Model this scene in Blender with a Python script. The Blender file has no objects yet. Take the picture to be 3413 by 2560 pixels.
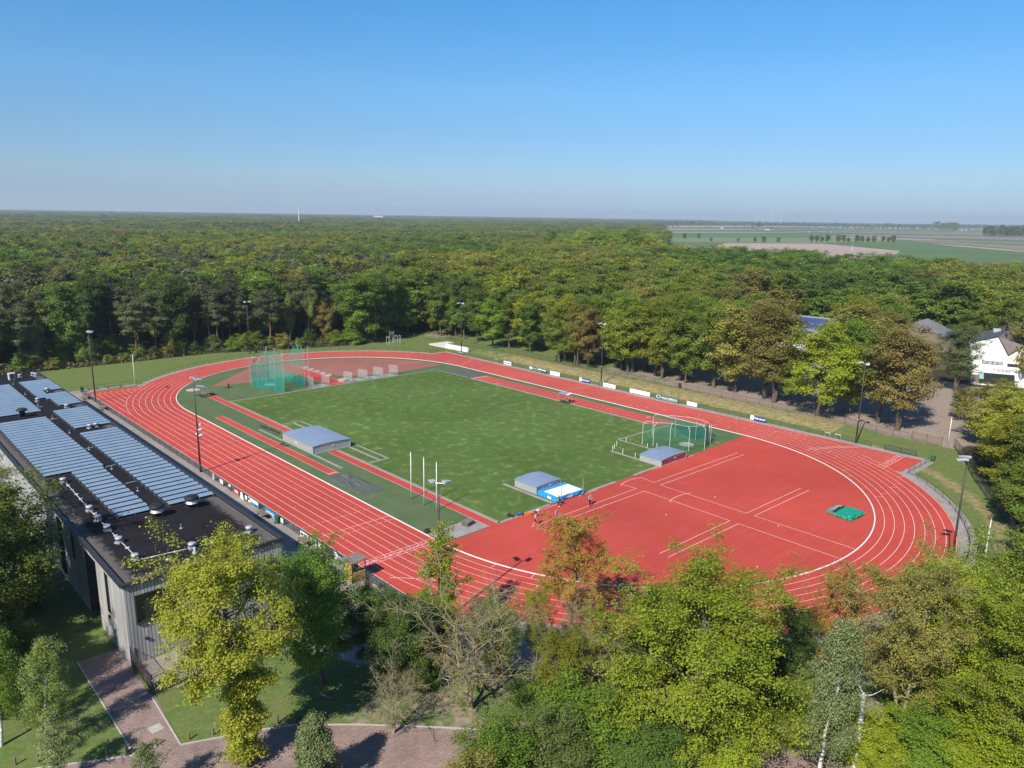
import bpy, bmesh, math, random
import numpy as np
from mathutils import Vector, Matrix
R = math.radians
PI = math.pi
rnd = random.Random(7)
sc = bpy.context.scene
col = sc.collection

# ------------------------------------------------------------------ camera
CAM = (-90.26, -112.116, 40.333)
YAW, PITCH, ROLL, FPX = 0.813846, -0.2218534, 0.0156021, 2492.547
PW, PH = 3413, 2560


def cam_axes():
    f = np.array([math.cos(YAW) * math.cos(PITCH), math.sin(YAW) * math.cos(PITCH), math.sin(PITCH)])
    r = np.array([math.sin(YAW), -math.cos(YAW), 0.0])
    u = np.cross(r, f)
    return math.cos(ROLL) * r + math.sin(ROLL) * u, -math.sin(ROLL) * r + math.cos(ROLL) * u, f


AR, AU, AF = cam_axes()
cd = bpy.data.cameras.new('camera')
cam = bpy.data.objects.new('camera', cd)
col.objects.link(cam)
cd.sensor_fit = 'HORIZONTAL'
cd.sensor_width = 36.0
cd.lens = 36.0 * FPX / PW
cd.clip_start = 0.5
cd.clip_end = 40000
cam.matrix_world = Matrix(((AR[0], AU[0], -AF[0], CAM[0]), (AR[1], AU[1], -AF[1], CAM[1]), (AR[2], AU[2], -AF[2], CAM[2]), (0, 0, 0, 1)))
sc.camera = cam


def at(px, py, z=0.0):
    """place on the ground (or at height z) that the survey of the photograph gives for one of its pixels"""
    d = AF + (px - PW / 2) / FPX * AR - (py - PH / 2) / FPX * AU
    t = (z - CAM[2]) / d[2]
    return CAM[0] + t * d[0], CAM[1] + t * d[1]


# ------------------------------------------------------------------ light
SUN_AZ, SUN_EL = R(16.4), R(41.8)           # the way the light travels over the ground, and its height
world = bpy.data.worlds.new('World')
sc.world = world
world.use_nodes = True
wn = world.node_tree.nodes
wl = world.node_tree.links
sky = wn.new('ShaderNodeTexSky')
sky.sky_type = 'NISHITA'
sky.sun_disc = False
sky.sun_elevation = SUN_EL
sky.sun_rotation = math.atan2(-math.cos(SUN_AZ), -math.sin(SUN_AZ))
sky.altitude = 2000
sky.air_density = 1.0
sky.dust_density = 0.4
sky.ozone_density = 5.0
wtc = wn.new('ShaderNodeTexCoord')
wsp = wn.new('ShaderNodeSeparateXYZ')
wl.new(wtc.outputs['Generated'], wsp.inputs[0])
wrp = wn.new('ShaderNodeValToRGB')                          # a hazier, bluer air than the model's: tint by height above the horizon
STOPS = [(0.0, (0.45, 0.53, 0.68)), (0.022, (0.49, 0.54, 0.67)), (0.05, (0.62, 0.675, 0.73)), (0.107, (0.65, 0.82, 0.87)), (0.15, (0.68, 0.96, 1.02)), (0.25, (0.53, 1.07, 1.21)), (1.0, (0.6, 1.0, 1.15))]
while len(wrp.color_ramp.elements) < len(STOPS):
    wrp.color_ramp.elements.new(0.5)
for k_, (p_, c_) in enumerate(STOPS):
    wrp.color_ramp.elements[k_].position = p_
    wrp.color_ramp.elements[k_].color = (*c_, 1)
wl.new(wsp.outputs['Z'], wrp.inputs[0])
wmx = wn.new('ShaderNodeMix')
wmx.data_type = 'RGBA'
wmx.blend_type = 'MULTIPLY'
wmx.inputs[0].default_value = 1.0
wl.new(sky.outputs[0], wmx.inputs[6])
wl.new(wrp.outputs[0], wmx.inputs[7])
wl.new(wmx.outputs[2], wn['Background'].inputs[0])
wn['Background'].inputs[1].default_value = 0.089
sd = bpy.data.lights.new('sun', 'SUN')
sd.energy = 4.6
sd.angle = R(0.53)
sd.color = (1.0, 0.94, 0.84)
sun = bpy.data.objects.new('sun', sd)
col.objects.link(sun)
sun.rotation_euler = Vector((math.cos(SUN_AZ) * math.cos(SUN_EL), math.sin(SUN_AZ) * math.cos(SUN_EL), -math.sin(SUN_EL))).to_track_quat('-Z', 'Y').to_euler()
sc.view_settings.view_transform = 'Standard'
sc.view_settings.look = 'None'
sc.view_settings.exposure = 0.57
sc.view_settings.gamma = 1.0
sc.cycles.use_denoising = True
sc.cycles.max_bounces = 8
sc.cycles.diffuse_bounces = 3
sc.cycles.glossy_bounces = 2
sc.cycles.transmission_bounces = 3
sc.cycles.transparent_max_bounces = 24
sc.cycles.volume_bounces = 0
sc.cycles.caustics_reflective = False
sc.cycles.caustics_refractive = False

# ------------------------------------------------------------------ object helpers


def tag(o, label=None, cat=None, group=None, kind=None):
    for k, v in (('label', label), ('category', cat), ('group', group), ('kind', kind)):
        if v:
            o[k] = v
    return o


def thing(name, label, cat, loc=(0, 0, 0), rz=0.0, group=None):
    o = bpy.data.objects.new(name, None)
    col.objects.link(o)
    o.empty_display_size = 0.3
    o.location = loc
    o.rotation_euler = (0, 0, rz)
    return tag(o, label, cat, group)


def link(name, me, parent=None, loc=(0, 0, 0), rz=0.0):
    o = bpy.data.objects.new(name, me)
    col.objects.link(o)
    o.location = loc
    o.rotation_euler = (0, 0, rz)
    if parent:
        o.parent = parent
    return o


def dup(root, loc, rz, label=None, group=None, scale=None):
    """a copy of a thing with copies of its parts and sub-parts"""
    r = root.copy()
    col.objects.link(r)
    r.location = loc
    r.rotation_euler = (0, 0, rz)
    if scale is not None:
        r.scale = scale
    if label:
        r['label'] = label
    if group:
        r['group'] = group
    for ch in list(root.children):
        c = ch.copy()
        col.objects.link(c)
        c.parent = r
        for g in ch.children:
            d = g.copy()
            col.objects.link(d)
            d.parent = c
    return r


class MB:
    """collects shapes; build() links them as ONE mesh object"""

    def __init__(s):
        s.v, s.f, s.m = [], [], []

    def add(s, vs, fs, mi=0):
        n = len(s.v)
        s.v += [tuple(map(float, q)) for q in vs]
        s.f += [tuple(i + n for i in f) for f in fs]
        s.m += [mi] * len(fs)
        return s

    def box(s, c, d, rz=0.0, mi=0, tilt=None):
        hx, hy, hz = d[0] / 2, d[1] / 2, d[2] / 2
        M = Matrix.Rotation(rz, 3, 'Z')
        if tilt:
            M = M @ Matrix.Rotation(tilt[1], 3, tilt[0])
        vs = [M @ Vector((x, y, z)) + Vector(c) for z in (-hz, hz) for x, y in ((-hx, -hy), (hx, -hy), (hx, hy), (-hx, hy))]
        return s.add(vs, [(0, 3, 2, 1), (4, 5, 6, 7), (0, 1, 5, 4), (1, 2, 6, 5), (2, 3, 7, 6), (3, 0, 4, 7)], mi)

    def tube(s, pts, rad, n=8, mi=0, cap=True):
        pts = [Vector(q) for q in pts]
        if not hasattr(rad, '__len__'):
            rad = [rad] * len(pts)
        vs, fs = [], []
        prev = None
        for i, q in enumerate(pts):
            d = (pts[min(i + 1, len(pts) - 1)] - pts[max(i - 1, 0)])
            d = d.normalized() if d.length > 1e-9 else Vector((0, 0, 1))
            a = prev if prev is not None else (Vector((1, 0, 0)) if abs(d.x) < 0.9 else Vector((0, 1, 0)))
            a = (a - d * a.dot(d)).normalized()
            prev = a
            b = d.cross(a)
            for k in range(n):
                t = 2 * PI * k / n
                vs.append(q + (a * math.cos(t) + b * math.sin(t)) * rad[i])
        for i in range(len(pts) - 1):
            for k in range(n):
                k2 = (k + 1) % n
                fs.append((i * n + k, i * n + k2, (i + 1) * n + k2, (i + 1) * n + k))
        if cap:
            fs.append(tuple(range(n - 1, -1, -1)))
            fs.append(tuple((len(pts) - 1) * n + k for k in range(n)))
        return s.add(vs, fs, mi)

    def lathe(s, prof, c=(0, 0, 0), n=14, mi=0):
        vs, fs = [], []
        for r, z in prof:
            for k in range(n):
                t = 2 * PI * k / n
                vs.append((c[0] + r * math.cos(t), c[1] + r * math.sin(t), c[2] + z))
        for i in range(len(prof) - 1):
            for k in range(n):
                k2 = (k + 1) % n
                fs.append((i * n + k, i * n + k2, (i + 1) * n + k2, (i + 1) * n + k))
        fs.append(tuple(range(n - 1, -1, -1)))
        fs.append(tuple((len(prof) - 1) * n + k for k in range(n)))
        return s.add(vs, fs, mi)

    def poly(s, pts, z=None, mi=0):
        vs = [(q[0], q[1], z if z is not None else q[2]) for q in pts]
        return s.add(vs, [tuple(range(len(vs)))], mi)

    def prism(s, pts, z0, z1, mi=0):
        n = len(pts)
        vs = [(q[0], q[1], z0) for q in pts] + [(q[0], q[1], z1) for q in pts]
        fs = [tuple(range(n - 1, -1, -1)), tuple(range(n, 2 * n))] + [(i, (i + 1) % n, n + (i + 1) % n, n + i) for i in range(n)]
        return s.add(vs, fs, mi)

    def solid(s, pts, off, mi=0):
        """a 3-D polygon given thickness along the vector off"""
        n = len(pts)
        o = Vector(off)
        vs = [Vector(q) for q in pts] + [Vector(q) + o for q in pts]
        fs = [tuple(range(n - 1, -1, -1)), tuple(range(n, 2 * n))] + [(i, (i + 1) % n, n + (i + 1) % n, n + i) for i in range(n)]
        return s.add(vs, fs, mi)

    def strip(s, a, b, w, z, mi=0):
        d = Vector((b[0] - a[0], b[1] - a[1], 0))
        n = Vector((-d.y, d.x, 0)).normalized() * (w / 2)
        return s.poly([(a[0] - n.x, a[1] - n.y), (b[0] - n.x, b[1] - n.y), (b[0] + n.x, b[1] + n.y), (a[0] + n.x, a[1] + n.y)], z, mi)

    def band(s, inner, outer, z, mi=0, closed=False):
        n = len(inner)
        vs = [(q[0], q[1], z) for q in inner] + [(q[0], q[1], z) for q in outer]
        fs = [(i, n + i, n + (i + 1) % n, (i + 1) % n) for i in range(n if closed else n - 1)]
        return s.add(vs, fs, mi)

    def build(s, name, mats, parent=None, smooth=False, loc=(0, 0, 0), rz=0.0, fix=True):
        me = bpy.data.meshes.new(name)
        me.from_pydata(s.v, [], s.f)
        for m in (mats if isinstance(mats, (list, tuple)) else [mats]):
            me.materials.append(m)
        me.polygons.foreach_set('material_index', s.m)
        if fix:
            bm = bmesh.new()
            bm.from_mesh(me)
            bmesh.ops.recalc_face_normals(bm, faces=bm.faces)
            bm.to_mesh(me)
            bm.free()
        if smooth:
            me.polygons.foreach_set('use_smooth', [True] * len(me.polygons))
        me.update()
        return link(name, me, parent, loc, rz)


def struct(name, mb, mats, label, cat='ground', kind='structure'):
    o = mb.build(name, mats, fix=False)
    return tag(o, label, cat, None, kind)


def bevel(o, w=0.02, seg=1):
    bm = bmesh.new()
    bm.from_mesh(o.data)
    bmesh.ops.bevel(bm, geom=[e for e in bm.edges if len(e.link_faces) == 2 and e.calc_face_angle() > 0.6], offset=w, segments=seg, affect='EDGES', clamp_overlap=True)
    bm.to_mesh(o.data)
    bm.free()
    return o


def text_mesh(txt, size, name='lettering', bold=0.0):
    cu = bpy.data.curves.new('text', 'FONT')
    cu.body = txt
    cu.size = size
    cu.align_x = 'CENTER'
    cu.align_y = 'CENTER'
    cu.offset = bold
    cu.resolution_u = 3
    o = bpy.data.objects.new('text', cu)
    col.objects.link(o)
    dg = bpy.context.evaluated_depsgraph_get()
    me = bpy.data.meshes.new_from_object(o.evaluated_get(dg))
    me.name = name
    bpy.data.objects.remove(o)
    return me


# ------------------------------------------------------------------ materials


def nodes(name):
    m = bpy.data.materials.new(name)
    m.use_nodes = True
    nt = m.node_tree
    return m, nt, nt.nodes['Principled BSDF'], nt.nodes['Material Output']


def noise(nt, scale, detail=3.0, rough=0.55, stretch=None, world=True, dist=0.0):
    tc = nt.nodes.new('ShaderNodeNewGeometry' if world else 'ShaderNodeTexCoord')
    out = tc.outputs['Position' if world else 'Object']
    if stretch:
        mp = nt.nodes.new('ShaderNodeMapping')
        mp.inputs['Scale'].default_value = stretch[:3]
        if len(stretch) > 3:
            mp.inputs['Rotation'].default_value = (0, 0, stretch[3])
        nt.links.new(out, mp.inputs[0])
        out = mp.outputs[0]
    n = nt.nodes.new('ShaderNodeTexNoise')
    n.inputs['Scale'].default_value = scale
    n.inputs['Detail'].default_value = detail
    n.inputs['Roughness'].default_value = rough
    n.inputs['Distortion'].default_value = dist
    nt.links.new(out, n.inputs['Vector'])
    return n.outputs['Fac']


def ramp(nt, fac, stops):
    r = nt.nodes.new('ShaderNodeValToRGB')
    e = r.color_ramp.elements
    while len(e) < len(stops):
        e.new(0.5)
    for k, (p, c) in enumerate(stops):
        e[k].position = p
        e[k].color = (c, c, c, 1) if not hasattr(c, '__len__') else (*c, 1)
    nt.links.new(fac, r.inputs[0])
    return r.outputs[0]


def mix(nt, fac, a, b, mode='MIX'):
    n = nt.nodes.new('ShaderNodeMix')
    n.data_type = 'RGBA'
    n.blend_type = mode
    for sock, v in ((n.inputs[0], fac), (n.inputs[6], a), (n.inputs[7], b)):
        if hasattr(v, 'is_linked'):
            nt.links.new(v, sock)
        elif hasattr(v, '__len__'):
            sock.default_value = (*v, 1)
        else:
            sock.default_value = v
    return n.outputs[2]


def mth(nt, op, a, b=None, clamp=False):
    n = nt.nodes.new('ShaderNodeMath')
    n.operation = op
    n.use_clamp = clamp
    for sock, v in ((n.inputs[0], a), (n.inputs[1], b)):
        if v is None:
            continue
        if hasattr(v, 'is_linked'):
            nt.links.new(v, sock)
        else:
            sock.default_value = v
    return n.outputs[0]


def bump(nt, b, h, strength, dist=0.02):
    n = nt.nodes.new('ShaderNodeBump')
    n.inputs['Strength'].default_value = strength
    n.inputs['Distance'].default_value = dist
    nt.links.new(h, n.inputs['Height'])
    nt.links.new(n.outputs[0], b.inputs['Normal'])


def mat(name, c, c2=None, scale=2.0, rough=0.7, metal=0.0, spec=0.3, lo=0.3, hi=0.7, world=True, detail=4.0, stretch=None, fine=0.0, fscale=40.0):
    """a surface in one colour, or mottled between two, with an optional fine grain"""
    m, nt, b, o = nodes(name)
    b.inputs['Roughness'].default_value = rough
    b.inputs['Metallic'].default_value = metal
    b.inputs['Specular IOR Level'].default_value = spec
    c2 = c2 or tuple(x * 0.82 for x in c)
    out = ramp(nt, noise(nt, scale, detail, 0.6, stretch, world), [(lo, c), (hi, c2)])
    if fine:
        g = ramp(nt, noise(nt, fscale, 2.0, 0.6, None, world), [(0.25, 1 - fine), (0.75, 1 + fine * 0.6)])
        out = mix(nt, 1.0, out, g, 'MULTIPLY')
    nt.links.new(out, b.inputs['Base Color'])
    return m


def net_mat(name, c, cover, spec=0.2):
    """a fine net or wire mesh: thin strands with holes far smaller than a pixel"""
    m, nt, b, o = nodes(name)
    b.inputs['Base Color'].default_value = (*c, 1)
    b.inputs['Roughness'].default_value = 0.6
    b.inputs['Specular IOR Level'].default_value = spec
    tr = nt.nodes.new('ShaderNodeBsdfTransparent')
    ms = nt.nodes.new('ShaderNodeMixShader')
    f = ramp(nt, noise(nt, 0.9, 3.0, 0.6), [(0.3, cover * 0.8), (0.7, min(1.0, cover * 1.2))])
    nt.links.new(f, ms.inputs[0])
    nt.links.new(tr.outputs[0], ms.inputs[1])
    nt.links.new(b.outputs[0], ms.inputs[2])
    nt.links.new(ms.outputs[0], o.inputs[0])
    return m


def leaf_mat(name, ca, cb, cc, trans=0.38, var=0.33):
    """foliage: young, common and old leaf colours picked leaf by leaf, whole tree a little lighter or darker"""
    m, nt, b, o = nodes(name)
    at_ = nt.nodes.new('ShaderNodeAttribute')
    at_.attribute_name = 'tint'
    LB_ = np.array((1.98, 1.85, 1.60))
    c = ramp(nt, at_.outputs['Fac'], [(0.0, tuple(np.array(ca) * LB_)), (0.5, tuple(np.array(cb) * LB_)), (1.0, tuple(np.array(cc) * LB_))])
    oi = nt.nodes.new('ShaderNodeObjectInfo')
    g = ramp(nt, oi.outputs['Random'], [(0.0, 1 - var), (1.0, 1 + var * 0.6)])
    c = mix(nt, 1.0, c, g, 'MULTIPLY')
    b.inputs['Roughness'].default_value = 0.55
    b.inputs['Specular IOR Level'].default_value = 0.25
    nt.links.new(c, b.inputs['Base Color'])
    t = nt.nodes.new('ShaderNodeBsdfTranslucent')
    c2 = mix(nt, 1.0, c, (1.25, 1.2, 0.55), 'MULTIPLY')
    nt.links.new(c2, t.inputs[0])
    ms = nt.nodes.new('ShaderNodeMixShader')
    ms.inputs[0].default_value = trans
    nt.links.new(b.outputs[0], ms.inputs[1])
    nt.links.new(t.outputs[0], ms.inputs[2])
    nt.links.new(ms.outputs[0], o.inputs[0])
    return m


M = {}
M['white'] = mat('white_paint', (0.78, 0.78, 0.76), (0.68, 0.68, 0.66), 3.0, 0.5)
M['wall_white'] = mat('white_render', (0.82, 0.81, 0.79), (0.76, 0.75, 0.73), 0.6, 0.8)
M['line'] = mat('line_paint', (0.80, 0.62, 0.58), (0.72, 0.50, 0.46), 0.7, 0.7)
M['steel'] = mat('galvanised_steel', (0.46, 0.46, 0.46), (0.34, 0.345, 0.35), 3.0, 0.45, 0.2)
M['grey_metal'] = mat('light_grey_metal', (0.52, 0.54, 0.56), (0.42, 0.44, 0.46), 2.0, 0.4, 0.3)
M['dark_metal'] = mat('dark_grey_metal', (0.035, 0.036, 0.040), (0.05, 0.05, 0.055), 2.0, 0.5, 0.2)
M['mast_brown'] = mat('brown_coated_steel', (0.075, 0.055, 0.05), (0.055, 0.042, 0.04), 2.0, 0.5, 0.2)
M['black'] = mat('black_rubber', (0.015, 0.015, 0.016), (0.025, 0.025, 0.026), 2.0, 0.6)
M['glass_dark'] = mat('dark_glass', (0.018, 0.026, 0.022), (0.03, 0.035, 0.03), 0.5, 0.06, 0.0, 0.6)
M['glass_blue'] = mat('blue_glass', (0.10, 0.20, 0.26), (0.07, 0.15, 0.2), 0.5, 0.12, 0.0, 0.6)
M['orange'] = mat('orange_plastic', (0.75, 0.20, 0.03), None, 2.0, 0.5)
M['green_bin'] = mat('green_plastic', (0.03, 0.13, 0.055), (0.02, 0.10, 0.04), 2.0, 0.5)
M['dark_green'] = mat('dark_green_plastic', (0.012, 0.05, 0.035), None, 2.0, 0.5)
M['wood'] = mat('weathered_wood', (0.23, 0.17, 0.12), (0.14, 0.10, 0.075), 3.0, 0.8, stretch=(1, 1, 0.2))
M['wood_new'] = mat('fresh_yellow_wood', (0.50, 0.31, 0.11), (0.38, 0.22, 0.075), 3.0, 0.7, stretch=(1, 1, 0.15))
M['wood_grey'] = mat('grey_wood', (0.26, 0.22, 0.20), (0.17, 0.145, 0.13), 2.5, 0.85)
M['concrete'] = mat('concrete', (0.46, 0.43, 0.40), (0.36, 0.34, 0.32), 1.2, 0.85, fine=0.1)
M['bark'] = mat('tree_bark', (0.15, 0.115, 0.085), (0.075, 0.058, 0.045), 2.2, 0.9, world=False, stretch=(1, 1, 0.25))
M['bark_pale'] = mat('lichen_bark', (0.33, 0.28, 0.17), (0.20, 0.165, 0.10), 1.6, 0.9, world=False)
M['bark_pine'] = mat('pine_bark', (0.26, 0.13, 0.08), (0.13, 0.08, 0.06), 1.0, 0.9, world=False)
M['bark_dead'] = mat('dead_bark', (0.36, 0.27, 0.20), (0.25, 0.18, 0.13), 1.2, 0.9, world=False)
M['bark_birch'] = mat('birch_bark', (0.66, 0.64, 0.60), (0.14, 0.12, 0.11), 2.4, 0.8, lo=0.50, hi=0.62, world=False, stretch=(0.6, 0.6, 2.4))
M['blue'] = mat('blue_tarpaulin', (0.03, 0.33, 0.68), (0.025, 0.26, 0.58), 1.5, 0.45)
M['sky_blue'] = mat('sign_blue', (0.03, 0.26, 0.56), None, 2.0, 0.4)
M['navy'] = mat('navy_sign', (0.025, 0.06, 0.24), None, 2.0, 0.4)
M['sign_green'] = mat('green_sign', (0.012, 0.13, 0.105), None, 2.0, 0.4)
M['sign_white'] = mat('white_sign', (0.82, 0.82, 0.82), (0.78, 0.78, 0.78), 2.0, 0.4)
M['sign_black'] = mat('black_lettering', (0.02, 0.02, 0.02), None, 2.0, 0.5)
M['sign_yellow'] = mat('yellow_lettering', (0.75, 0.50, 0.06), None, 2.0, 0.5)
M['sign_red'] = mat('red_sign', (0.42, 0.03, 0.03), None, 2.0, 0.5)
M['net_teal'] = net_mat('teal_net', (0.010, 0.27, 0.21), 0.32)
M['net_low'] = net_mat('teal_net_doubled', (0.008, 0.25, 0.19), 0.58)
M['net_dark'] = net_mat('dark_green_net', (0.015, 0.10, 0.08), 0.55)
M['net_green'] = net_mat('green_net', (0.03, 0.18, 0.13), 0.26)
M['net_grey'] = net_mat('grey_wire_mesh', (0.40, 0.42, 0.40), 0.34)
M['mesh_dark'] = net_mat('dark_wire_mesh', (0.06, 0.062, 0.07), 0.42)
M['mesh_thin'] = net_mat('thin_wire_mesh', (0.06, 0.07, 0.055), 0.14)
M['tarp_grey'] = mat('grey_green_netting', (0.105, 0.12, 0.10), (0.08, 0.09, 0.085), 0.8, 0.85, fine=0.12, fscale=9)
M['mat_green'] = mat('green_tarpaulin', (0.012, 0.30, 0.20), (0.012, 0.24, 0.16), 1.0, 0.5)
M['roof_sheet'] = mat('grey_blue_roof_sheet', (0.28, 0.355, 0.47), (0.24, 0.31, 0.42), 0.5, 0.38, 0.25, 0.5)
# ------------------------------------------------------------------ ground and sports surfaces
HALF = 42.195


def gz(x, y):
    """terrain: a low bank beyond the back straight, flat everywhere else"""
    t = min(1.0, max(0.0, (x - 50.6) / 5.0))
    t = t * t * (3 - 2 * t)
    e = min(1.0, max(0.0, (66 - y) / 14.0)) * min(1.0, max(0.0, (y + 62) / 14.0))
    far = min(1.0, max(0.0, (320 - x) / 80.0))
    return 0.72 * t * max(e, min(1.0, max(0, (x - 57) / 20.0))) * far


def sm(v, a, b):
    t = min(1.0, max(0.0, (v - a) / (b - a)))
    return t * t * (3 - 2 * t)


def seg(px, py, pts):
    best = 1e9
    for (ax, ay), (bx, by) in zip(pts, pts[1:]):
        dx, dy = bx - ax, by - ay
        t = min(1.0, max(0.0, ((px - ax) * dx + (py - ay) * dy) / (dx * dx + dy * dy + 1e-9)))
        best = min(best, math.hypot(px - ax - t * dx, py - ay - t * dy))
    return best


EDGE = [(-400, 135), (-140, 112), (-100, 108), (-72, 107.5), (-50, 105), (-29, 104), (-7, 103.6), (6, 98), (18, 94.8), (31, 90.5), (43, 91.0), (52, 93.5)]


def edge_y(x):
    for (ax, ay), (bx, by) in zip(EDGE, EDGE[1:]):
        if ax <= x <= bx:
            return ay + (by - ay) * (x - ax) / (bx - ax)
    return EDGE[0][1] if x < EDGE[0][0] else EDGE[-1][1]


SOIL_PATH = [(92, 78), (84, 50), (82, 22), (80, 2), (74, -14), (76, -34), (84, -50), (102, -60), (112, -62)]


def cover(x, y):
    """bare soil, dry grass, woodland floor: what the ground is made of"""
    soil = dry = wood = 0.0
    if x > 57:
        soil = max(soil, 1.25 - seg(x, y, SOIL_PATH) / 9.0)
        soil = max(soil, 1.0 - (abs(x - 61.5) / 4.5) ** 2) if -58 < y < -6 else soil
        soil = max(soil, 1.1 - math.hypot((x - 66) / 9.0, (y + 64) / 8.0))
        soil = max(soil, 1.0 - math.hypot((x - 64) / 9, (y - 88) / 8))
        if y < -20:
            soil = max(soil, 0.75)
        elif y < 14:
            soil = max(soil, 0.55)
        wood = max(wood, sm(x, 112, 124))
    if 50.4 < x < 57.6 and -54 < y < 62:
        dry = sm(x, 50.4, 51.6) * (0.85 - 0.45 * sm(y, 20, 60))
    nb = math.hypot(x, y + HALF)
    if y < -60 and nb > 49 and x > 8:
        dry = max(dry, 0.75 * (1 - abs(nb - 52.0) / 3.2))
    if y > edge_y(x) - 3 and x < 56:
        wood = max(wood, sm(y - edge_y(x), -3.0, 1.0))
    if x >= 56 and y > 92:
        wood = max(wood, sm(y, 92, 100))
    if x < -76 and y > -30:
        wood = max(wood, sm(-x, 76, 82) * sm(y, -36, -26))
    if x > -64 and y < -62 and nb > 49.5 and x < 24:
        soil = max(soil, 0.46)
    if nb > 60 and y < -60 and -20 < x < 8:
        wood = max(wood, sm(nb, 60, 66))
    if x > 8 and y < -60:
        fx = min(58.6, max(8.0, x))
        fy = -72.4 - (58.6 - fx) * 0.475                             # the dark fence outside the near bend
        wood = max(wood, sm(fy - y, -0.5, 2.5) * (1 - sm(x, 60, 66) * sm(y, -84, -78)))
    return soil, dry, wood


def axis(a, b, step, far):
    v = list(np.arange(a, b + 1e-6, step))
    s, lo, hi = step, [], []
    x = a
    while x > -far:
        s *= 1.35
        x -= s
        lo.append(x)
    s = step
    x = b
    while x < far:
        s *= 1.35
        x += s
        hi.append(x)
    return lo[::-1] + v + hi


gx, gy = axis(-150, 150, 1.5, 13000), axis(-135, 150, 1.5, 13000)
nx, ny = len(gx), len(gy)
gv, gc = [], []
for y in gy:
    for x in gx:
        gv.append((x, y, gz(x, y) if 40 < x < 420 and -400 < y < 400 else 0.0))
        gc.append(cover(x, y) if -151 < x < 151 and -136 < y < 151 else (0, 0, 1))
gf = [(j * nx + i, j * nx + i + 1, (j + 1) * nx + i + 1, (j + 1) * nx + i) for j in range(ny - 1) for i in range(nx - 1)]
gme = bpy.data.meshes.new('ground')
gme.from_pydata(gv, [], gf)
ca = gme.color_attributes.new('cover', 'FLOAT_COLOR', 'POINT')
ca.data.foreach_set('color', np.array([(*c, 1.0) for c in gc], dtype=np.float32).ravel())
m, nt, b, o = nodes('grass_and_soil')
vc = nt.nodes.new('ShaderNodeVertexColor')
vc.layer_name = 'cover'
sep = nt.nodes.new('ShaderNodeSeparateColor')
nt.links.new(vc.outputs[0], sep.inputs[0])
n1 = noise(nt, 0.35, 5.0, 0.65)
n2 = noise(nt, 1.6, 4.0, 0.65)
g = ramp(nt, n2, [(0.25, (0.084, 0.142, 0.032)), (0.5, (0.108, 0.162, 0.042)), (0.68, (0.175, 0.205, 0.068))])
g = mix(nt, ramp(nt, n1, [(0.42, 0.0), (0.62, 0.75)]), g, (0.16, 0.165, 0.062))
soil = ramp(nt, n2, [(0.3, (0.24, 0.185, 0.15)), (0.7, (0.33, 0.26, 0.215))])
dry = ramp(nt, noise(nt, 1.1, 5.0, 0.7), [(0.33, (0.13, 0.145, 0.045)), (0.5, (0.25, 0.205, 0.095)), (0.68, (0.36, 0.285, 0.16))])
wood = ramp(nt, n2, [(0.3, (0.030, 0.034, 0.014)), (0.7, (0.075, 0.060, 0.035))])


def edged(ch, amt=0.9):
    s = mth(nt, 'ADD', sep.outputs[ch], mth(nt, 'MULTIPLY', mth(nt, 'SUBTRACT', n1, 0.5), amt))
    s = mth(nt, 'ADD', s, mth(nt, 'MULTIPLY', mth(nt, 'SUBTRACT', n2, 0.5), amt * 0.8))
    return ramp(nt, s, [(0.40, 0.0), (0.62, 1.0)])


c = mix(nt, edged(0), g, soil)
c = mix(nt, edged(1), c, dry)
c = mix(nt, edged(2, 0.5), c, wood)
fine = ramp(nt, noise(nt, 7.0, 3.0, 0.7), [(0.25, 0.72), (0.75, 1.2)])
c = mix(nt, 1.0, c, fine, 'MULTIPLY')
nt.links.new(c, b.inputs['Base Color'])
b.inputs['Roughness'].default_value = 0.95
b.inputs['Specular IOR Level'].default_value = 0.1
bump(nt, b, noise(nt, 9.0, 3.0, 0.7), 0.5, 0.05)
gme.materials.append(m)
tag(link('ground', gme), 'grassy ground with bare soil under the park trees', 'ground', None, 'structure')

# lawn inside the runways
m, nt, b, o = nodes('lawn')
n2 = noise(nt, 0.55, 6.0, 0.68)
n3 = noise(nt, 0.045, 3.0, 0.6)
g = ramp(nt, n2, [(0.30, (0.070, 0.122, 0.026)), (0.52, (0.084, 0.137, 0.032)), (0.60, (0.125, 0.175, 0.054)), (0.70, (0.215, 0.25, 0.10))])
g = mix(nt, 1.0, g, ramp(nt, n3, [(0.3, 0.82), (0.7, 1.18)]), 'MULTIPLY')
g = mix(nt, ramp(nt, noise(nt, 0.12, 4.0, 0.6), [(0.55, 0.0), (0.75, 0.4)]), g, (0.135, 0.15, 0.055))
g = mix(nt, 1.0, g, ramp(nt, noise(nt, 6.0, 3.0, 0.7), [(0.25, 0.75), (0.75, 1.2)]), 'MULTIPLY')
nt.links.new(g, b.inputs['Base Color'])
b.inputs['Roughness'].default_value = 0.95
b.inputs['Specular IOR Level'].default_value = 0.1
bump(nt, b, noise(nt, 9.0, 3.0, 0.7), 0.5, 0.05)
M['lawn'] = m
M['turf'] = mat('synthetic_turf', (0.082, 0.125, 0.052), (0.115, 0.155, 0.075), 0.25, 0.9, lo=0.35, hi=0.72, fine=0.14, fscale=5, spec=0.1)


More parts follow.
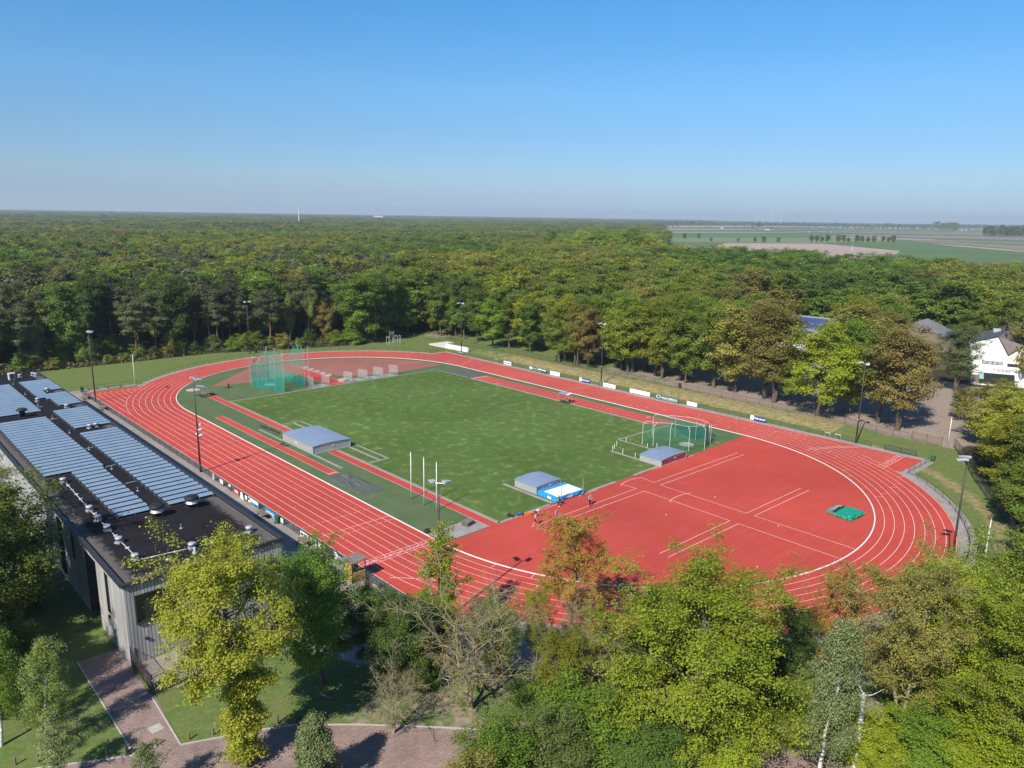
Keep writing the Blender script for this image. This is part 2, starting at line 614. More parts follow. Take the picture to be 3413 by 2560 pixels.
def track_mat(name, ca, cb):
    m, nt, b, o = nodes(name)
    c = ramp(nt, noise(nt, 0.12, 6.0, 0.62), [(0.32, ca), (0.68, cb)])
    s = ramp(nt, noise(nt, 1.0, 4.0, 0.6, (0.12, 2.0, 1.0, 0.35)), [(0.3, 0.90), (0.7, 1.06)])
    c = mix(nt, 1.0, c, ramp(nt, noise(nt, 0.028, 4.0, 0.6), [(0.35, 0.86), (0.65, 1.07)]), 'MULTIPLY')
    c = mix(nt, ramp(nt, noise(nt, 0.22, 6.0, 0.72, None, True, 0.6), [(0.56, 0.0), (0.76, 0.22)]), c, (0.50, 0.16, 0.12))
    c = mix(nt, 1.0, c, s, 'MULTIPLY')
    c = mix(nt, 1.0, c, ramp(nt, noise(nt, 11.0, 2.0, 0.6), [(0.25, 0.90), (0.75, 1.08)]), 'MULTIPLY')
    c = mix(nt, ramp(nt, noise(nt, 0.45, 5.0, 0.7), [(0.68, 0.0), (0.80, 0.4)]), c, tuple(x * 0.6 for x in ca))
    nt.links.new(c, b.inputs['Base Color'])
    b.inputs['Roughness'].default_value = 0.75
    b.inputs['Specular IOR Level'].default_value = 0.25
    bump(nt, b, noise(nt, 30.0, 2.0, 0.6), 0.25, 0.01)
    return m


M['track'] = track_mat('red_running_surface', (0.455, 0.060, 0.042), (0.50, 0.070, 0.050))
M['track_old'] = track_mat('worn_red_surface', (0.335, 0.135, 0.108), (0.29, 0.115, 0.092))


def paving_mat(name, ca, cb, joint, bw, bh, rot=0.0, wear=0.5):
    m, nt, b, o = nodes(name)
    geo = nt.nodes.new('ShaderNodeNewGeometry')
    mp = nt.nodes.new('ShaderNodeMapping')
    mp.inputs['Rotation'].default_value = (0, 0, rot)
    nt.links.new(geo.outputs['Position'], mp.inputs[0])
    br = nt.nodes.new('ShaderNodeTexBrick')
    br.inputs['Scale'].default_value = 1.0
    br.inputs['Brick Width'].default_value = bw
    br.inputs['Row Height'].default_value = bh
    br.inputs['Mortar Size'].default_value = 0.012
    br.inputs['Color1'].default_value = (*ca, 1)
    br.inputs['Color2'].default_value = (*cb, 1)
    br.inputs['Mortar'].default_value = (*joint, 1)
    nt.links.new(mp.outputs[0], br.inputs[0])
    c = mix(nt, 1.0, br.outputs[0], ramp(nt, noise(nt, 0.35, 5.0, 0.65), [(0.3, 1 - wear * 0.35), (0.7, 1 + wear * 0.3)]), 'MULTIPLY')
    c = mix(nt, 1.0, c, ramp(nt, noise(nt, 5.0, 3.0, 0.6), [(0.3, 0.86), (0.7, 1.1)]), 'MULTIPLY')
    nt.links.new(c, b.inputs['Base Color'])
    b.inputs['Roughness'].default_value = 0.85
    return m


M['paving'] = paving_mat('concrete_flags', (0.30, 0.255, 0.225), (0.26, 0.22, 0.195), (0.13, 0.115, 0.10), 0.9, 0.6)
M['paving_grey'] = paving_mat('grey_paving_strip', (0.35, 0.315, 0.295), (0.29, 0.26, 0.245), (0.12, 0.11, 0.105), 0.3, 0.3)
M['brick'] = paving_mat('red_brown_clinker', (0.31, 0.215, 0.19), (0.25, 0.175, 0.155), (0.10, 0.08, 0.07), 0.42, 0.21, 0.5, 0.7)
M['asphalt'] = mat('asphalt', (0.24, 0.225, 0.225), (0.29, 0.27, 0.265), 0.6, 0.9, fine=0.15)


def arc(cx, cy, r, a0, a1, n=64):
    return [(cx + r * math.cos(R(a0 + (a1 - a0) * k / n)), cy + r * math.sin(R(a0 + (a1 - a0) * k / n))) for k in range(n + 1)]


def stadium(r, n=64):
    return arc(0, HALF, r, 0, 180, n) + arc(0, -HALF, r, 180, 360, n)


RO = 46.40
mb = MB().poly(stadium(36.6), 0.004)
struct('synthetic_turf', mb, M['turf'], 'dull green synthetic turf inside the running track')
struct('lawn', MB().poly([(-27.0, -42.7), (28.6, -42.7), (28.6, 43.0), (-27.0, 43.9)], 0.008), M['lawn'], 'mown green lawn in the middle of the track')

# paving round the track
mb = MB()
mb.band(arc(0, HALF, RO - 0.5, 0, 180), arc(0, HALF, 47.75, 0, 180), 0.003)
mb.band(arc(0, -HALF, RO - 0.5, 180, 360), arc(0, -HALF, 48.55, 180, 360), 0.003)
mb.poly([(RO - 0.5, -HALF), (48.3, -HALF), (48.2, HALF), (RO - 0.5, HALF)], 0.003)
mb.poly([(36.2, -72.9), (47.9, -72.9), (48.3, -HALF - 0.01), (40, -HALF - 0.01)], 0.005)
mb.poly([(40, HALF + 0.01), (48.2, HALF + 0.01), (47.6, 63.4), (40.8, 63.4)], 0.005)
struct('paving', mb, M['paving_grey'], 'grey paved edge outside the running track')
mb = MB().poly([(-58.6, -50.3), (-46, -63.2), (-41, -63.2), (-46.3, -HALF), (-47.3, HALF), (-46.3, 72.6), (-35.6, 73.2), (-36.0, 74.4), (-50.5, 75.5), (-58.6, 75.5)], 0.006)
mb.poly([(-73.4, -50.5), (-67.6, -51.3), (-58.61, -50.3), (-58.61, -44.9), (-73.4, -44.9)], 0.006)
struct('terrace', mb, M['paving'], 'beige concrete paving between the long flat building and the track')
struct('road', MB().poly([(-62.8, -50.6), (-58.7, -50.4), (-46.2, -63.3), (-41.2, -63.3), (-40, -70), (-46, -71), (-54, -62), (-58, -58.5)], 0.004), M['asphalt'], 'grey asphalt access path in the shade of the trees')

# the track itself
mb = MB()
Z = 0.012
mb.band(arc(0, HALF, 36.5, 0, 180), arc(0, HALF, RO, 0, 180), Z)
mb.band(arc(0, -HALF, 36.5, 180, 360), arc(0, -HALF, RO, 180, 360), Z)
mb.poly([(-47.5, -HALF), (-36.5, -HALF), (-36.5, HALF), (-47.5, HALF)], Z)
mb.poly([(36.5, -HALF), (RO, -HALF), (RO, HALF), (36.5, HALF)], Z)
a1 = 180 - math.degrees(math.asin((71.5 - HALF) / RO))
e = arc(0, HALF, RO, 180, a1, 20)
mb.add([(-47.5, HALF, Z), (-47.5, 71.7, Z)] + [(q[0], q[1], Z) for q in e[::-1]], [tuple(range(len(e) + 2))])
a1 = 180 + math.degrees(math.asin((61.6 - HALF) / RO))
e = arc(0, -HALF, RO, 180, a1, 16)
mb.add([(-47.5, -60.9, Z), (-47.5, -HALF, Z)] + [(q[0], q[1], Z) for q in e], [tuple(range(len(e) + 2))])
a1 = 360 - math.degrees(math.asin((70.2 - HALF) / RO))
e = arc(0, -HALF, RO, 360, a1, 20)
mb.add([(RO + 0.1, -71.1, Z), (RO, -HALF, Z)] + [(q[0], q[1], Z) for q in e[1:]] + [(37.2, -71.1, Z)], [tuple(range(len(e) + 2))])
a1 = math.degrees(math.asin((62.2 - HALF) / RO))
e = arc(0, HALF, RO, 0, a1, 16)
mb.add([(RO, HALF, Z), (46.7, 62.0, Z)] + [(q[0], q[1], Z) for q in e[::-1][:-1]], [tuple(range(len(e) + 1))])
struct('running_track', mb, M['track'], 'red running track with white lane lines')

# red areas inside the track
mb = MB()
e = arc(0, -HALF, 36.35, 181.4, 358.6, 72)
mb.poly(e, 0.010)
struct('red_infield', mb, M['track'], 'red D-shaped jumping area inside the near bend')
mb = MB()
e = arc(0, HALF, 34.7, 9.2, 103.5, 48)
mb.poly([(-24.6, 60.4), (-15.2, 59.6), (-9, 59.2), (-2.9, 58.7), (-2.9, 66), (1.8, 66), (4.9, 53.6), (5.6, 51.1), (15.2, 47.9), (18, 47.0)] + e, 0.009)
struct('throwing_sector', mb, M['track_old'], 'faded red-brown gravel sector inside the far bend')
mb = MB()
mb.poly([(-2.35, 44.2), (2.6, 44.2), (2.4, 75.5), (-2.2, 75.5)], 0.014)                     # javelin run-up
mb.poly([(-28.62, 10.3), (-27.1, 10.3), (-27.1, 53.3), (-28.62, 53.3)], 0.014)
mb.poly([(-28.62, -43.0), (-27.1, -43.0), (-27.1, -1.0), (-28.62, -1.0)], 0.014)
mb.poly([(-34.25, -11.6), (-32.75, -11.6), (-32.75, 33.7), (-34.25, 33.7)], 0.014)
mb.poly([(29.4, -27.6), (33.9, -29.1), (33.9, 29.4), (29.9, 29.7), (29.4, 29.7)], 0.014)
struct('runway', mb, M['track'], 'narrow red run-up lanes beside the lawn')
mb = MB()
for a, b_, w in (((-26.75, -42.9), (-26.75, -1.2), 0.45), ((-26.75, 10.5), (-26.75, 43.7), 0.35), ((-27.0, -42.85), (-17, -42.75), 0.5), ((-16.3, -32.2), (-16.3, -42.6), 0.6),
                 ((-9.0, -43.0), (-2.4, -42.95), 0.5), ((2.2, -42.95), (9.0, -42.8), 0.5), ((9.2, -32.4), (9.2, -42.5), 0.6), ((15.6, -28.9), (31.8, -29.2), 0.4),
                 ((15.7, -29.2), (15.7, -38.6), 0.45), ((-26.8, 44.1), (28.4, 43.25), 0.4), ((28.75, 43.0), (28.75, 29.9), 0.3), ((28.95, 29.5), (28.95, -26.0), 0.55)):
    mb.strip(a, b_, w, 0.016)
for a, b_, w in (((-24.4, 10.6), (-24.4, 20.2), 0.45), ((-22.7, -10.4), (-22.7, 20.2), 0.4), ((-26.5, 20.25), (-22.5, 20.25), 0.35), ((-24.3, -10.2), (-24.3, -0.9), 0.5),
                 ((-26.5, -10.5), (-22.5, -10.5), 0.4), ((-31.2, -9.9), (-31.2, -0.6), 0.55), ((-31.4, 10.3), (-31.4, 19.8), 0.5)):
    mb.strip(a, b_, w, 0.018)
mb.poly([(-36.1, -42.85), (-28.7, -42.85), (-28.7, -39.2), (-36.1, -39.6)], 0.0165)
mb.poly([(2.75, 44.4), (17.3, 44.0), (17.0, 46.9), (3.1, 47.4)], 0.0165)
mb.poly([(-6.9, 43.95), (-2.4, 44.3), (-2.6, 47.3), (-6.9, 47.9)], 0.0165)
struct('paving_strip', mb, M['paving_grey'], 'grey paving strips along the lawn and the run-ups')

# markings
mb = MB()
Z = 0.020
LW = 0.065
for k in range(1, 9):
    r = 36.5 + 1.22 * k
    w = LW / 2
    mb.band(arc(0, HALF, r - w, 0, 180, 72), arc(0, HALF, r + w, 0, 180, 72), Z)
    mb.band(arc(0, -HALF, r - w, 180, 360, 72), arc(0, -HALF, r + w, 180, 360, 72), Z)
    mb.strip((r, -HALF), (r, HALF), LW, Z)
    mb.strip((-r, -HALF), (-r, HALF), LW, Z)
    y1 = 68.9
    for y in np.arange(HALF + 0.6, y1, 1.2):                        # sprint lanes run on, dashed, over the bend
        if math.hypot(r, y - HALF) < RO - 0.4:
            mb.strip((-r, y), (-r, y + 0.45), LW, Z + 0.001)
    yb = HALF + math.sqrt(max(0, RO ** 2 - r ** 2))
    if yb < y1:
        mb.strip((-r, yb), (-r, y1), LW, Z + 0.001)
    yb = HALF + math.sqrt(max(0, RO ** 2 - r ** 2))
    for y in np.arange(HALF + 0.5, 68.2, 0.95):                      # and so does the chute on the back straight
        if y < yb:
            mb.strip((r, -y), (r, -y - 0.5), LW, Z + 0.001)
    if yb < 68.2:
        mb.strip((r, -yb), (r, -68.2), LW, Z + 0.001)
mb.strip((-47.48, -60.7), (-47.48, 69.2), LW, Z)
mb.strip((-47.5, 69.0), (-37.2, 69.0), 0.06, Z)
mb.strip((36.5, -68.3), (46.4, -68.3), 0.08, Z)
mb.strip((-47.5, -40.9), (-36.5, -40.9), 0.07, Z + 0.002)              # finish
mb.strip((-47.5, -42.1), (-36.5, -42.1), 0.07, Z + 0.002)
for y in (-27.2, -32.5, -20.0, 19.1, 3.5, 38.0, 55.0):
    for q in np.arange(-47.3, -36.8, 0.7 if y < -25 else 2.44):
        mb.strip((q, y), (q + (0.4 if y < -25 else 0.35), y), 0.06, Z + 0.002)
mb.strip((-47.5, -31.2), (-36.5, -31.2), 0.07, Z + 0.003)
mb.strip((-47.5, 15.5), (-36.5, 15.5), 0.045, Z + 0.003)
mb.strip((-47.5, 58.5), (-39.5, 58.5), 0.045, Z + 0.003)
mb.strip((-46.4, 49.5), (-37.5, 49.5), 0.03, Z + 0.003)
mb.strip((46.4, 4.0), (36.5, 4.6), 0.06, Z + 0.003)
for k in range(8):                                                   # staggered starts and hand-over marks
    r0 = 36.5 + 1.22 * k
    for base, step in ((-178 + 21, 3.6), (-178 + 27, 4.2), (-178 + 40, 3.0), (-178 + 13, 5.0), (-40, 4.4), (-30, 3.9), (-56, 2.2)):
        a = R(base + step * k)
        c_, s_ = math.cos(a), math.sin(a)
        if (k + int(base)) % 3 != 1:
            mb.strip((r0 * c_ + 0.1 * c_, -HALF + r0 * s_), ((r0 + 1.15) * c_, -HALF + (r0 + 1.15) * s_), 0.06, Z + 0.003)
    for base, step in ((4, 4.2), (14, 4.0), (24, 3.8), (52, 3.4)):
        a = R(base + step * k)
        c_, s_ = math.cos(a), math.sin(a)
        mb.strip((r0 * c_ + 0.1 * c_, HALF + r0 * s_), ((r0 + 1.1) * c_, HALF + (r0 + 1.1) * s_), 0.06, Z + 0.003)
    for y in (-10.5 - 3.6 * k, -22.0 - 3.0 * k, -32.5 - 2.6 * k):
        mb.strip((r0 + 0.1, y), (r0 + 1.12, y), 0.07, Z + 0.003)


def curve_line(pts, w=0.09):
    for a, b_ in zip(pts, pts[1:]):
        mb.strip(a, b_, w, Z + 0.004)


curve_line([(36.6 + q * 9.7, 44.0 + 5.2 * (q ** 1.4)) for q in np.linspace(0, 1, 9)])
curve_line([(36.8 + q * 9.3, -55.0 - 5.5 * (q ** 1.5)) for q in np.linspace(0, 1, 9)])
curve_line([(37.4 + q * 9.0, -56.0 - 5.2 * (q ** 1.5)) for q in np.linspace(0, 1, 9)])
curve_line([(-46.6 + q * 5.2, -46.2 - 4.6 * q - 2.0 * q * q) for q in np.linspace(0, 1, 8)])
curve_line([(-33.5 - q * 3.6, -62.8 - 5.6 * q + 0.8 * q * q) for q in np.linspace(0, 1, 8)])
for a, b_ in (((-34.28, -11.6), (-34.28, 33.7)), ((-32.72, -11.6), (-32.72, 33.7)), ((-28.64, 10.3), (-28.64, 53.3)), ((-27.08, 10.3), (-27.08, 53.3)),
              ((-28.64, -43), (-28.64, -1)), ((-27.08, -43), (-27.08, -1)), ((29.4, -27), (29.4, 29.7)), ((30.9, -28), (30.9, 29.7)), ((32.4, -28.5), (32.4, 29.6)),
              ((33.9, -29), (33.9, 29.4)), ((-2.3, 44.3), (-2.2, 75.4)), ((2.55, 44.3), (2.35, 75.4))):
    mb.strip(a, b_, 0.06, Z)
for a, b_ in (((-34.2, -10.9), (-32.8, -10.9)), ((29.45, 28.9), (33.8, 28.4)), ((29.5, 20.7), (30.8, 20.7)), ((32.5, -22.7), (33.8, -22.9)), ((-1.9, 45.6), (2.2, 45.3))):
    mb.strip(a, b_, 0.2, Z + 0.001)
struct('lane_markings', mb, M['line'], 'white lane lines and marks on the red track')

mb = MB()
Z = 0.020
for pl in ([(25.62, -47.77), (1.87, -47.1), (2.2, -44.6)], [(25.6, -49.05), (1.7, -48.5), (1.58, -63.25), (17.2, -63.6)], [(-2.7, -44.3), (-2.3, -47.0), (-24.6, -46.7)],
           [(-24.57, -48.0), (-2.3, -48.45), (-2.55, -63.1), (-18.3, -62.85)], [(17.2, -64.85), (1.56, -64.5), (1.42, -78.5)], [(-18.4, -64.15), (-2.6, -64.45), (-2.76, -78.5)]):
    for a, b_ in zip(pl, pl[1:]):
        mb.strip(a, b_, 0.075, Z)
for cx, cy in ((-0.3, -43.95), (-0.35, -53.0)):
    pts = [(cx + 2.75 * q, cy - 0.65 * abs(q) ** 2.2) for q in np.linspace(-1, 1, 11)]
    for a, b_ in zip(pts, pts[1:]):
        mb.strip(a, b_, 0.09, Z + 0.001)
for x0, x1 in ((-20.5, -15.8), (-11.5, -7.3), (6.5, 9.0), (16, 18.5)):
    mb.strip((x0, -43.35), (x1, -43.4), 0.07, Z)
for x, y in ((-11.4, -48.3), (-7.6, -56.2), (0.7, -68.5), (-12.6, -72.8), (3.5, -57.0)):
    mb.strip((x, y), (x + 0.35, y + 0.2), 0.12, Z)
struct('court_markings', mb, M['line'], 'white run-up lines on the red D-shaped area')

mb = MB()
i0, i1 = stadium(36.42, 72), stadium(36.58, 72)
n = len(i0)
vs = [(q[0], q[1], z) for z in (0.0, 0.075) for ring in (i0, i1) for q in ring]
fs = []
for k in range(n):
    j = (k + 1) % n
    fs += [(2 * n + k, 2 * n + j, 3 * n + j, 3 * n + k), (k, j, 2 * n + j, 2 * n + k), (n + j, n + k, 3 * n + k, 3 * n + j)]
mb.add(vs, fs)
mb.build('kerb', M['white'])
tag(bpy.data.objects['kerb'], 'white raised kerb along the inside of the track', 'kerb', None, 'structure')

# lane numbers
lane_parts = []


def painted_text(txt, x, y, rot, size, stretch, z=0.024):
    me = text_mesh(txt, size)
    vs = np.empty(len(me.vertices) * 3, np.float32)
    me.vertices.foreach_get('co', vs)
    vs = vs.reshape(-1, 3)
    c_, s_ = math.cos(rot), math.sin(rot)
    X, Y = vs[:, 0], vs[:, 1] * stretch
    out = [(x + c_ * a - s_ * b_, y + s_ * a + c_ * b_, z) for a, b_ in zip(X, Y)]
    lane_parts.append((out, [tuple(p.vertices) for p in me.polygons]))
    bpy.data.meshes.remove(me)


for k in range(1, 10):
    painted_text(str(k), -36.5 - 1.22 * (k - 0.5), -41.5, R(-90), 1.15, 1.0)
    painted_text(str(k), -36.5 - 1.22 * (k - 0.5), 69.6, R(180), 0.75, 1.1)
for k in range(1, 9):
    painted_text(str(k), 36.5 + 1.22 * (k - 0.5), -67.55, R(0), 1.2, 1.1)
mb = MB()
for v, f in lane_parts:
    mb.add(v, f)
struct('lane_numbers', mb, M['line'], 'white lane numbers painted at the finish and starts')

# paths in front of the building
mb = MB()
mb.poly([(-77.0, -41.0), (-73.6, -41.0), (-73.75, -50.2), (-73.5, -50.7), (-74.1, -58.4), (-77.05, -57.1)], 0.005)
mb.poly([(-95, -46.9), (-82.7, -53.9), (-77.05, -57.1), (-74.1, -58.4), (-71.7, -59.5), (-68.9, -60.8), (-66.4, -62.2), (-62.6, -65.6), (-60.0, -68.0), (-58.2, -70.0), (-53.0, -75.5), (-48.5, -80.2),
         (-46.5, -82.2), (-40, -88.6), (-31, -96.5), (-36, -104), (-46, -97), (-60, -84), (-72, -74), (-88, -64), (-102, -57)], 0.004)
struct('path', mb, M['brick'], 'red-brown brick path in front of the building')
mb = MB()
for pl in ([(-77.05, -41.0), (-77.1, -57.2), (-82.7, -53.95), (-95, -47)], [(-73.75, -50.8), (-74.1, -58.35), (-71.7, -59.45), (-68.9, -60.75), (-66.4, -62.15), (-62.6, -65.55), (-58.2, -69.95), (-53, -75.45), (-46.5, -82.15), (-40, -88.55), (-31, -96.45)]):
    for a, b_ in zip(pl, pl[1:]):
        d = Vector((b_[0] - a[0], b_[1] - a[1], 0))
        mb.box(((a[0] + b_[0]) / 2, (a[1] + b_[1]) / 2, 0.02), (d.length, 0.12, 0.08), math.atan2(d.y, d.x))
struct('path_kerb', mb, M['concrete'], 'pale concrete edging of the brick path')

# far farmland
FM = {}
for k, a, b_ in (('plough', (0.40, 0.30, 0.25), (0.34, 0.25, 0.21)), ('crop', (0.095, 0.155, 0.045), (0.08, 0.13, 0.04)), ('meadow', (0.115, 0.175, 0.06), (0.09, 0.15, 0.05)),
                 ('straw', (0.36, 0.29, 0.20), (0.29, 0.24, 0.16)), ('pale', (0.17, 0.21, 0.085), (0.14, 0.18, 0.07)), ('umber', (0.20, 0.155, 0.125), (0.25, 0.19, 0.15))):
    FM[k] = mat('field_' + k, a, b_, 0.012, 0.95, stretch=(1, 1, 1), fine=0.12, fscale=0.09)
fields = [
    ('crop', [(2120, 756), (3700, 770), (5200, 800), (5200, 1100), (3413, 905), (2700, 872), (2100, 840)], 0.05),
    ('straw', [(2130, 752), (2560, 752.5), (3413, 763), (3900, 769), (3413, 768), (2560, 758), (2130, 758)], 0.8),
    ('meadow', [(2130, 757.5), (3413, 767), (3900, 773), (3413, 776), (2130, 762)], 0.7),
    ('straw', [(2130, 762), (2560, 764), (2760, 767), (2560, 768), (2130, 767)], 0.6),
    ('pale', [(2900, 768), (3900, 780), (3900, 786), (2850, 772)], 0.6),
    ('umber', [(2500, 768), (3413, 780), (4000, 791), (3413, 786), (2700, 774)], 0.5),
    ('straw', [(2130, 772.5), (2500, 774), (2760, 777), (2130, 776.5)], 0.5),
    ('crop', [(2130, 777), (2760, 778), (3413, 789), (3413, 786), (2760, 774), (2560, 778)], 0.35),
    ('umber', [(2800, 782), (3413, 789), (4000, 797), (4000, 806), (3413, 801), (2840, 788)], 0.4),
    ('pale', [(2140, 792), (2700, 794), (2990, 799), (2990, 806), (2740, 811), (2390, 809), (2140, 806)], 0.3),
    ('straw', [(2700, 789), (2870, 790), (3120, 799), (3110, 801), (2860, 796)], 0.36),
    ('umber', [(2990, 797), (3413, 808), (4200, 830), (4200, 850), (3413, 834), (3080, 806)], 0.3),
    ('straw', [(3080, 809), (3413, 836), (4200, 890), (4200, 899), (3413, 841), (3180, 821)], 0.32),
    ('meadow', [(3060, 801), (3413, 812), (4200, 835), (4200, 845), (3413, 822)], 0.34),
    ('crop', [(2745, 811.5), (2990, 807), (3060, 808), (3413, 842), (4200, 903), (4200, 960), (3413, 852), (3000, 836)], 0.25),
    ('plough', [(2420, 810.5), (2740, 812.5), (2840, 822), (3000, 836.5), (2990, 846), (2890, 865), (2400, 850), (2380, 822)], 0.2),
]
for key in FM:
    mb = MB()
    for k, pts, z in fields:
        if k == key:
            mb.poly([at(px, py) for px, py in pts], z)
    if mb.v:
        struct('field', mb, FM[key], {'plough': 'pinkish ploughed field beyond the wood', 'crop': 'dark green crop fields beyond the wood', 'meadow': 'bright green meadows far off', 'straw': 'pale straw-coloured field strips far off',
                                      'pale': 'yellowish green pasture beside the ploughed field', 'umber': 'brownish bare fields far off on the right'}[key], 'field')
# ------------------------------------------------------------------ the long flat-roofed building
BX0, BX1, BY0, BY1, BH = -73.6, -58.62, -44.8, 61.8, 7.9


def cladding_mat():
    m, nt, b, o = nodes('grey_timber_cladding')
    geo = nt.nodes.new('ShaderNodeNewGeometry')
    sp = nt.nodes.new('ShaderNodeSeparateXYZ')
    nt.links.new(geo.outputs['Position'], sp.inputs[0])
    s = mth(nt, 'ADD', sp.outputs[0], sp.outputs[1])
    fr = mth(nt, 'FRACT', mth(nt, 'MULTIPLY', s, 1 / 0.30))
    gap = ramp(nt, fr, [(0.0, 0.12), (0.13, 0.12), (0.16, 1.0), (0.96, 1.0), (1.0, 0.3)])
    fl = mth(nt, 'FLOOR', mth(nt, 'MULTIPLY', s, 1 / 0.30))
    wn_ = nt.nodes.new('ShaderNodeTexWhiteNoise')
    wn_.noise_dimensions = '1D'
    nt.links.new(fl, wn_.inputs['W'])
    tone = ramp(nt, wn_.outputs['Value'], [(0.0, (0.32, 0.315, 0.315)), (1.0, (0.45, 0.44, 0.435))])
    c = mix(nt, 1.0, tone, ramp(nt, noise(nt, 1.2, 4.0, 0.6, (1, 1, 0.15)), [(0.3, 0.8), (0.7, 1.12)]), 'MULTIPLY')
    c = mix(nt, 1.0, c, gap, 'MULTIPLY')
    nt.links.new(c, b.inputs['Base Color'])
    b.inputs['Roughness'].default_value = 0.85
    return m


M['cladding'] = cladding_mat()
m, nt, b, o = nodes('bitumen_roof')
c = ramp(nt, noise(nt, 0.5, 5.0, 0.65), [(0.3, (0.013, 0.011, 0.014)), (0.7, (0.022, 0.020, 0.023))])
geo = nt.nodes.new('ShaderNodeNewGeometry')
sp = nt.nodes.new('ShaderNodeSeparateXYZ')
nt.links.new(geo.outputs['Position'], sp.inputs[0])
e1 = mth(nt, 'SUBTRACT', sp.outputs[0], BX0)
e2 = mth(nt, 'SUBTRACT', BX1, sp.outputs[0])
e3 = mth(nt, 'SUBTRACT', sp.outputs[1], BY0)
ed = mth(nt, 'MINIMUM', mth(nt, 'MINIMUM', e1, e2), e3)
ed = mth(nt, 'ADD', ed, mth(nt, 'MULTIPLY', mth(nt, 'SUBTRACT', noise(nt, 1.3, 5.0, 0.7), 0.5), 2.4))
stain = ramp(nt, mth(nt, 'DIVIDE', ed, 4.0), [(0.22, 0.8), (0.40, 0.0)])           # dried puddle silt behind the roof edge
c = mix(nt, stain, c, (0.135, 0.118, 0.11))
c = mix(nt, ramp(nt, noise(nt, 0.9, 6.0, 0.75, (1, 2.5, 1)), [(0.66, 0.0), (0.78, 0.45)]), c, (0.10, 0.095, 0.095))
nt.links.new(c, b.inputs['Base Color'])
b.inputs['Roughness'].default_value = 0.9
b.inputs['Specular IOR Level'].default_value = 0.08
M['bitumen'] = m

club = thing('sports_hall', 'long building clad in grey timber boards with rows of solar panels on its black roof', 'building', (BX0, BY0, 0))
openings = [(-23.4, -21.0, 0.6, 7.0, 0), (-28.0, -27.0, 4.2, 7.0, 1), (-36.0, -32.2, 0.0, 6.9, 0), (-39.9, -38.9, 3.0, 7.0, 1)]


def wall_holes(mb, p0, p1, h, holes):
    """upright wall from p0 to p1 with rectangular holes (s0, s1, z0, z1) along it"""
    d = Vector((p1[0] - p0[0], p1[1] - p0[1], 0))
    L = d.length
    d.normalize()
    ss = sorted({0.0, L, *[h_[0] for h_ in holes], *[h_[1] for h_ in holes]})
    zs = sorted({0.0, h, *[h_[2] for h_ in holes], *[h_[3] for h_ in holes]})
    for s0, s1 in zip(ss, ss[1:]):
        for z0, z1 in zip(zs, zs[1:]):
            cs, cz = (s0 + s1) / 2, (z0 + z1) / 2
            if any(a < cs < b_ and c_ < cz < d_ for a, b_, c_, d_ in holes):
                continue
            q = [(p0[0] + d.x * s, p0[1] + d.y * s, z) for s, z in ((s0, z0), (s1, z0), (s1, z1), (s0, z1))]
            mb.add(q, [(0, 1, 2, 3)])


LX, LY = BX1 - BX0, BY1 - BY0
mb = MB()
gwin = [(0.85, 4.55, 3.85, 6.6), (5.9, 8.2, 1.2, 2.6)]
wall_holes(mb, (0, 0), (LX, 0), BH - 0.15, gwin)
wall_holes(mb, (0, LY), (0, 0), BH - 0.15, [(LY - (b_ - BY0), LY - (a - BY0), z0, z1) for a, b_, z0, z1, k in openings])
wall_holes(mb, (LX, 0), (LX, LY), BH - 0.15, [(s, s + 2.4, 0.4, 2.6) for s in range(8, 100, 9)])
wall_holes(mb, (LX, LY), (0, LY), BH - 0.15, [])
mb.build('wall', M['cladding'], club, fix=False)
mb = MB().box((LX / 2, LY / 2, BH - 0.25), (LX - 0.5, LY - 0.5, 0.16))
mb.build('roof', M['bitumen'], club)
mb = MB()
for c_, d_ in (((LX / 2, -0.05, BH - 0.05), (LX + 0.3, 0.34, 0.36)), ((LX / 2, LY + 0.05, BH - 0.05), (LX + 0.3, 0.34, 0.36)), ((-0.05, LY / 2, BH - 0.05), (0.34, LY - 0.24, 0.36)), ((LX + 0.05, LY / 2, BH - 0.05), (0.34, LY - 0.24, 0.36))):
    mb.box(c_, d_)
mb.build('roof_edge', M['dark_metal'], club)
for s0, s1, z0, z1 in gwin[:1]:
    f = MB()
    for c_, d_ in ((((s0 + s1) / 2, 0.1, z0 + 0.05), (s1 - s0, 0.24, 0.1)), (((s0 + s1) / 2, 0.1, z1 - 0.05), (s1 - s0, 0.24, 0.1)), ((s0 + 0.05, 0.1, (z0 + z1) / 2), (0.1, 0.24, z1 - z0 - 0.2)), ((s1 - 0.05, 0.1, (z0 + z1) / 2), (0.1, 0.24, z1 - z0 - 0.2)), ((s0 + 1.8, 0.12, (z0 + z1) / 2), (0.08, 0.1, z1 - z0 - 0.2))):
        f.box(c_, d_)
    w = f.build('window', M['dark_metal'], club)
    MB().box(((s0 + s1) / 2, 0.2, (z0 + z1) / 2), (s1 - s0 - 0.1, 0.02, z1 - z0 - 0.1)).build('pane', M['glass_dark'], w)
    MB().box(((s0 + s1) / 2, -0.08, z0 - 0.04), (s1 - s0 + 0.1, 0.2, 0.06)).build('sill', M['dark_green'], w)
s0, s1, z0, z1 = gwin[1]
w = MB().box(((s0 + s1) / 2, 0.12, (z0 + z1) / 2), (s1 - s0, 0.12, z1 - z0)).build('window', M['dark_metal'], club)
MB().box(((s0 + s1) / 2, 0.05, (z0 + z1) / 2), (s1 - s0 - 0.16, 0.02, z1 - z0 - 0.16)).build('pane', M['glass_dark'], w)
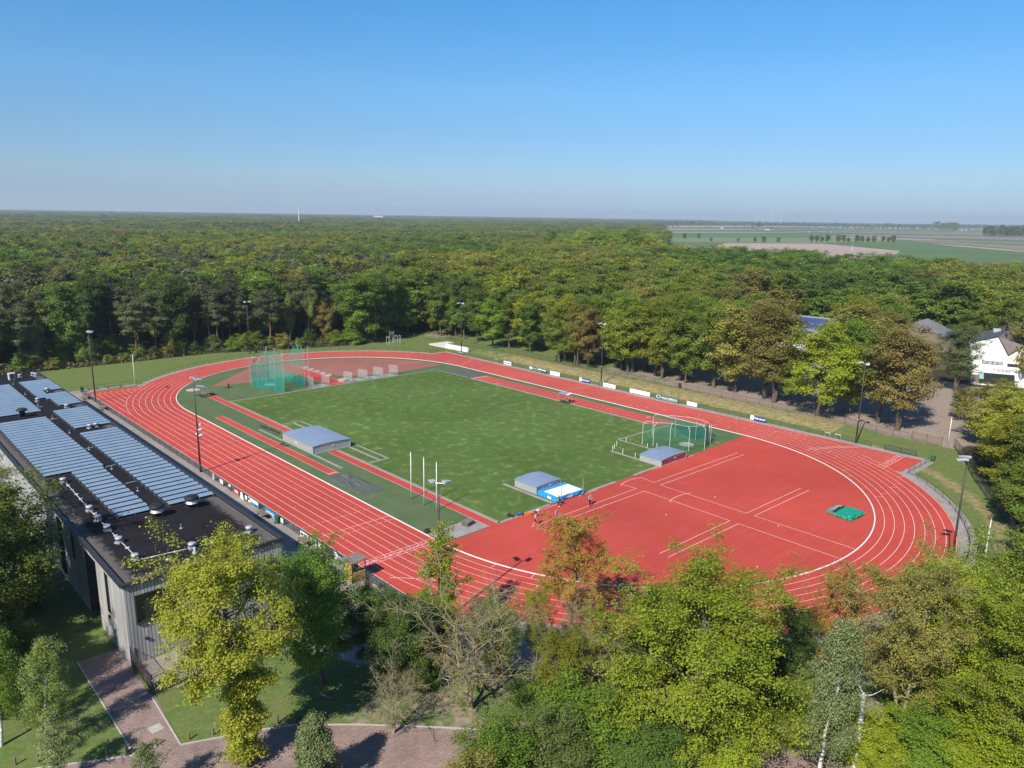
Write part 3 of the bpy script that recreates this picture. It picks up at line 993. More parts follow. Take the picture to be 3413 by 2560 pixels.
for a, b_, z0, z1, k in openings:
    a -= BY0
    b_ -= BY0
    dep = 0.35 if k else 1.4
    f = MB()
    f.box((dep, (a + b_) / 2, (z0 + z1) / 2), (0.1, b_ - a, z1 - z0))
    f.box((dep / 2, a - 0.02, (z0 + z1) / 2), (dep, 0.05, z1 - z0)).box((dep / 2, b_ + 0.02, (z0 + z1) / 2), (dep, 0.05, z1 - z0)).box((dep / 2, (a + b_) / 2, z1 + 0.02), (dep, b_ - a, 0.05))
    f = f.build('window' if k else 'door', M['dark_metal'], club)
    MB().box((dep - 0.08, (a + b_) / 2, (z0 + z1) / 2), (0.03, (b_ - a) * 0.8, (z1 - z0) * 0.9)).build('pane', M['glass_dark'], f)
for s in range(8, 100, 9):
    f = MB().box((LX - 0.12, s + 1.2, 1.5), (0.1, 2.4, 2.2)).build('window', M['dark_metal'], club)
    MB().box((LX - 0.05, s + 1.2, 1.5), (0.03, 2.2, 2.0)).build('pane', M['glass_dark'], f)
for x_, z_ in ((1.5, 2.2), (6.0, 4.2), (8.9, 1.4)):
    MB().box((x_, -0.09, z_), (0.26, 0.16, 0.22)).build('wall_lamp', M['dark_metal'], club)
MB().box((-0.09, 5.2, 2.7), (0.16, 0.3, 0.3)).build('wall_lamp', M['dark_metal'], club)

# solar collectors: each row is a frame with its panels
RZ = BH - 0.17
m, nt, b, o = nodes('solar_glass')
c = ramp(nt, noise(nt, 0.6, 3.0, 0.6, (1, 0.3, 1)), [(0.3, (0.185, 0.255, 0.335)), (0.7, (0.225, 0.295, 0.375))])  # pale blue stands in for the sky mirrored in the panels
nt.links.new(c, b.inputs['Base Color'])
b.inputs['Roughness'].default_value = 0.22
b.inputs['Specular IOR Level'].default_value = 0.7
M['solar'] = m
M['solar_frame'] = mat('anodised_frame', (0.16, 0.19, 0.22), (0.12, 0.15, 0.18), 2.0, 0.4, 0.5)


def solar_row(x0, x1, y, label, group):
    t = thing('solar_panel_row', label, 'solar panels', ((x0 + x1) / 2, y, RZ), 0, group)
    L = x1 - x0
    n = max(1, int(round(L / 1.75)))
    w = L / n
    for k in range(n):
        MB().box((-L / 2 + (k + 0.5) * w, 0, 0.355), (w - 0.012, 0.86, 0.045), 0, 0, ('X', R(6))).build('panel', M['solar'], t)
    f = MB()
    for k in range(n + 1):
        xx = -L / 2 + k * w
        f.tube([(xx, -0.44, 0.02), (xx, -0.44, 0.28)], 0.025, 4).tube([(xx, 0.44, 0.02), (xx, 0.44, 0.37)], 0.025, 4).tube([(xx, -0.46, 0.03), (xx, 0.46, 0.03)], 0.025, 4)
        f.tube([(xx, -0.42, 0.29), (xx, 0.42, 0.38)], 0.018, 4)
    f.box((0, -0.44, 0.03), (L, 0.05, 0.05)).box((0, 0.44, 0.03), (L, 0.05, 0.05))
    f.build('frame', M['solar_frame'], t)


def rows(y0, y1, spans, where, group):
    n = int(round((y0 - y1) / 1.5))
    for k in range(n):
        y = y0 - 0.75 - k * (y0 - y1) / n
        for ya, yb, x0, x1 in spans:
            if yb <= y < ya:
                solar_row(x0, x1, y, 'light blue solar panel row ' + where, group)


rows(52.3, 28.2, [(99, 41.9, -63.5, -58.6), (41.9, 38.7, -63.55, -61.7), (38.7, 36.4, -63.5, -58.7), (36.4, 34.2, -62.6, -58.7), (34.2, 0, -62.15, -58.7)], 'in the far track-side block of the roof', 'solar rows of the far block on the track side')
rows(24.9, 11.4, [(99, -99, -63.8, -58.75)], 'in the middle track-side block of the roof', 'solar rows of the middle block on the track side')
rows(8.4, -28.8, [(99, -99, -63.95, -58.9)], 'in the nearest track-side block of the roof', 'solar rows of the nearest block on the track side')
rows(51.5, 26.0, [(99, -99, -71.4, -65.15)], 'in the far left-hand block of the roof', 'solar rows of the far block on the left side')
rows(21.8, -28.9, [(99, -9.9, -72.2, -65.5), (-9.9, -99, -69.3, -65.8)], 'in the long near left-hand block of the roof', 'solar rows of the long near block on the left side')


# roof furniture
def cowl(loc, label, group='silver roof vents'):
    t = thing('roof_vent', label, 'roof vent', loc, rnd.random(), group)
    MB().box((0, 0, 0.09), (0.62, 0.62, 0.18)).build('base', M['grey_metal'], t)
    MB().lathe([(0.2, 0.18), (0.2, 0.42), (0.36, 0.44), (0.36, 0.62), (0.30, 0.66), (0.0, 0.70)], n=14).build('cowl', M['grey_metal'], t, True)


for (x, y), lb in (((-70.8, -12.3), 'silver roof vent at the head of the white cable, beside the solar rows'),
                   ((-70.9, -24.0), 'silver roof vent in leaf shade, first of the close pair along the white cable'),
                   ((-71.0, -27.5), 'silver roof vent in leaf shade, second of the close pair along the white cable'),
                   ((-71.0, -30.9), 'sunlit silver roof vent between the shaded vents along the white cable'),
                   ((-71.0, -34.8), 'shaded silver roof vent nearest to the corner vent along the white cable'),
                   ((-71.05, -39.9), 'bright silver roof vent at the near corner where the two cables meet'),
                   ((-66.1, -40.9), 'silver roof vent beside the small funnel at the near edge of the roof'),
                   ((-60.2, -40.8), 'silver roof vent above the treetop near the track-side corner of the roof'),
                   ((-62.9, -41.0), 'silver roof vent half hidden by the yellow-green treetop'),
                   ((-61.8, 11.4), 'left one of two silver vents side by side between solar blocks'),
                   ((-60.9, 11.55), 'right one of two silver vents side by side between solar blocks'),
                   ((-61.3, 27.0), 'silver roof vent alone between the far and middle solar blocks'),
                   ((-63.9, 34.9), 'silver roof vent in the notch at the walkway of the far solar block'),
                   ((-60.9, 42.4), 'silver roof vent in the notch near the outer edge of the far solar block'),
                   ((-62.1, 58.7), 'silver roof vent next to the white cooling unit at the far roof end'),
                   ((-59.8, 59.1), 'far one of two silver vents at the far corner of the roof'),
                   ((-59.5, 58.1), 'near one of two silver vents at the far corner of the roof')):
    cowl((x, y, RZ), lb)
t = thing('roof_funnel', 'small silver funnel-shaped vent at the near edge of the roof', 'roof vent', (-66.3, -42.2, RZ))
MB().lathe([(0.3, 0.0), (0.28, 0.1), (0.12, 0.4), (0.1, 0.6)], n=12).build('cone', M['grey_metal'], t, True)
MB().lathe([(0.17, 0.58), (0.2, 0.64), (0.0, 0.7)], n=12).build('cap', M['grey_metal'], t, True)
t = thing('roof_drain_cap', 'low silver cap on the near edge of the roof', 'roof vent', (-68.75, -41.9, RZ))
MB().lathe([(0.2, 0.0), (0.2, 0.12), (0.1, 0.2), (0.0, 0.22)], n=12).build('cap', M['grey_metal'], t, True)


def fan(x, y, skirt, label):
    t = thing('roof_fan', label, 'roof fan', (x, y, RZ), 0, 'black mushroom fans')
    MB().box((0, 0, 0.06), (1.1, 1.1, 0.12)).build('base', M['black'], t)
    MB().lathe([(0.42, 0.1), (0.42, 1.0), (0.5, 1.1)], n=16).build('stack', M['black'], t, True)
    if skirt:
        MB().lathe([(0.66, 0.62), (0.52, 0.85), (0.48, 1.08)], n=16).build('skirt', M['grey_metal'], t, False)
    MB().lathe([(0.45, 1.06), (0.75, 1.12), (0.78, 1.28), (0.6, 1.42), (0.0, 1.47)], n=18).build('cap', M['black'], t, True)


fan(-68.0, 25.0, False, 'tall black mushroom fan without skirt between the two left solar blocks')
fan(-65.9, -30.4, True, 'black mushroom fan with white skirt at the near end of the left solar block')
fan(-62.1, -30.3, True, 'black mushroom fan with white skirt at the near end of the track-side solar block')
t = thing('cooling_unit', 'white box-shaped cooling unit at the far end of the roof', 'air conditioner', (-63.8, 56.6, RZ))
bevel(MB().box((0, 0, 0.85), (1.15, 0.5, 1.3)).build('casing', M['white'], t), 0.04)
MB().box((0.05, -0.27, 0.85), (0.75, 0.04, 1.0)).build('grille', M['dark_metal'], t)
MB().box((-0.35, 0, 0.1), (0.08, 0.6, 0.2)).box((0.35, 0, 0.1), (0.08, 0.6, 0.2)).build('feet', M['steel'], t)
for (x, y) in ((-64.3, 52.7), (-64.4, 42.0), (-64.5, 31.8), (-64.65, 21.2), (-64.75, 10.6), (-64.8, 0.1), (-64.9, -10.6), (-64.95, -20.9), (-65.1, -35.2)):
    t = thing('roof_anchor', 'small silver fall-protection post on the black walkway of the roof', 'roof anchor', (x, y, RZ), 0, 'silver anchor posts along the roof walkway')
    MB().lathe([(0.16, 0.0), (0.14, 0.04), (0.03, 0.06), (0.03, 0.42)], n=8).build('post', M['grey_metal'], t)
    MB().lathe([(0.05, 0.40), (0.06, 0.46), (0.0, 0.5)], n=8).build('eye', M['grey_metal'], t)
for pts, lb in (([(-70.6, -12.8), (-70.85, -25.5), (-70.8, -39.5)], 'thin white cable running along the left vents'), ([(-70.6, -40.2), (-68.2, -40.5), (-66.6, -40.75)], 'thin white cable along the near edge between two vents'), ([(-65.4, -40.9), (-63, -40.9), (-60.6, -40.85)], 'thin white cable behind the treetop along the near edge')):
    mb = MB().tube([(x, y, RZ + 0.07) for x, y in pts], 0.03, 5)
    n = int(math.dist(pts[0], pts[-1]) / 1.9)
    for k in range(n):
        q = Vector(pts[0]).lerp(Vector(pts[-1]), (k + 0.5) / n)
        mb.box((q.x, q.y, RZ + 0.05), (0.36, 0.14, 0.09), rnd.uniform(-0.3, 0.3))
    tag(mb.build('roof_cable', M['white']), lb, 'cable')
for y in (-9.4, 20.4, 0.6, 30.2, -17.5):
    mb = MB().tube([(-65.3, y, RZ + 0.06), (-64.1, y + 0.1, RZ + 0.06)], 0.05, 5)
    tag(mb.build('cable_duct', M['steel']), 'grey cable duct crossing the black walkway between two solar blocks', 'cable', 'cable ducts across the roof walkway')

# ------------------------------------------------------------------ buildings beyond the park
PZ = 0.72


def plane_pt(px, py, A, n):
    d = AF + (px - PW / 2) / FPX * AR - (py - PH / 2) / FPX * AU
    c0 = np.array(CAM)
    t = np.dot(np.array(A) - c0, n) / np.dot(d, n)
    return Vector(c0 + t * d)


def zp(zx, zy):
    return 3000 + zx / 5.356, 1060 + zy / 5.356


A_ = Vector((119.8, -57.9, PZ))
FD = Vector((124.05 - 119.77, -66.27 + 57.85, 0)).normalized()
FN = Vector((FD.y, -FD.x, 0))
if FN.x > 0:
    FN = -FN                                                    # outward, towards the track


def on_front(zx, zy):
    return plane_pt(*zp(zx, zy), A_, FN)


school = thing('white_building', 'white gabled building with a brown folded roof and dark lettering over its glass entrance', 'building', A_)


def loc(v):
    return (v.x - A_.x, v.y - A_.y, v.z - A_.z)


fp = [on_front(*q) for q in ((1285, 1140), (1240, 440), (1755, 338), (1927, 665), (2215, 500), (2420, 420), (2760, 700), (2760, 1400))]
base_l = Vector((fp[0].x, fp[0].y, PZ - 0.3))
base_r = Vector((fp[7].x, fp[7].y, PZ - 0.3))
wall = [base_l, fp[1], fp[2], fp[3], fp[4], fp[5], fp[6], base_r]
MB().solid([loc(v) for v in wall], -FN * 0.4).build('wall', M['wall_white'], school)
M['brown_roof'] = mat('brown_sheet_roof', (0.23, 0.19, 0.175), (0.19, 0.155, 0.145), 0.6, 0.6, stretch=(1, 1, 1), fine=0.08, fscale=6)
M['dark_roof'] = mat('dark_sheet_roof', (0.062, 0.066, 0.062), (0.085, 0.09, 0.085), 0.6, 0.6)
M['mauve_roof'] = mat('grey_mauve_roof', (0.165, 0.16, 0.175), (0.14, 0.135, 0.15), 0.5, 0.6)


def roof_slab(pts, name, m_, parent, th=0.18, up=0.06):
    mb = MB()
    mb.solid([(v[0], v[1], v[2] + up) for v in pts], (0, 0, th))
    return mb.build(name, m_, parent)


ft = FN * 0.45
ridge = plane_pt(*zp(2105, 125), A_ - FN * 15, FN)
rt2 = plane_pt(*zp(2330, 420), A_ - FN * 15, FN)
brown = roof_slab([loc(fp[2] + ft), loc(fp[3] + ft), loc(fp[4] + ft), loc(fp[5] + ft), loc(rt2), loc(ridge)], 'roof', M['brown_roof'], school)
l2 = plane_pt(*zp(1245, 320), A_ - FN * 15, FN)
r2 = plane_pt(*zp(1905, 170), A_ - FN * 15, FN)
dark = roof_slab([loc(fp[1] + ft), loc(fp[2] + ft), loc(ridge), loc(r2), loc(l2)], 'roof', M['dark_roof'], school, 0.16, 0.25)


def drop(v, z=PZ - 0.3):
    return Vector((v.x, v.y, z))


MB().solid([loc(v) for v in (base_l, fp[1], l2, drop(l2))], FD * 0.3).build('wall', M['wall_white'], school)
MB().solid([loc(v) for v in (drop(l2), l2, r2, ridge, rt2, drop(rt2))], -FN * 0.3).build('wall', M['wall_white'], school)
MB().solid([loc(v) for v in (base_r, fp[6], rt2, drop(rt2))], -FD * 0.3).build('wall', M['wall_white'], school)


def on_poly(zx, zy, P0, P1, P2, up=0.0):
    n = (P1 - P0).cross(P2 - P0)
    return plane_pt(*zp(zx, zy), P0 + Vector((0, 0, up)), np.array(n))


sk = [on_poly(*q, fp[2] + ft, fp[3] + ft, ridge, 0.36) for q in ((2005, 418), (2030, 572), (2212, 438))]
s_ = MB().solid([loc(v) for v in sk], (0, 0, 0.1)).build('skylight', M['grey_metal'], brown)
cen = (sk[0] + sk[1] + sk[2]) / 3
MB().solid([loc(cen.lerp(v, 0.82) + Vector((0, 0, 0.12))) for v in sk], (0, 0, 0.03)).build('pane', M['glass_blue'], brown)
for q, h in (((2028, 258), 1.5), ((1893, 340), 1.0), ((1905, 165), 1.8)):
    v = on_poly(*q, fp[2] + ft, fp[3] + ft, ridge, 0.3)
    MB().lathe([(0.22, -0.6), (0.22, h * 0.5), (0.3, h * 0.55), (0.3, h * 0.9), (0.1, h)], loc(v), 10).build('chimney', M['mast_brown'], brown, True)
v = on_poly(1720, 240, fp[1] + ft, fp[2] + ft, l2, 0.5)
MB().box(loc(v + Vector((0, 0, 0.3))), (1.6, 1.6, 0.9), 0.4).build('chimney', M['grey_metal'], dark)


def front_box(z0, z1, name, m_, off=0.06, th=0.1, parent=None, inset=0.0):
    a, b_, c_, d_ = [on_front(*q) for q in ((z0[0], z0[1]), (z1[0], z0[1]), (z1[0], z1[1]), (z0[0], z1[1]))]
    sl = 0.085 * (z1[0] - z0[0])
    b_ = on_front(z1[0], z0[1] + sl)
    c_ = on_front(z1[0], z1[1] + sl)
    if inset:
        cc = (a + b_ + c_ + d_) / 4
        a, b_, c_, d_ = [cc.lerp(v, inset) for v in (a, b_, c_, d_)]
    return MB().solid([loc(v + FN * off) for v in (a, b_, c_, d_)], FN * th).build(name, m_, parent or school)


for q0, q1 in (((1462, 755), (1835, 812)), ((1912, 812), (2140, 868))):
    f = front_box(q0, q1, 'window', M['dark_metal'], 0.0, 0.06)
    n = 4 if q0[0] < 1500 else 3
    for k in range(n):
        xa = q0[0] + (q1[0] - q0[0]) * (k + 0.07) / n
        xb = q0[0] + (q1[0] - q0[0]) * (k + 0.93) / n
        sl = 0.085 * (xa - q0[0])
        front_box((xa, q0[1] + 6 + sl), (xb, q1[1] - 6 + sl), 'pane', M['grey_metal'] if n == 4 else M['mast_brown'], 0.06, 0.03, f)  # light grey on the wider window: reflection put into the pane colour
ent = front_box((1400, 965), (2045, 1160), 'entrance', M['glass_dark'], 0.02, 0.06)
for xx in (1500, 1620, 1700, 1810, 1870, 1960, 2035):
    sl = 0.085 * (xx - 1400)
    front_box((xx - 6, 968 + sl), (xx + 6, 1155 + sl), 'mullion', M['dark_green'], 0.085, 0.06, ent)
front_box((1410, 975), (1490, 1080), 'notice', M['net_teal'] if False else mat('pale_teal_notice', (0.25, 0.55, 0.50), None, 2, 0.6), 0.09, 0.03, ent)
front_box((1280, 1000), (1398, 1140), 'timber_panel', M['wood'], 0.02, 0.05)
me = text_mesh("'T KWARTIER", 1.0)
lo = on_front(1890, 945)
o = link('lettering', me, school, loc(lo + FN * 0.12))
me.materials.append(mat('grey_lettering', (0.13, 0.13, 0.14), None, 2, 0.5))
X_, Z_ = -FD if False else FD, Vector((0, 0, 1))
o.rotation_euler = Matrix((X_, Z_, FN)).transposed().to_euler()

# the grey roof between the trees
grey = thing('grey_roofed_building', 'low building with a grey hipped roof and a glass strip, half hidden by park trees', 'building', (169, -32, PZ))
B0 = Vector((169, -32, PZ))
rp = [Vector(q) for q in ((163.7, -35.7, 6.4), (169.5, -39.5, 6.6), (179.5, -29.5, 6.6), (167.0, -22.0, 6.4))]
top = [Vector((171.0, -29.5, 10.1))]
roof = MB()
roof.add([v - B0 for v in rp + top], [(0, 1, 4), (1, 2, 4), (2, 3, 4), (3, 0, 4), (3, 2, 1, 0)])
roof.build('roof', M['mauve_roof'], grey)
c_ = sum(rp, Vector()) / 4
MB().prism([((v.x - c_.x) * 0.96 + c_.x - B0.x, (v.y - c_.y) * 0.96 + c_.y - B0.y) for v in rp], -0.3, 5.6).build('wall', mat('brown_render', (0.24, 0.20, 0.17), None, 0.6, 0.9), grey)
MB().solid([rp[0].lerp(rp[1], 0.1) - B0 + Vector((-0.15, -0.2, -0.75)), rp[0].lerp(rp[1], 0.95) - B0 + Vector((-0.15, -0.2, -0.75)), rp[0].lerp(rp[1], 0.95) - B0 + Vector((0.1, 0.1, 0.25)), rp[0].lerp(rp[1], 0.1) - B0 + Vector((0.1, 0.1, 0.25))], (-0.06, -0.08, 0.05)).build('glass_strip', M['glass_blue'], grey)


# solar-roofed white building
def zs(zx, zy):
    return 2400 + zx / 4.424, 1040 + zy / 4.424


sol = thing('solar_roofed_building', 'white building with a blue solar-panelled roof seen through the park trees', 'building', (146, 4, PZ))
B1 = Vector((146, 4, PZ))
p_fl, p_fr = Vector((*at(*zs(180, 330), 4.3), 4.3)), Vector((*at(*zs(1300, 420), 4.3), 4.3))
p_bl, p_br = Vector((*at(*zs(760, 20), 7.2), 7.2)), Vector((*at(*zs(1880, 135), 7.2), 7.2))
foot = [p_fl, p_fr, p_br, p_bl]
MB().prism([(v.x - B1.x, v.y - B1.y) for v in foot], -0.3, 3.3).build('wall', M['wall_white'], sol)
c_ = sum(foot, Vector()) / 4
r_ = MB().solid([(v - c_) * 1.04 + c_ - B1 for v in foot], (0, 0, 0.25)).build('roof', M['grey_metal'], sol)
M['pv'] = paving_mat('blue_solar_cells', (0.025, 0.055, 0.21), (0.03, 0.065, 0.24), (0.12, 0.14, 0.22), 1.7, 1.0, 0.5, 0.2)
q4 = [p_fl.lerp(p_bl, 0.45), p_fr.lerp(p_br, 0.45), p_br.lerp(p_fr, 0.06), p_bl.lerp(p_fl, 0.06)]
MB().solid([v - B1 + Vector((0, 0, 0.30)) for v in q4], (0, 0, 0.06)).build('solar_panels', M['pv'], r_)
f = MB().solid([p_fl.lerp(p_fr, s) - B1 + Vector((0, 0, z_)) for s, z_ in ((0.1, -3.4), (0.35, -3.4), (0.35, -1.6), (0.1, -1.6))], (-0.08, -0.06, 0)).build('window', M['glass_dark'], sol)
MB().box((p_br.x - B1.x + 5, p_br.y - B1.y - 6, 2.8), (9, 6, 6.4), 0.5).build('brick_annex', mat('red_brick', (0.20, 0.085, 0.06), (0.15, 0.065, 0.05), 1.5, 0.9, fine=0.2, fscale=3), sol)
# ------------------------------------------------------------------ floodlights, poles, fences
def floodlight(x, y, face, label, speakers=False, h=15.0, sep=0.0):
    z0 = gz(x, y)
    t = thing('floodlight_mast', label, 'floodlight', (x, y, z0), face, 'floodlight masts round the track')
    MB().tube([(0, 0, 0), (0, 0, h * 0.5), (0, 0, h)], [0.15, 0.115, 0.075], 10).build('pole', M['mast_brown'], t, True)
    MB().tube([(0, 0, 0), (0, 0, 1.3)], 0.165, 10).build('base_sleeve', M['dark_metal'], t, True)
    MB().tube([(0.1, -0.75, h + 0.02), (0.1, 0.75, h + 0.02)], 0.04, 6).tube([(0, 0, h), (0.1, 0, h + 0.02)], 0.05, 6).build('cross_arm', M['grey_metal'], t)
    for sgn, yaw in ((-1, -0.45), (1, 0.45)):
        hd = MB()
        c = (0.42, sgn * 0.75, h + 0.12)
        hd.box(c, (0.95, 0.62, 0.16), yaw * 1.0, 0, ('Y', R(12)))
        hd.box((c[0] - 0.50, c[1] - 0.12 * sgn, c[2] + 0.05), (0.3, 0.34, 0.26), yaw)
        ho = bevel(hd.build('lamp_head', M['grey_metal'], t), 0.03)
        MB().box((c[0] + 0.05, c[1], c[2] - 0.10), (0.8, 0.5, 0.02), yaw, 0, ('Y', R(12))).build('lens', M['glass_blue'], ho)
    MB().box((0.12, 0, 4.5), (0.1, 0.12, 0.3)).build('junction_box', M['grey_metal'], t)
    if speakers:
        for dx, dy, dz in ((0.3, 0.12, 7.7), (0.3, -0.1, 6.9), (0.05, 0.34, 6.2), (0.3, -0.22, 6.0)):
            s_ = MB().lathe([(0.1, -0.25), (0.12, -0.1), (0.3, 0.22), (0.28, 0.25), (0.1, 0.12)], n=10)
            o_ = s_.build('loudspeaker', M['white'], t, True)
            o_.location = (dx, dy, dz)
            o_.rotation_euler = (R(15) * (1 if dy > 0 else -1), R(100), 0)
    return t


floodlight(-48.5, -57.8, R(40), 'brown floodlight mast nearest the camera, rising from the treetops by the finish')
floodlight(-48.9, 3.0, R(0), 'brown floodlight mast with four white loudspeakers halfway up, by the home straight', True)
floodlight(-48.4, 62.2, R(-20), 'brown floodlight mast at the far end of the sprint lanes, beside picnic tables')
floodlight(0.8, 95.2, R(-90), 'floodlight mast in front of the dark wood behind the green hammer cage')
floodlight(48.4, 56.7, R(200), 'floodlight mast behind the white L-shaped slab at the far bend')
floodlight(49.1, 3.5, R(180), 'floodlight mast beside a blank white board on the back straight')
floodlight(48.0, -59.1, R(170), 'floodlight mast beside the two white hurdles near the sprint chute')
floodlight(-0.3, -89.6, R(95), 'floodlight mast rising from the olive tree outside the near bend')


def flagpole(x, y, h, label, group=None):
    t = thing('flagpole', label, 'flagpole', (x, y, gz(x, y)), 0, group)
    MB().tube([(0, 0, 0), (0, 0, h * 0.6), (0, 0, h)], [0.085, 0.07, 0.05], 10).build('pole', M['white'], t, True)
    MB().lathe([(0.055, h), (0.09, h + 0.06), (0.07, h + 0.16), (0.0, h + 0.2)], n=10).build('finial', M['orange'], t, True)
    MB().box((0.07, 0, 1.2), (0.04, 0.03, 0.2)).build('cleat', M['steel'], t)


flagpole(-30.68, -28.2, 7.1, 'white flagpole on the left of the three beside the red run-up', 'three white flagpoles')
flagpole(-30.68, -31.3, 7.1, 'white flagpole in the middle of the three beside the red run-up', 'three white flagpoles')
flagpole(-30.6, -34.1, 7.1, 'white flagpole behind the floodlight head, last of the three', 'three white flagpoles')
flagpole(-37.0, 73.5, 7.2, 'white flagpole alone on the grass beyond the sprint start')
flagpole(7.7, -91.0, 6.2, 'white flagpole with an orange top on the grass outside the near bend')
flagpole(58.5, -71.4, 5.6, 'thin white flagpole at the corner by the wooden bar gate')


def fence(pts, h, name, label, post_m, mesh_m=None, rail=True, step=2.6, pr=0.03, group=None, rails=None, upright=None):
    """fence along pts; every post is a part"""
    t = thing(name, label, 'fence', (pts[0][0], pts[0][1], 0), 0, group)
    ox, oy = pts[0][0], pts[0][1]
    P = []
    for a, b_ in zip(pts, pts[1:]):
        L = math.dist(a, b_)
        n = max(1, int(round(L / step)))
        P += [(a[0] + (b_[0] - a[0]) * k / n, a[1] + (b_[1] - a[1]) * k / n) for k in range(n)]
    P.append(pts[-1])
    if len(P) > 98:
        P = P[::2]
    base = MB().tube([(0, 0, 0), (0, 0, h)], pr, 6)
    first = None
    for x, y in P:
        if first is None:
            first = base.build('post', post_m, t, loc=(x - ox, y - oy, gz(x, y)))
        else:
            c = first.copy()
            col.objects.link(c)
            c.parent = t
            c.location = (x - ox, y - oy, gz(x, y))
    for zz in (rails if rails is not None else ([h - 0.03] if rail else [])):
        MB().tube([(x - ox, y - oy, gz(x, y) + zz) for x, y in P], 0.028, 5).build('rail', post_m, t)
    if mesh_m:
        mb = MB()
        for a, b_ in zip(P, P[1:]):
            mb.add([(a[0] - ox, a[1] - oy, gz(*a) + 0.05), (b_[0] - ox, b_[1] - oy, gz(*b_) + 0.05), (b_[0] - ox, b_[1] - oy, gz(*b_) + h - 0.05), (a[0] - ox, a[1] - oy, gz(*a) + h - 0.05)], [(0, 1, 2, 3)])
        mb.build('wire_mesh', mesh_m, t, fix=False)
    if upright:
        mb = MB()
        for a, b_ in zip(P, P[1:]):
            n = max(2, int(math.dist(a, b_) / upright))
            for k in range(1, n):
                x, y = a[0] + (b_[0] - a[0]) * k / n - ox, a[1] + (b_[1] - a[1]) * k / n - oy
                mb.tube([(x, y, gz(x + ox, y + oy) + 0.1), (x, y, gz(x + ox, y + oy) + h - 0.02)], 0.014, 4)
        mb.build('bars', post_m, t)
    return t


fence([(-48.72, y) for y in np.arange(71.5, -60, -2.75)] + [(-48.85, -60.2)], 1.08, 'rail_fence', 'low dark mesh fence with a handrail along the home straight', M['dark_metal'], M['mesh_dark'], step=2.75, rails=[1.05, 0.55, 0.12])
fence([(-50.2, 74.9), (-36.4, 73.9)] + arc(0, HALF, 47.6, 141, 26, 40), 1.0, 'rail_fence', 'low dark rail round the far bend beside the grass', M['dark_metal'], None, step=3.2, rails=[0.97])
fence([(47.7, 60.5), (47.75, 0), (47.75, -62)], 1.0, 'rail_fence', 'thin rail fence with wire along the back straight, holding the boards', M['dark_metal'], M['mesh_thin'], step=3.0, pr=0.025)
fence([(47.3, -72.3), (37.2, -72.1)] + arc(0, -HALF, 47.6, 321, 236, 26), 1.0, 'rail_fence', 'low dark rail round the near bend beside the trees', M['dark_metal'], None, step=2.8, rails=[0.97, 0.5])
fence([(47.8, -64.3), (47.8, -69.7)], 1.1, 'mesh_screen', 'short dark mesh screen at the sprint chute', M['dark_metal'], M['mesh_dark'], step=2.7, pr=0.05)
fence([(41.6, 63.2), (46.9, 63.0)], 1.1, 'mesh_screen', 'short dark mesh screen at the corner of the far bend', M['dark_metal'], M['mesh_thin'], step=2.6, pr=0.05)
fence([(56.3, 84.8), (57.6, 74), (57.8, 58), (57.8, 30), (57.8, -6), (57.9, -34), (57.9, -62), (57.9, -65.3)], 1.35, 'wire_fence', 'long dark wire fence on top of the bank below the park', M['dark_metal'], M['mesh_thin'], step=3.0)
fence([(58.6, -72.4), (52.5, -75.8), (43.5, -79.6), (34.9, -83.9), (27.2, -88.0), (22.3, -90.4), (14, -93.2), (4, -96)], 1.9, 'wire_fence', 'tall dark mesh fence in the tree shade outside the near bend', M['dark_metal'], M['mesh_dark'], step=2.8, rails=[1.87])
fence([(x, edge_y(x) - 1.2) for x in (-110, -90, -72, -50, -29, -7, 6, 18, 31, 43, 52)], 1.3, 'wire_fence', 'dark wire fence between the far grass and the wood', M['dark_metal'], M['mesh_thin'], step=3.2)
fence([(-67.4, -51.2), (-69.7, -50.75), (-72.0, -50.45), (-73.45, -50.6)], 1.75, 'bar_fence', 'tall dark bar fence in front of the gable of the long building', M['mast_brown'], None, rails=[1.7, 0.12], step=2.3, upright=0.16)
fence([(-67.4, -51.25), (-64.5, -51.8), (-62.9, -50.4)], 1.75, 'bar_fence', 'tall dark bar fence behind the trunk of the yellow-green oak', M['mast_brown'], None, rails=[1.7, 0.12], step=2.2, upright=0.16)
t = thing('bar_gate', 'tall brown bar gate at the corner of the long building', 'gate', (-73.55, -44.95, 0))
for y in (0, -2.9, -5.6):
    MB().tube([(0, y, 0), (0, y, 1.95)], 0.05, 6).build('post', M['mast_brown'], t)
mb = MB()
for y0, y1 in ((-0.1, -2.8), (-3.0, -5.5)):
    mb.tube([(0, y0, 0.15), (0, y1, 0.15)], 0.03, 5).tube([(0, y0, 1.75), (0, y1, 1.75)], 0.03, 5)
    for y in np.arange(y0 - 0.12, y1, -0.13):
        mb.tube([(0, y, 0.15), (0, y, 1.75)], 0.013, 4)
mb.build('gate_leaf', M['mast_brown'], t)
MB().box((0.05, -5.2, 1.0), (0.08, 0.3, 0.5)).build('notice', M['sky_blue'], t)
t = thing('bar_gate', 'wide brown wooden bar gate in the fence below the park', 'gate', (57.95, -65.4, gz(57.9, -65.4)))
for y in (0, -2.55, -5.1):
    MB().box((0, y, 0.95), (0.16, 0.16, 1.9)).build('post', M['wood'], t)
mb = MB().box((0, -2.55, 0.25), (0.05, 5.0, 0.08)).box((0, -2.55, 1.55), (0.05, 5.0, 0.08))
for y in np.arange(-0.2, -5.0, -0.2):
    mb.box((0.04, y, 0.92), (0.03, 0.07, 1.5))
mb.build('gate_leaf', M['wood'], t)


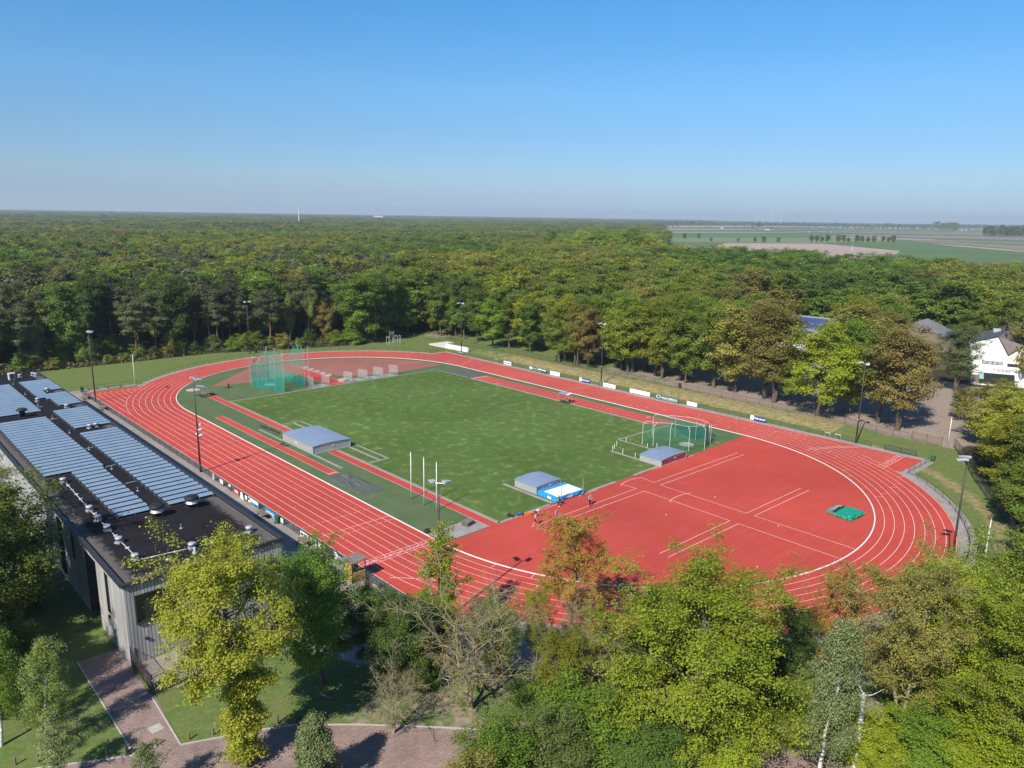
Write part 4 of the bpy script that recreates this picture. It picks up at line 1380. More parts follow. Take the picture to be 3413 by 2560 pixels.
# ------------------------------------------------------------------ boards along the straights
def board(x, y0, y1, zc, h, face, label, base, name='advertising_board', words=(), bits=(), group=None):
    """board standing along the straight; face +1 looks to +x, -1 to -x. bits: (s0, s1, z0, z1, material) in fractions, s from the reader's left"""
    L = abs(y1 - y0)
    t = thing(name, label, 'sign board', (x, (y0 + y1) / 2, gz(x, y0)), R(90) if face > 0 else R(-90), group)
    bevel(MB().box((0, 0.0, zc), (L, 0.05, h)).build('panel', base, t), 0.008)
    for s in (-0.42, 0.42):
        MB().box((s * L, 0.06, zc / 2), (0.05, 0.05, zc)).build('leg', M['dark_metal'], t)
    for s0, s1, z0, z1, m_ in bits:
        MB().box(((s0 + s1 - 1) / 2 * L, -0.032, zc + ((z0 + z1) / 2 - 0.5) * h), ((s1 - s0) * L, 0.012, (z1 - z0) * h)).build('print', m_, t)
    for txt, s, zf, size, m_, bold in words:
        me = text_mesh(txt, size, bold=bold)
        me.materials.append(m_)
        o = link('lettering', me, t, ((s - 0.5) * L, -0.042, zc + (zf - 0.5) * h))
        o.rotation_euler = (R(90), 0, 0)
    return t


W_, B_, Y_ = M['sign_white'], M['sign_black'], M['sign_yellow']


def squiggle(s0, s1, z0, z1, m_, n=9, seed=1):
    """illegible small print: a row of little bars"""
    q = random.Random(seed)
    out, s = [], s0
    while s < s1 - 0.01:
        w = q.uniform(0.008, 0.022)
        if q.random() < 0.82:
            out.append((s, min(s1, s + w), z0 + q.uniform(0, 0.25) * (z1 - z0), z1 - q.uniform(0, 0.3) * (z1 - z0), m_))
        s += w + 0.006
    return out


bx = 47.55
board(bx, 37.2, 34.2, 0.62, 0.95, -1, 'white board with a black bar of lettering, farthest on the back straight', W_, bits=[(0.12, 0.95, 0.38, 0.62, B_)] + squiggle(0.14, 0.93, 0.42, 0.58, W_, seed=3))
board(bx, 27.2, 20.8, 0.66, 0.95, -1, 'long dark green board with a white badge and small white and yellow print', M['sign_green'],
      bits=[(0.02, 0.19, 0.36, 0.92, W_), (0.22, 0.50, 0.60, 0.76, Y_), (0.53, 0.73, 0.55, 0.88, W_), (0.76, 0.97, 0.50, 0.80, W_)] + squiggle(0.03, 0.70, 0.12, 0.24, W_, seed=5))
board(bx, 19.4, 16.0, 0.62, 1.0, -1, 'white board with faint grey small print beside the long green board', W_, bits=squiggle(0.45, 0.92, 0.52, 0.68, B_, seed=8) + squiggle(0.45, 0.75, 0.30, 0.42, B_, seed=9) + [(0.1, 0.13, 0.35, 0.42, B_), (0.28, 0.31, 0.3, 0.37, B_)])
rb = [(0.0, 0.22, 0.0, 1.0, W_), (0.10, 0.14, 0.42, 0.60, M['navy'])]
board(bx, 9.2, 5.9, 0.62, 0.95, -1, 'blue and white bank board beside the green bin of the back straight', M['navy'], words=[('Rabobank', 0.61, 0.52, 0.62, W_, 0.012)], bits=rb)
board(bx, 1.6, -2.3, 0.60, 0.95, -1, 'blank white board at the foot of the back straight floodlight', W_)
board(bx, -6.6, -12.4, 0.62, 0.95, -1, 'long white board with a tiny grey emblem in the middle', W_, bits=[(0.28, 0.36, 0.30, 0.52, M['steel'])] + squiggle(0.38, 0.56, 0.28, 0.38, M['steel'], seed=11))
t = board(bx, -14.2, -20.2, 0.62, 0.95, -1, 'long dark green board with a web address and a white oval badge', M['sign_green'], words=[('www.gubbels.nl', 0.59, 0.58, 0.66, W_, 0.014)], bits=squiggle(0.24, 0.96, 0.10, 0.24, W_, seed=13))
MB().lathe([(0.0, -0.01), (0.46, -0.01), (0.46, 0.012), (0.0, 0.012)], n=24).build('badge', W_, t)
o = [c for c in t.children if c.name.startswith('badge')][0]
o.location, o.rotation_euler, o.scale = (-2.38, -0.036, 0.66), (R(90), 0, 0), (1.3, 0.85, 1)
MB().lathe([(0.30, 0.0), (0.33, 0.0), (0.33, 0.02), (0.30, 0.02)], n=24).build('badge_ring', M['sign_green'], t)
o = [c for c in t.children if c.name.startswith('badge_ring')][0]
o.location, o.rotation_euler, o.scale = (-2.38, -0.04, 0.66), (R(90), 0, 0), (1.3, 0.85, 1)
board(bx, -22.4, -25.0, 0.60, 0.9, -1, 'short blank white board next to the web address board', W_)
board(bx, -37.8, -41.2, 0.62, 0.95, -1, 'blue and white bank board alone past the green throwing cage', M['navy'], words=[('Rabobank', 0.61, 0.52, 0.62, W_, 0.012)], bits=rb)
hx = -48.86
board(hx, -1.7, -2.3, 0.6, 0.85, -1, 'narrow white notice with red figures, first on the home fence', W_, bits=[(0.15, 0.85, 0.55, 0.9, M['sign_red']), (0.3, 0.7, 0.1, 0.4, B_)])
board(hx, -4.5, -5.6, 0.62, 0.62, -1, 'small plain white notice on the home fence', W_)
board(hx, -7.6, -8.4, 0.85, 0.3, -1, 'small tilted white plate on top of the home fence', W_)
board(hx, -9.4, -11.5, 0.6, 0.75, -1, 'dark red board with a white centre on the home fence', M['sign_red'], bits=[(0.2, 0.72, 0.25, 0.75, W_)] + squiggle(0.24, 0.68, 0.4, 0.6, B_, seed=21))
t = thing('a_board', 'white tapered sandwich board leaning on the home fence', 'sign board', (-49.0, -12.3, 0), R(-90))
MB().solid([(-0.62, 0.1, 0.05), (0.62, 0.1, 0.05), (0.22, 0.1, 1.05), (-0.30, 0.1, 1.05)], (0, -0.04, 0)).build('panel', W_, t)
MB().box((0.0, 0.048, 0.7), (0.2, 0.012, 0.08)).build('print', B_, t)
MB().solid([(0.62, 0.11, 0.02), (0.85, 0.11, 0.02), (0.8, 0.11, 0.4), (0.64, 0.11, 0.4)], (0, 0.05, 0)).build('foot', M['green_bin'], t)
board(hx, -13.3, -13.9, 0.6, 0.6, -1, 'tiny white notice next to the sandwich board', W_)
board(hx, -14.3, -15.0, 0.62, 0.8, -1, 'small red and white poster left of the half blue board', W_, bits=[(0.1, 0.9, 0.4, 0.9, M['sign_red']), (0.3, 0.6, 0.5, 0.95, W_)])
board(hx, -15.05, -17.5, 0.56, 0.88, -1, 'board half white and half blue on the home fence', W_, bits=[(0.0, 1.0, 0.0, 0.48, M['sky_blue']), (0.55, 0.9, 0.12, 0.3, W_)])
board(hx, -19.6, -23.2, 0.58, 0.85, -1, 'long bright blue board with white script behind the green wheelie bin', M['sky_blue'], bits=[(0.12, 0.20, 0.20, 0.55, W_), (0.2, 0.74, 0.62, 0.70, W_)] + squiggle(0.2, 0.85, 0.32, 0.55, W_, seed=31) + squiggle(0.2, 0.8, 0.12, 0.24, W_, seed=32))
board(hx, -24.2, -24.9, 0.62, 0.62, -1, 'small square white notice next to the green wheelie bin', W_)
board(hx, -29.6, -33.6, 0.52, 0.8, -1, 'long white banner with black lettering above the picnic table', W_, bits=squiggle(0.03, 0.45, 0.30, 0.85, B_, seed=41) + squiggle(0.5, 0.74, 0.15, 0.9, B_, seed=42) + [(0.78, 0.97, 0.1, 0.9, M['dark_green'])])
board(hx, -34.2, -34.8, 0.6, 0.6, -1, 'small cream notice past the long white banner', W_)
board(hx, -37.9, -41.1, 0.62, 0.88, -1, 'blue and white bank board beside the yellow wooden finish hut', M['navy'], words=[('Rabobank', 0.61, 0.52, 0.62, W_, 0.012)], bits=rb)


# ------------------------------------------------------------------ huts, shelters, bins, tables
t = thing('finish_hut', 'yellow wooden timekeepers hut with a grey sloping roof at the finish line', 'hut', (-49.65, -43.8, 0))
MB().box((0, -0.85, 0.62), (1.7, 0.06, 1.24)).box((-0.85, 0, 1.05), (0.06, 1.76, 2.1)).box((0, 0.85, 0.62), (1.7, 0.06, 1.24)).build('wall', M['wood_new'], t)
for x, y in ((0.85, -0.85), (0.85, 0.85), (-0.85, -0.85), (-0.85, 0.85)):
    MB().box((x, y, 1.2), (0.09, 0.09, 2.4)).build('post', M['mast_brown'], t)
rf = MB().box((0, 0, 2.5), (2.15, 2.05, 0.08), 0, 0, ('Y', R(-4)))
for k in range(9):
    rf.box((0, -0.95 + k * 0.237, 2.555), (2.15, 0.04, 0.04), 0, 0, ('Y', R(-4)))
rf.build('roof', M['wood_grey'], t)
MB().box((0.1, 0, 0.85), (1.2, 1.5, 0.06)).build('desk', M['wood'], t)
MB().box((0, 0, 0.09), (1.7, 1.7, 0.04)).build('floor', M['wood_grey'], t)


def shelter(x, y, rz, label):
    t = thing('team_shelter', label, 'shelter', (x, y, 0.01), rz, 'wheeled athlete shelters')
    fr = MB()
    for sx in (-1.4, 1.4):
        fr.tube([(sx, -0.7, 0.15), (sx, -0.7, 2.05)], 0.03, 6).tube([(sx, 0.6, 0.15), (sx, 0.6, 2.25)], 0.03, 6).tube([(sx, -0.7, 0.15), (sx, 0.7, 0.15)], 0.03, 6).tube([(sx, -0.7, 1.1), (sx, 0.6, 1.1)], 0.02, 6)
    fr.tube([(-1.4, -0.7, 2.05), (1.4, -0.7, 2.05)], 0.03, 6).tube([(-1.4, 0.6, 2.25), (1.4, 0.6, 2.25)], 0.03, 6)
    fr.build('frame', M['steel'], t)
    MB().box((-0.25, -0.05, 2.2), (2.3, 1.5, 0.04), 0, 0, ('X', R(8))).build('roof', M['roof_sheet'], t)
    MB().box((1.15, -0.05, 2.2), (0.5, 1.5, 0.045), 0, 0, ('X', R(8))).build('roof', M['sign_white'], t)
    MB().box((0, -0.25, 0.5), (2.7, 0.4, 0.06)).build('seat', M['wood'], t)
    MB().box((0, -0.47, 0.85), (2.7, 0.05, 0.3)).build('backrest', M['wood'], t)
    MB().box((0, 0.2, 0.2), (2.7, 0.6, 0.05)).build('footboard', M['black'], t)
    for sx in (-1.4, 1.4):
        for sy in (-0.7, 0.7):
            w = MB().lathe([(0.02, -0.03), (0.13, -0.03), (0.13, 0.03), (0.02, 0.03)], n=12).build('wheel', M['black'], t)
            w.location, w.rotation_euler = (sx, sy, 0.13), (0, R(90), 0)


shelter(-29.4, 52.4, R(93), 'wheeled metal athlete shelter at the start of the run-up by the hammer cage')
shelter(28.65, -3.4, R(-85), 'wheeled metal athlete shelter on the edge of the lawn by the back run-up')


def bin_(x, y, m_, label, rz=0.0):
    t = thing('wheelie_bin', label, 'bin', (x, y, gz(x, y) + 0.01), rz)
    mb = MB()
    lo, hi = (0.21, 0.24), (0.28, 0.33)
    vs = [(sx * q[0], sy * q[1], z) for q, z in ((lo, 0.08), (hi, 0.95)) for sx, sy in ((-1, -1), (1, -1), (1, 1), (-1, 1))]
    mb.add(vs, [(0, 3, 2, 1), (4, 5, 6, 7), (0, 1, 5, 4), (1, 2, 6, 5), (2, 3, 7, 6), (3, 0, 4, 7)])
    bevel(mb.build('body', m_, t), 0.02)
    bevel(MB().box((0, 0.02, 1.0), (0.62, 0.74, 0.07)).build('lid', m_, t), 0.02)
    for sx in (-0.26, 0.26):
        w = MB().lathe([(0.02, -0.03), (0.11, -0.03), (0.11, 0.03), (0.02, 0.03)], n=12).build('wheel', M['black'], t)
        w.location, w.rotation_euler = (sx, 0.26, 0.11), (0, R(90), 0)
    MB().tube([(-0.25, 0.4, 0.98), (0.25, 0.4, 0.98)], 0.02, 6).build('handle', m_, t)


bin_(-49.05, -23.7, M['green_bin'], 'green wheelie bin in front of the blue board on the home fence', 0.2)
bin_(-48.2, 73.5, M['dark_green'], 'dark green wheelie bin at the far corner of the terrace')
bin_(47.2, -72.6, M['green_bin'], 'green wheelie bin on the corner of the sprint chute')
bin_(47.7, 2.3, mat('faded_green_plastic', (0.16, 0.22, 0.13), None, 2, 0.6), 'faded green bin between the hurdle and the blank white board')
bin_(2.9, 95.6, M['dark_green'], 'dark green bin at the foot of the mast before the wood')
t = thing('litter_bin', 'brown box litter bin behind the wire fence under the park trees', 'bin', (58.6, -12.9, gz(58.6, -12)))
MB().box((0, 0, 0.55), (0.55, 0.55, 0.95)).build('body', M['mast_brown'], t)
MB().box((0, 0, 1.06), (0.6, 0.6, 0.06)).build('lid', M['dark_metal'], t)
t = thing('dog_waste_bin', 'dark green waste bin on a post beside the lone conical sapling', 'bin', (-66.7, -63.5, 0))
MB().tube([(0, 0, 0), (0, 0, 1.5)], 0.04, 6).build('post', M['dark_metal'], t)
bevel(MB().box((0, 0.12, 1.15), (0.36, 0.3, 0.6)).build('body', M['dark_green'], t), 0.04)


def picnic(x, y, rz, label):
    t = thing('picnic_table', label, 'picnic table', (x, y, 0.01), rz, 'brown wooden picnic tables on the terrace')
    mb = MB()
    for k in range(5):
        mb.box((-0.33 + k * 0.165, 0, 0.74), (0.145, 1.9, 0.045))
    mb.build('table_top', M['wood'], t)
    for s in (-1, 1):
        mb = MB()
        for k in range(2):
            mb.box((s * (0.66 + k * 0.15), 0, 0.45), (0.135, 1.9, 0.045))
        mb.build('seat', M['wood'], t)
    for y_ in (-0.65, 0.65):
        MB().tube([(-0.72, y_, 0.0), (-0.18, y_, 0.72)], 0.045, 5).tube([(0.72, y_, 0.0), (0.18, y_, 0.72)], 0.045, 5).box((0, y_, 0.41), (1.6, 0.07, 0.09)).build('trestle', M['mast_brown'], t)


picnic(-49.75, -20.7, 0.05, 'brown picnic table in front of the bright blue board')
picnic(-49.7, -32.0, 0.05, 'brown picnic table below the long white banner')
picnic(-49.4, 65.6, 0.1, 'brown picnic table at the foot of the far floodlight mast')
picnic(-49.2, 53.6, 0.1, 'brown picnic table nearer of the two at the far end of the terrace')


def bench(a, b_, label, back=False, m_='wood'):
    L = math.dist(a, b_)
    t = thing('bench', label, 'bench', ((a[0] + b_[0]) / 2, (a[1] + b_[1]) / 2, 0.01), math.atan2(b_[1] - a[1], b_[0] - a[0]))
    MB().box((0, -0.1, 0.45), (L, 0.16, 0.06)).box((0, 0.1, 0.45), (L, 0.16, 0.06)).build('seat', M[m_], t)
    for s in (-0.4, 0.4):
        MB().box((s * L, 0, 0.21), (0.1, 0.36, 0.42)).build('leg', M['dark_metal'], t)


bench((-46.8, 74.5), (-44.8, 74.4), 'brown bench beside the dark green bin beyond the sprint start')
bench((-43.3, 73.35), (-40.0, 73.1), 'long dark bench behind the sprint start', m_='mast_brown')
bench((48.2, 57.9), (48.0, 55.4), 'white bench at the foot of the far bend floodlight', m_='white')


def hurdle(x, y, rz, label, group=None, m_='white'):
    t = thing('hurdle', label, 'hurdle', (x, y, 0.02), rz, group)
    MB().box((0, 0, 0.98), (1.2, 0.03, 0.09)).build('bar', M[m_], t)
    for s in (-0.55, 0.55):
        MB().tube([(s, 0, 0.02), (s, 0, 0.95)], 0.022, 6).tube([(s, -0.02, 0.025), (s, 0.65, 0.025)], 0.022, 6).build('leg', M['grey_metal'], t)


hurdle(47.3, -54.0, R(-100), 'white hurdle nearer the green throwing cage of the pair by the mast')
hurdle(47.55, -55.9, R(-100), 'white hurdle beside the foot of the mast at the sprint chute')
hurdle(47.7, 40.6, R(-98), 'white hurdle parked beside the farthest white board')
hurdle(47.75, 5.3, R(-98), 'white hurdle parked between the bank board and the faded green bin')
hurdle(47.75, 3.9, R(-98), 'white hurdle next to the faded green bin')


# ------------------------------------------------------------------ throwing cages
def cage(pts, heights, low, label, posts_m, up_m, low_m, lean=0.0, top=True):
    cx, cy = sum(q[0] for q in pts) / len(pts), sum(q[1] for q in pts) / len(pts)
    t = thing('throwing_cage', label, 'throwing cage', (cx, cy, 0.01))
    P = [(q[0] - cx, q[1] - cy) for q in pts]
    for (x, y), h in zip(P, heights):
        d = Vector((x, y, 0)).normalized() * -lean
        MB().tube([(x, y, 0), (x, y, h * 0.86), (x + d.x, y + d.y, h)], 0.034 if h < 5 else 0.045, 6).build('post', posts_m, t)
    for (a, ha), (b_, hb) in zip(zip(P, heights), zip(P[1:], heights[1:])):
        off = 0.18
        va, vb = Vector((*a, 0)) * 0.97, Vector((*b_, 0)) * 0.97
        n = 6
        for z0f, z1f, m_, nm in ((0, low, low_m, 'lower_net'), (low, 1.0, up_m, 'upper_net')):
            vs = []
            for k in range(n + 1):
                s = k / n
                q = va.lerp(vb, s)
                sag = math.sin(PI * s)
                hh = ha * 0.93 + (hb - ha) * 0.93 * s - 0.5 * sag
                q2 = q * (1 - 0.03 * sag)
                vs.append((q2.x, q2.y, 0.03 if z0f == 0 else min(low, hh)))
                vs.append((q2.x, q2.y, low if z1f == low else hh))
            MB().add(vs, [(2 * k, 2 * k + 2, 2 * k + 3, 2 * k + 1) for k in range(n)]).build(nm, m_, t, fix=False)
        if top:
            da, db = Vector((*a, 0)).normalized() * -lean, Vector((*b_, 0)).normalized() * -lean
            MB().tube([(a[0] + da.x, a[1] + da.y, ha), (b_[0] + db.x, b_[1] + db.y, hb)], 0.02, 5).build('top_cable', posts_m, t)
    return t


cage([(-13.9, 44.5), (-14.7, 46.9), (-15.7, 49.3), (-16.6, 52.0), (-17.1, 54.4), (-16.2, 57.2), (-13.7, 58.8), (-10.8, 58.6), (-8.7, 56.6), (-7.7, 54.0), (-7.5, 51.6), (-7.6, 48.6), (-8.0, 45.8)],
     [9.6, 9.9, 10.1, 7.1, 7.0, 7.0, 7.0, 7.0, 7.0, 7.0, 9.9, 10.0, 9.9], 2.7, 'tall teal net hammer cage on the far left corner of the lawn', M['steel'], M['net_teal'], M['net_low'], 0.7)
t = thing('gate_mast', 'tall thin grey frame mast beside the right wing of the hammer cage', 'mast', (-7.0, 45.4, 0.01))
MB().tube([(-0.2, 0, 0), (-0.2, 0, 9.9)], 0.05, 6).tube([(0.25, 0.1, 0), (0.25, 0.1, 9.9)], 0.04, 6).tube([(-0.2, 0, 9.9), (0.25, 0.1, 9.9)], 0.04, 6).build('post', M['grey_metal'], t)
MB().tube([(-0.9, 0, 0.06), (0.8, 0.2, 0.06)], 0.05, 6).tube([(0, -0.7, 0.06), (0, 0.7, 0.06)], 0.05, 6).build('foot', M['grey_metal'], t)
c2 = [(16.75, -33.6), (17.45, -35.5), (19.0, -38.0), (19.75, -41.5), (22.6, -42.9), (25.8, -41.7), (26.3, -38.6), (24.9, -35.0), (22.4, -31.7)]
cage(c2, [4.35] * 9, 0.9, 'green net discus cage of white posts on the right corner of the lawn', M['white'], M['net_green'], M['net_green'], 0.55)
t = thing('side_net', 'dark net hanging at the right side of the discus cage', 'net', (25.6, -41.0, 0.01))
MB().tube([(0.3, -1.0, 0), (0.3, -1.0, 4.0)], 0.05, 6).build('post', M['grey_metal'], t)
mb = MB()
for k in range(8):
    a = R(200 + 20 * k)
    mb.add([(0.4 * math.cos(a) - 0.4, 0.9 * math.sin(a) - 0.2, 0.1), (0.4 * math.cos(a + R(20)) - 0.4, 0.9 * math.sin(a + R(20)) - 0.2, 0.1), (0.25 * math.cos(a + R(20)) - 0.4, 0.6 * math.sin(a + R(20)) - 0.2, 4.0), (0.25 * math.cos(a) - 0.4, 0.6 * math.sin(a) - 0.2, 4.0)], [(0, 1, 2, 3)])
mb.build('gathered_net', M['net_dark'], t, fix=False)
for x, y, r_, lb in ((-12.9, 54.0, 1.3, 'pale round concrete throwing circle inside the hammer cage'), (22.9, -39.0, 1.35, 'pale round concrete throwing circle inside the discus cage'), (-28.7, 59.9, 1.5, 'pale round concrete throwing circle behind the left shelter'), (2.9, 47.3, 1.2, 'raised white throwing circle beside the javelin run-up')):
    mb = MB().lathe([(0.0, 0.0), (r_, 0.0), (r_, 0.03 if r_ != 1.2 else 0.3), (r_ - 0.07, 0.03 if r_ != 1.2 else 0.3), (0.0, 0.025 if r_ != 1.2 else 0.28)], (0, 0, 0), 32)
    tag(mb.build('throwing_circle', M['concrete'], loc=(x, y, 0.018)), lb, 'throwing circle')


def screen(a, b_, label, low=True):
    L = math.dist(a, b_)
    t = thing('shot_put_screen', label, 'screen', ((a[0] + b_[0]) / 2, (a[1] + b_[1]) / 2, 0.02), math.atan2(b_[1] - a[1], b_[0] - a[0]), 'grey mesh screens of the shot put circles')
    MB().tube([(-L / 2, 0, 0), (-L / 2, 0, 2.5), (L / 2, 0, 2.5), (L / 2, 0, 0)], 0.035, 6).build('frame', M['grey_metal'], t)
    MB().add([(-L / 2, 0, 0.55), (L / 2, 0, 0.55), (L / 2, 0, 2.5), (-L / 2, 0, 2.5)], [(0, 1, 2, 3)]).build('mesh', M['net_grey'], t, fix=False)
    MB().add([(-L / 2, 0, 0.03), (L / 2, 0, 0.03), (L / 2, 0, 0.55), (-L / 2, 0, 0.55)], [(0, 1, 2, 3)]).build('skirt', M['net_teal'], t, fix=False)


for a, b_, lb in (((-6.6, 47.4), (-6.75, 44.1), 'grey mesh shot put screen beside the hammer cage'), ((-3.1, 46.8), (-2.3, 44.6), 'grey mesh shot put screen left of the javelin run-up'),
                  ((2.7, 46.4), (3.5, 43.9), 'grey mesh shot put screen right of the javelin run-up'), ((6.9, 46.6), (7.8, 43.8), 'grey mesh shot put screen second from the javelin run-up'),
                  ((11.2, 46.4), (12.4, 43.9), 'grey mesh shot put screen second from the far right'), ((15.8, 46.2), (16.7, 43.7), 'grey mesh shot put screen at the far right end of the row')):
    screen(a, b_, lb)
mb = MB()
for x, y in ((5.2, 45.5), (9.7, 45.2), (14.0, 45.0), (-4.5, 45.9)):
    pts = arc(x, y, 1.07, 0, 360, 24)
    mb.band(arc(x, y, 1.02, 0, 360, 24), arc(x, y, 1.12, 0, 360, 24), 0.026)
struct('circle_rings', mb, M['line'], 'white rings of the shot put circles')
M['slab'] = mat('pinkish_concrete', (0.40, 0.33, 0.30), (0.33, 0.27, 0.245), 1.0, 0.85)
for k in range(5):
    for j, (dx, w) in enumerate(((0.0, 1.15), (1.0, 0.7))):
        t = MB().box((0, 0, 0.03), (w, 2.3 if j == 0 else 1.1, 0.06))
        o = bevel(t.build('concrete_slab', M['slab'], loc=(3.15 + dx, 66.8 - 3.05 * k + (0.9 if j else 0), 0.02), rz=R(-4)), 0.015)
        tag(o, 'pale concrete slab in the row along the javelin run-up', 'slab', 'pale concrete slabs along the javelin run-up')


# ------------------------------------------------------------------ landing areas
def mat_cover(x0, x1, y0, y1, h, rise, axis_y, label, front_m=None, front=None, logo=False):
    """metal cover over a landing mat; arched sheet roof; the arch runs along x when axis_y"""
    cx, cy = (x0 + x1) / 2, (y0 + y1) / 2
    t = thing('mat_cover', label, 'mat cover', (cx, cy, 0.02))
    LX_, LY_ = x1 - x0, y1 - y0
    n = 12
    prof = [(-LX_ / 2 + LX_ * k / n, h + rise * (1 - (2 * k / n - 1) ** 2)) for k in range(n + 1)]
    rf = MB()
    ov = 0.1
    a = [(x * (1 + ov / LX_ * 2), -LY_ / 2 - ov, z) for x, z in prof]
    b_ = [(x * (1 + ov / LX_ * 2), LY_ / 2 + ov, z) for x, z in prof]
    vs = a + b_ + [(x, y, z + 0.05) for x, y, z in a + b_]
    m_ = n + 1
    fs = [(k, k + 1, m_ + k + 1, m_ + k) for k in range(n)] + [(2 * m_ + k, 3 * m_ + k, 3 * m_ + k + 1, 2 * m_ + k + 1) for k in range(n)]
    fs += [(k, 2 * m_ + k, 2 * m_ + k + 1, k + 1) for k in range(n)] + [(m_ + k, m_ + k + 1, 3 * m_ + k + 1, 3 * m_ + k) for k in range(n)]
    fs += [(0, m_, 3 * m_, 2 * m_), (n, 2 * m_ + n, 3 * m_ + n, m_ + n)]
    rf.add(vs, fs)
    nse = int((LY_ if axis_y else LX_) / 1.1)
    roof = rf.build('roof', M['roof_sheet'], t)
    se = MB()
    for k in range(1, nse):
        y = -LY_ / 2 + LY_ * k / nse
        se.tube([(x, y, z + 0.06) for x, z in prof], 0.018, 4)
    se.build('seam', M['grey_metal'], roof)
    for side in (-1, 1):
        sw = MB().box((side * LX_ / 2, 0, h / 2), (0.06, LY_, h - 0.01))
        for k in range(int(LY_ / 0.3)):
            sw.box((side * (LX_ / 2 + 0.035), -LY_ / 2 + 0.15 + k * 0.3, h / 2), (0.02, 0.09, h - 0.05))
        sw.build('side_wall', M['steel'], t)
    for side in (-1, 1):
        pts = [(-LX_ / 2 + 0.04, 0.06), (LX_ / 2 - 0.04, 0.06)] + [(x * 0.985, z - 0.03) for x, z in prof[::-1]]
        fm = front_m if (front_m and side == -1) else M['steel']
        MB().solid([(x, side * (LY_ / 2 - 0.03), z) for x, z in pts], (0, -side * 0.05, 0)).build('end_wall', fm, t)
        fr = MB()
        for x in (-LX_ / 2 + 0.05, LX_ / 2 - 0.05):
            fr.box((x, side * LY_ / 2, h / 2), (0.1, 0.08, h))
        fr.box((0, side * (LY_ / 2 + 0.002), 0.08), (LX_ - 0.2, 0.07, 0.14)).box((0, side * (LY_ / 2 + 0.002), h - 0.06), (LX_ - 0.2, 0.07, 0.08))
        fr.build('frame', M['grey_metal'], t)
    MB().box((0.25, -LY_ / 2 - 0.03, h * 0.72), (0.42, 0.03, 0.16)).build('plate', M['white'], t)
    for x in (-0.3, 0.35):
        MB().box((x, -LY_ / 2 - 0.04, 0.18), (0.16, 0.05, 0.1)).build('latch', M['white'], t)
    for s in (-1, 1):
        w = MB().lathe([(0.02, -0.03), (0.09, -0.03), (0.09, 0.03), (0.02, 0.03)], n=10).build('wheel', M['black'], t)
        w.location, w.rotation_euler = (s * (LX_ / 2 - 0.2), LY_ / 2 + 0.05, 0.09), (0, R(90), 0)
    if logo:
        MB().solid([(-LX_ / 2 - 0.07, 0.75, 1.0), (-LX_ / 2 - 0.07, 0.55, 1.0), (-LX_ / 2 - 0.07, 0.3, 0.55), (-LX_ / 2 - 0.07, 0.45, 0.5)], (-0.01, 0, 0)).solid([(-LX_ / 2 - 0.07, 0.45, 1.05), (-LX_ / 2 - 0.07, 0.3, 1.05), (-LX_ / 2 - 0.07, 0.0, 0.7), (-LX_ / 2 - 0.07, 0.12, 0.62)], (-0.01, 0, 0)).build('emblem', M['white'], t)
    return t


mat_cover(-31.35, -24.05, -0.7, 10.2, 1.38, 0.22, True, 'large metal mat cover with an arched blue-grey roof across the red run-up', logo=True)
mat_cover(-15.7, -10.35, -38.8, -34.2, 1.12, 0.20, True, 'metal mat cover with an arched roof behind the blue and white high jump mat')
mat_cover(8.85, 16.1, -43.5, -39.1, 1.08, 0.24, True, 'metal mat cover with a dark red front beside the discus cage', mat('dark_red_sheet', (0.36, 0.06, 0.07), (0.30, 0.05, 0.06), 1.0, 0.5))
t = thing('high_jump_mat', 'thick blue high jump landing mat with a white top sheet', 'landing mat', (-12.85, -41.05, 0.02), R(-2))


def soft_box(w, d, z0, z1, name, m_, dx=0, dy=0, seed=0, amp=0.03):
    q = random.Random(seed)
    n = 14
    vs, fs = [], []
    ring = [(-1 + 2 * k / n, -1) for k in range(n)] + [(1, -1 + 2 * k / n) for k in range(n)] + [(1 - 2 * k / n, 1) for k in range(n)] + [(-1, 1 - 2 * k / n) for k in range(n)]
    zs_ = [z0, z0 + (z1 - z0) * 0.35, z0 + (z1 - z0) * 0.8, z1]
    for j, z in enumerate(zs_):
        for x, y in ring:
            e = q.uniform(-amp, amp) * (2.2 if j in (1, 2) else 0.8)
            f_ = 1.0 if j < 3 else 0.985
            vs.append((dx + x * w / 2 * f_ + e * (abs(x) == 1), dy + y * d / 2 * f_ + e * (abs(y) == 1), z + q.uniform(-amp, amp) * 0.4 * (j == 3)))
    m4 = 4 * n
    for j in range(3):
        fs += [(j * m4 + k, j * m4 + (k + 1) % m4, (j + 1) * m4 + (k + 1) % m4, (j + 1) * m4 + k) for k in range(m4)]
    fs.append(tuple(3 * m4 + k for k in range(m4)))
    mb = MB()
    mb.add(vs, fs)
    return mb.build(name, m_, t)


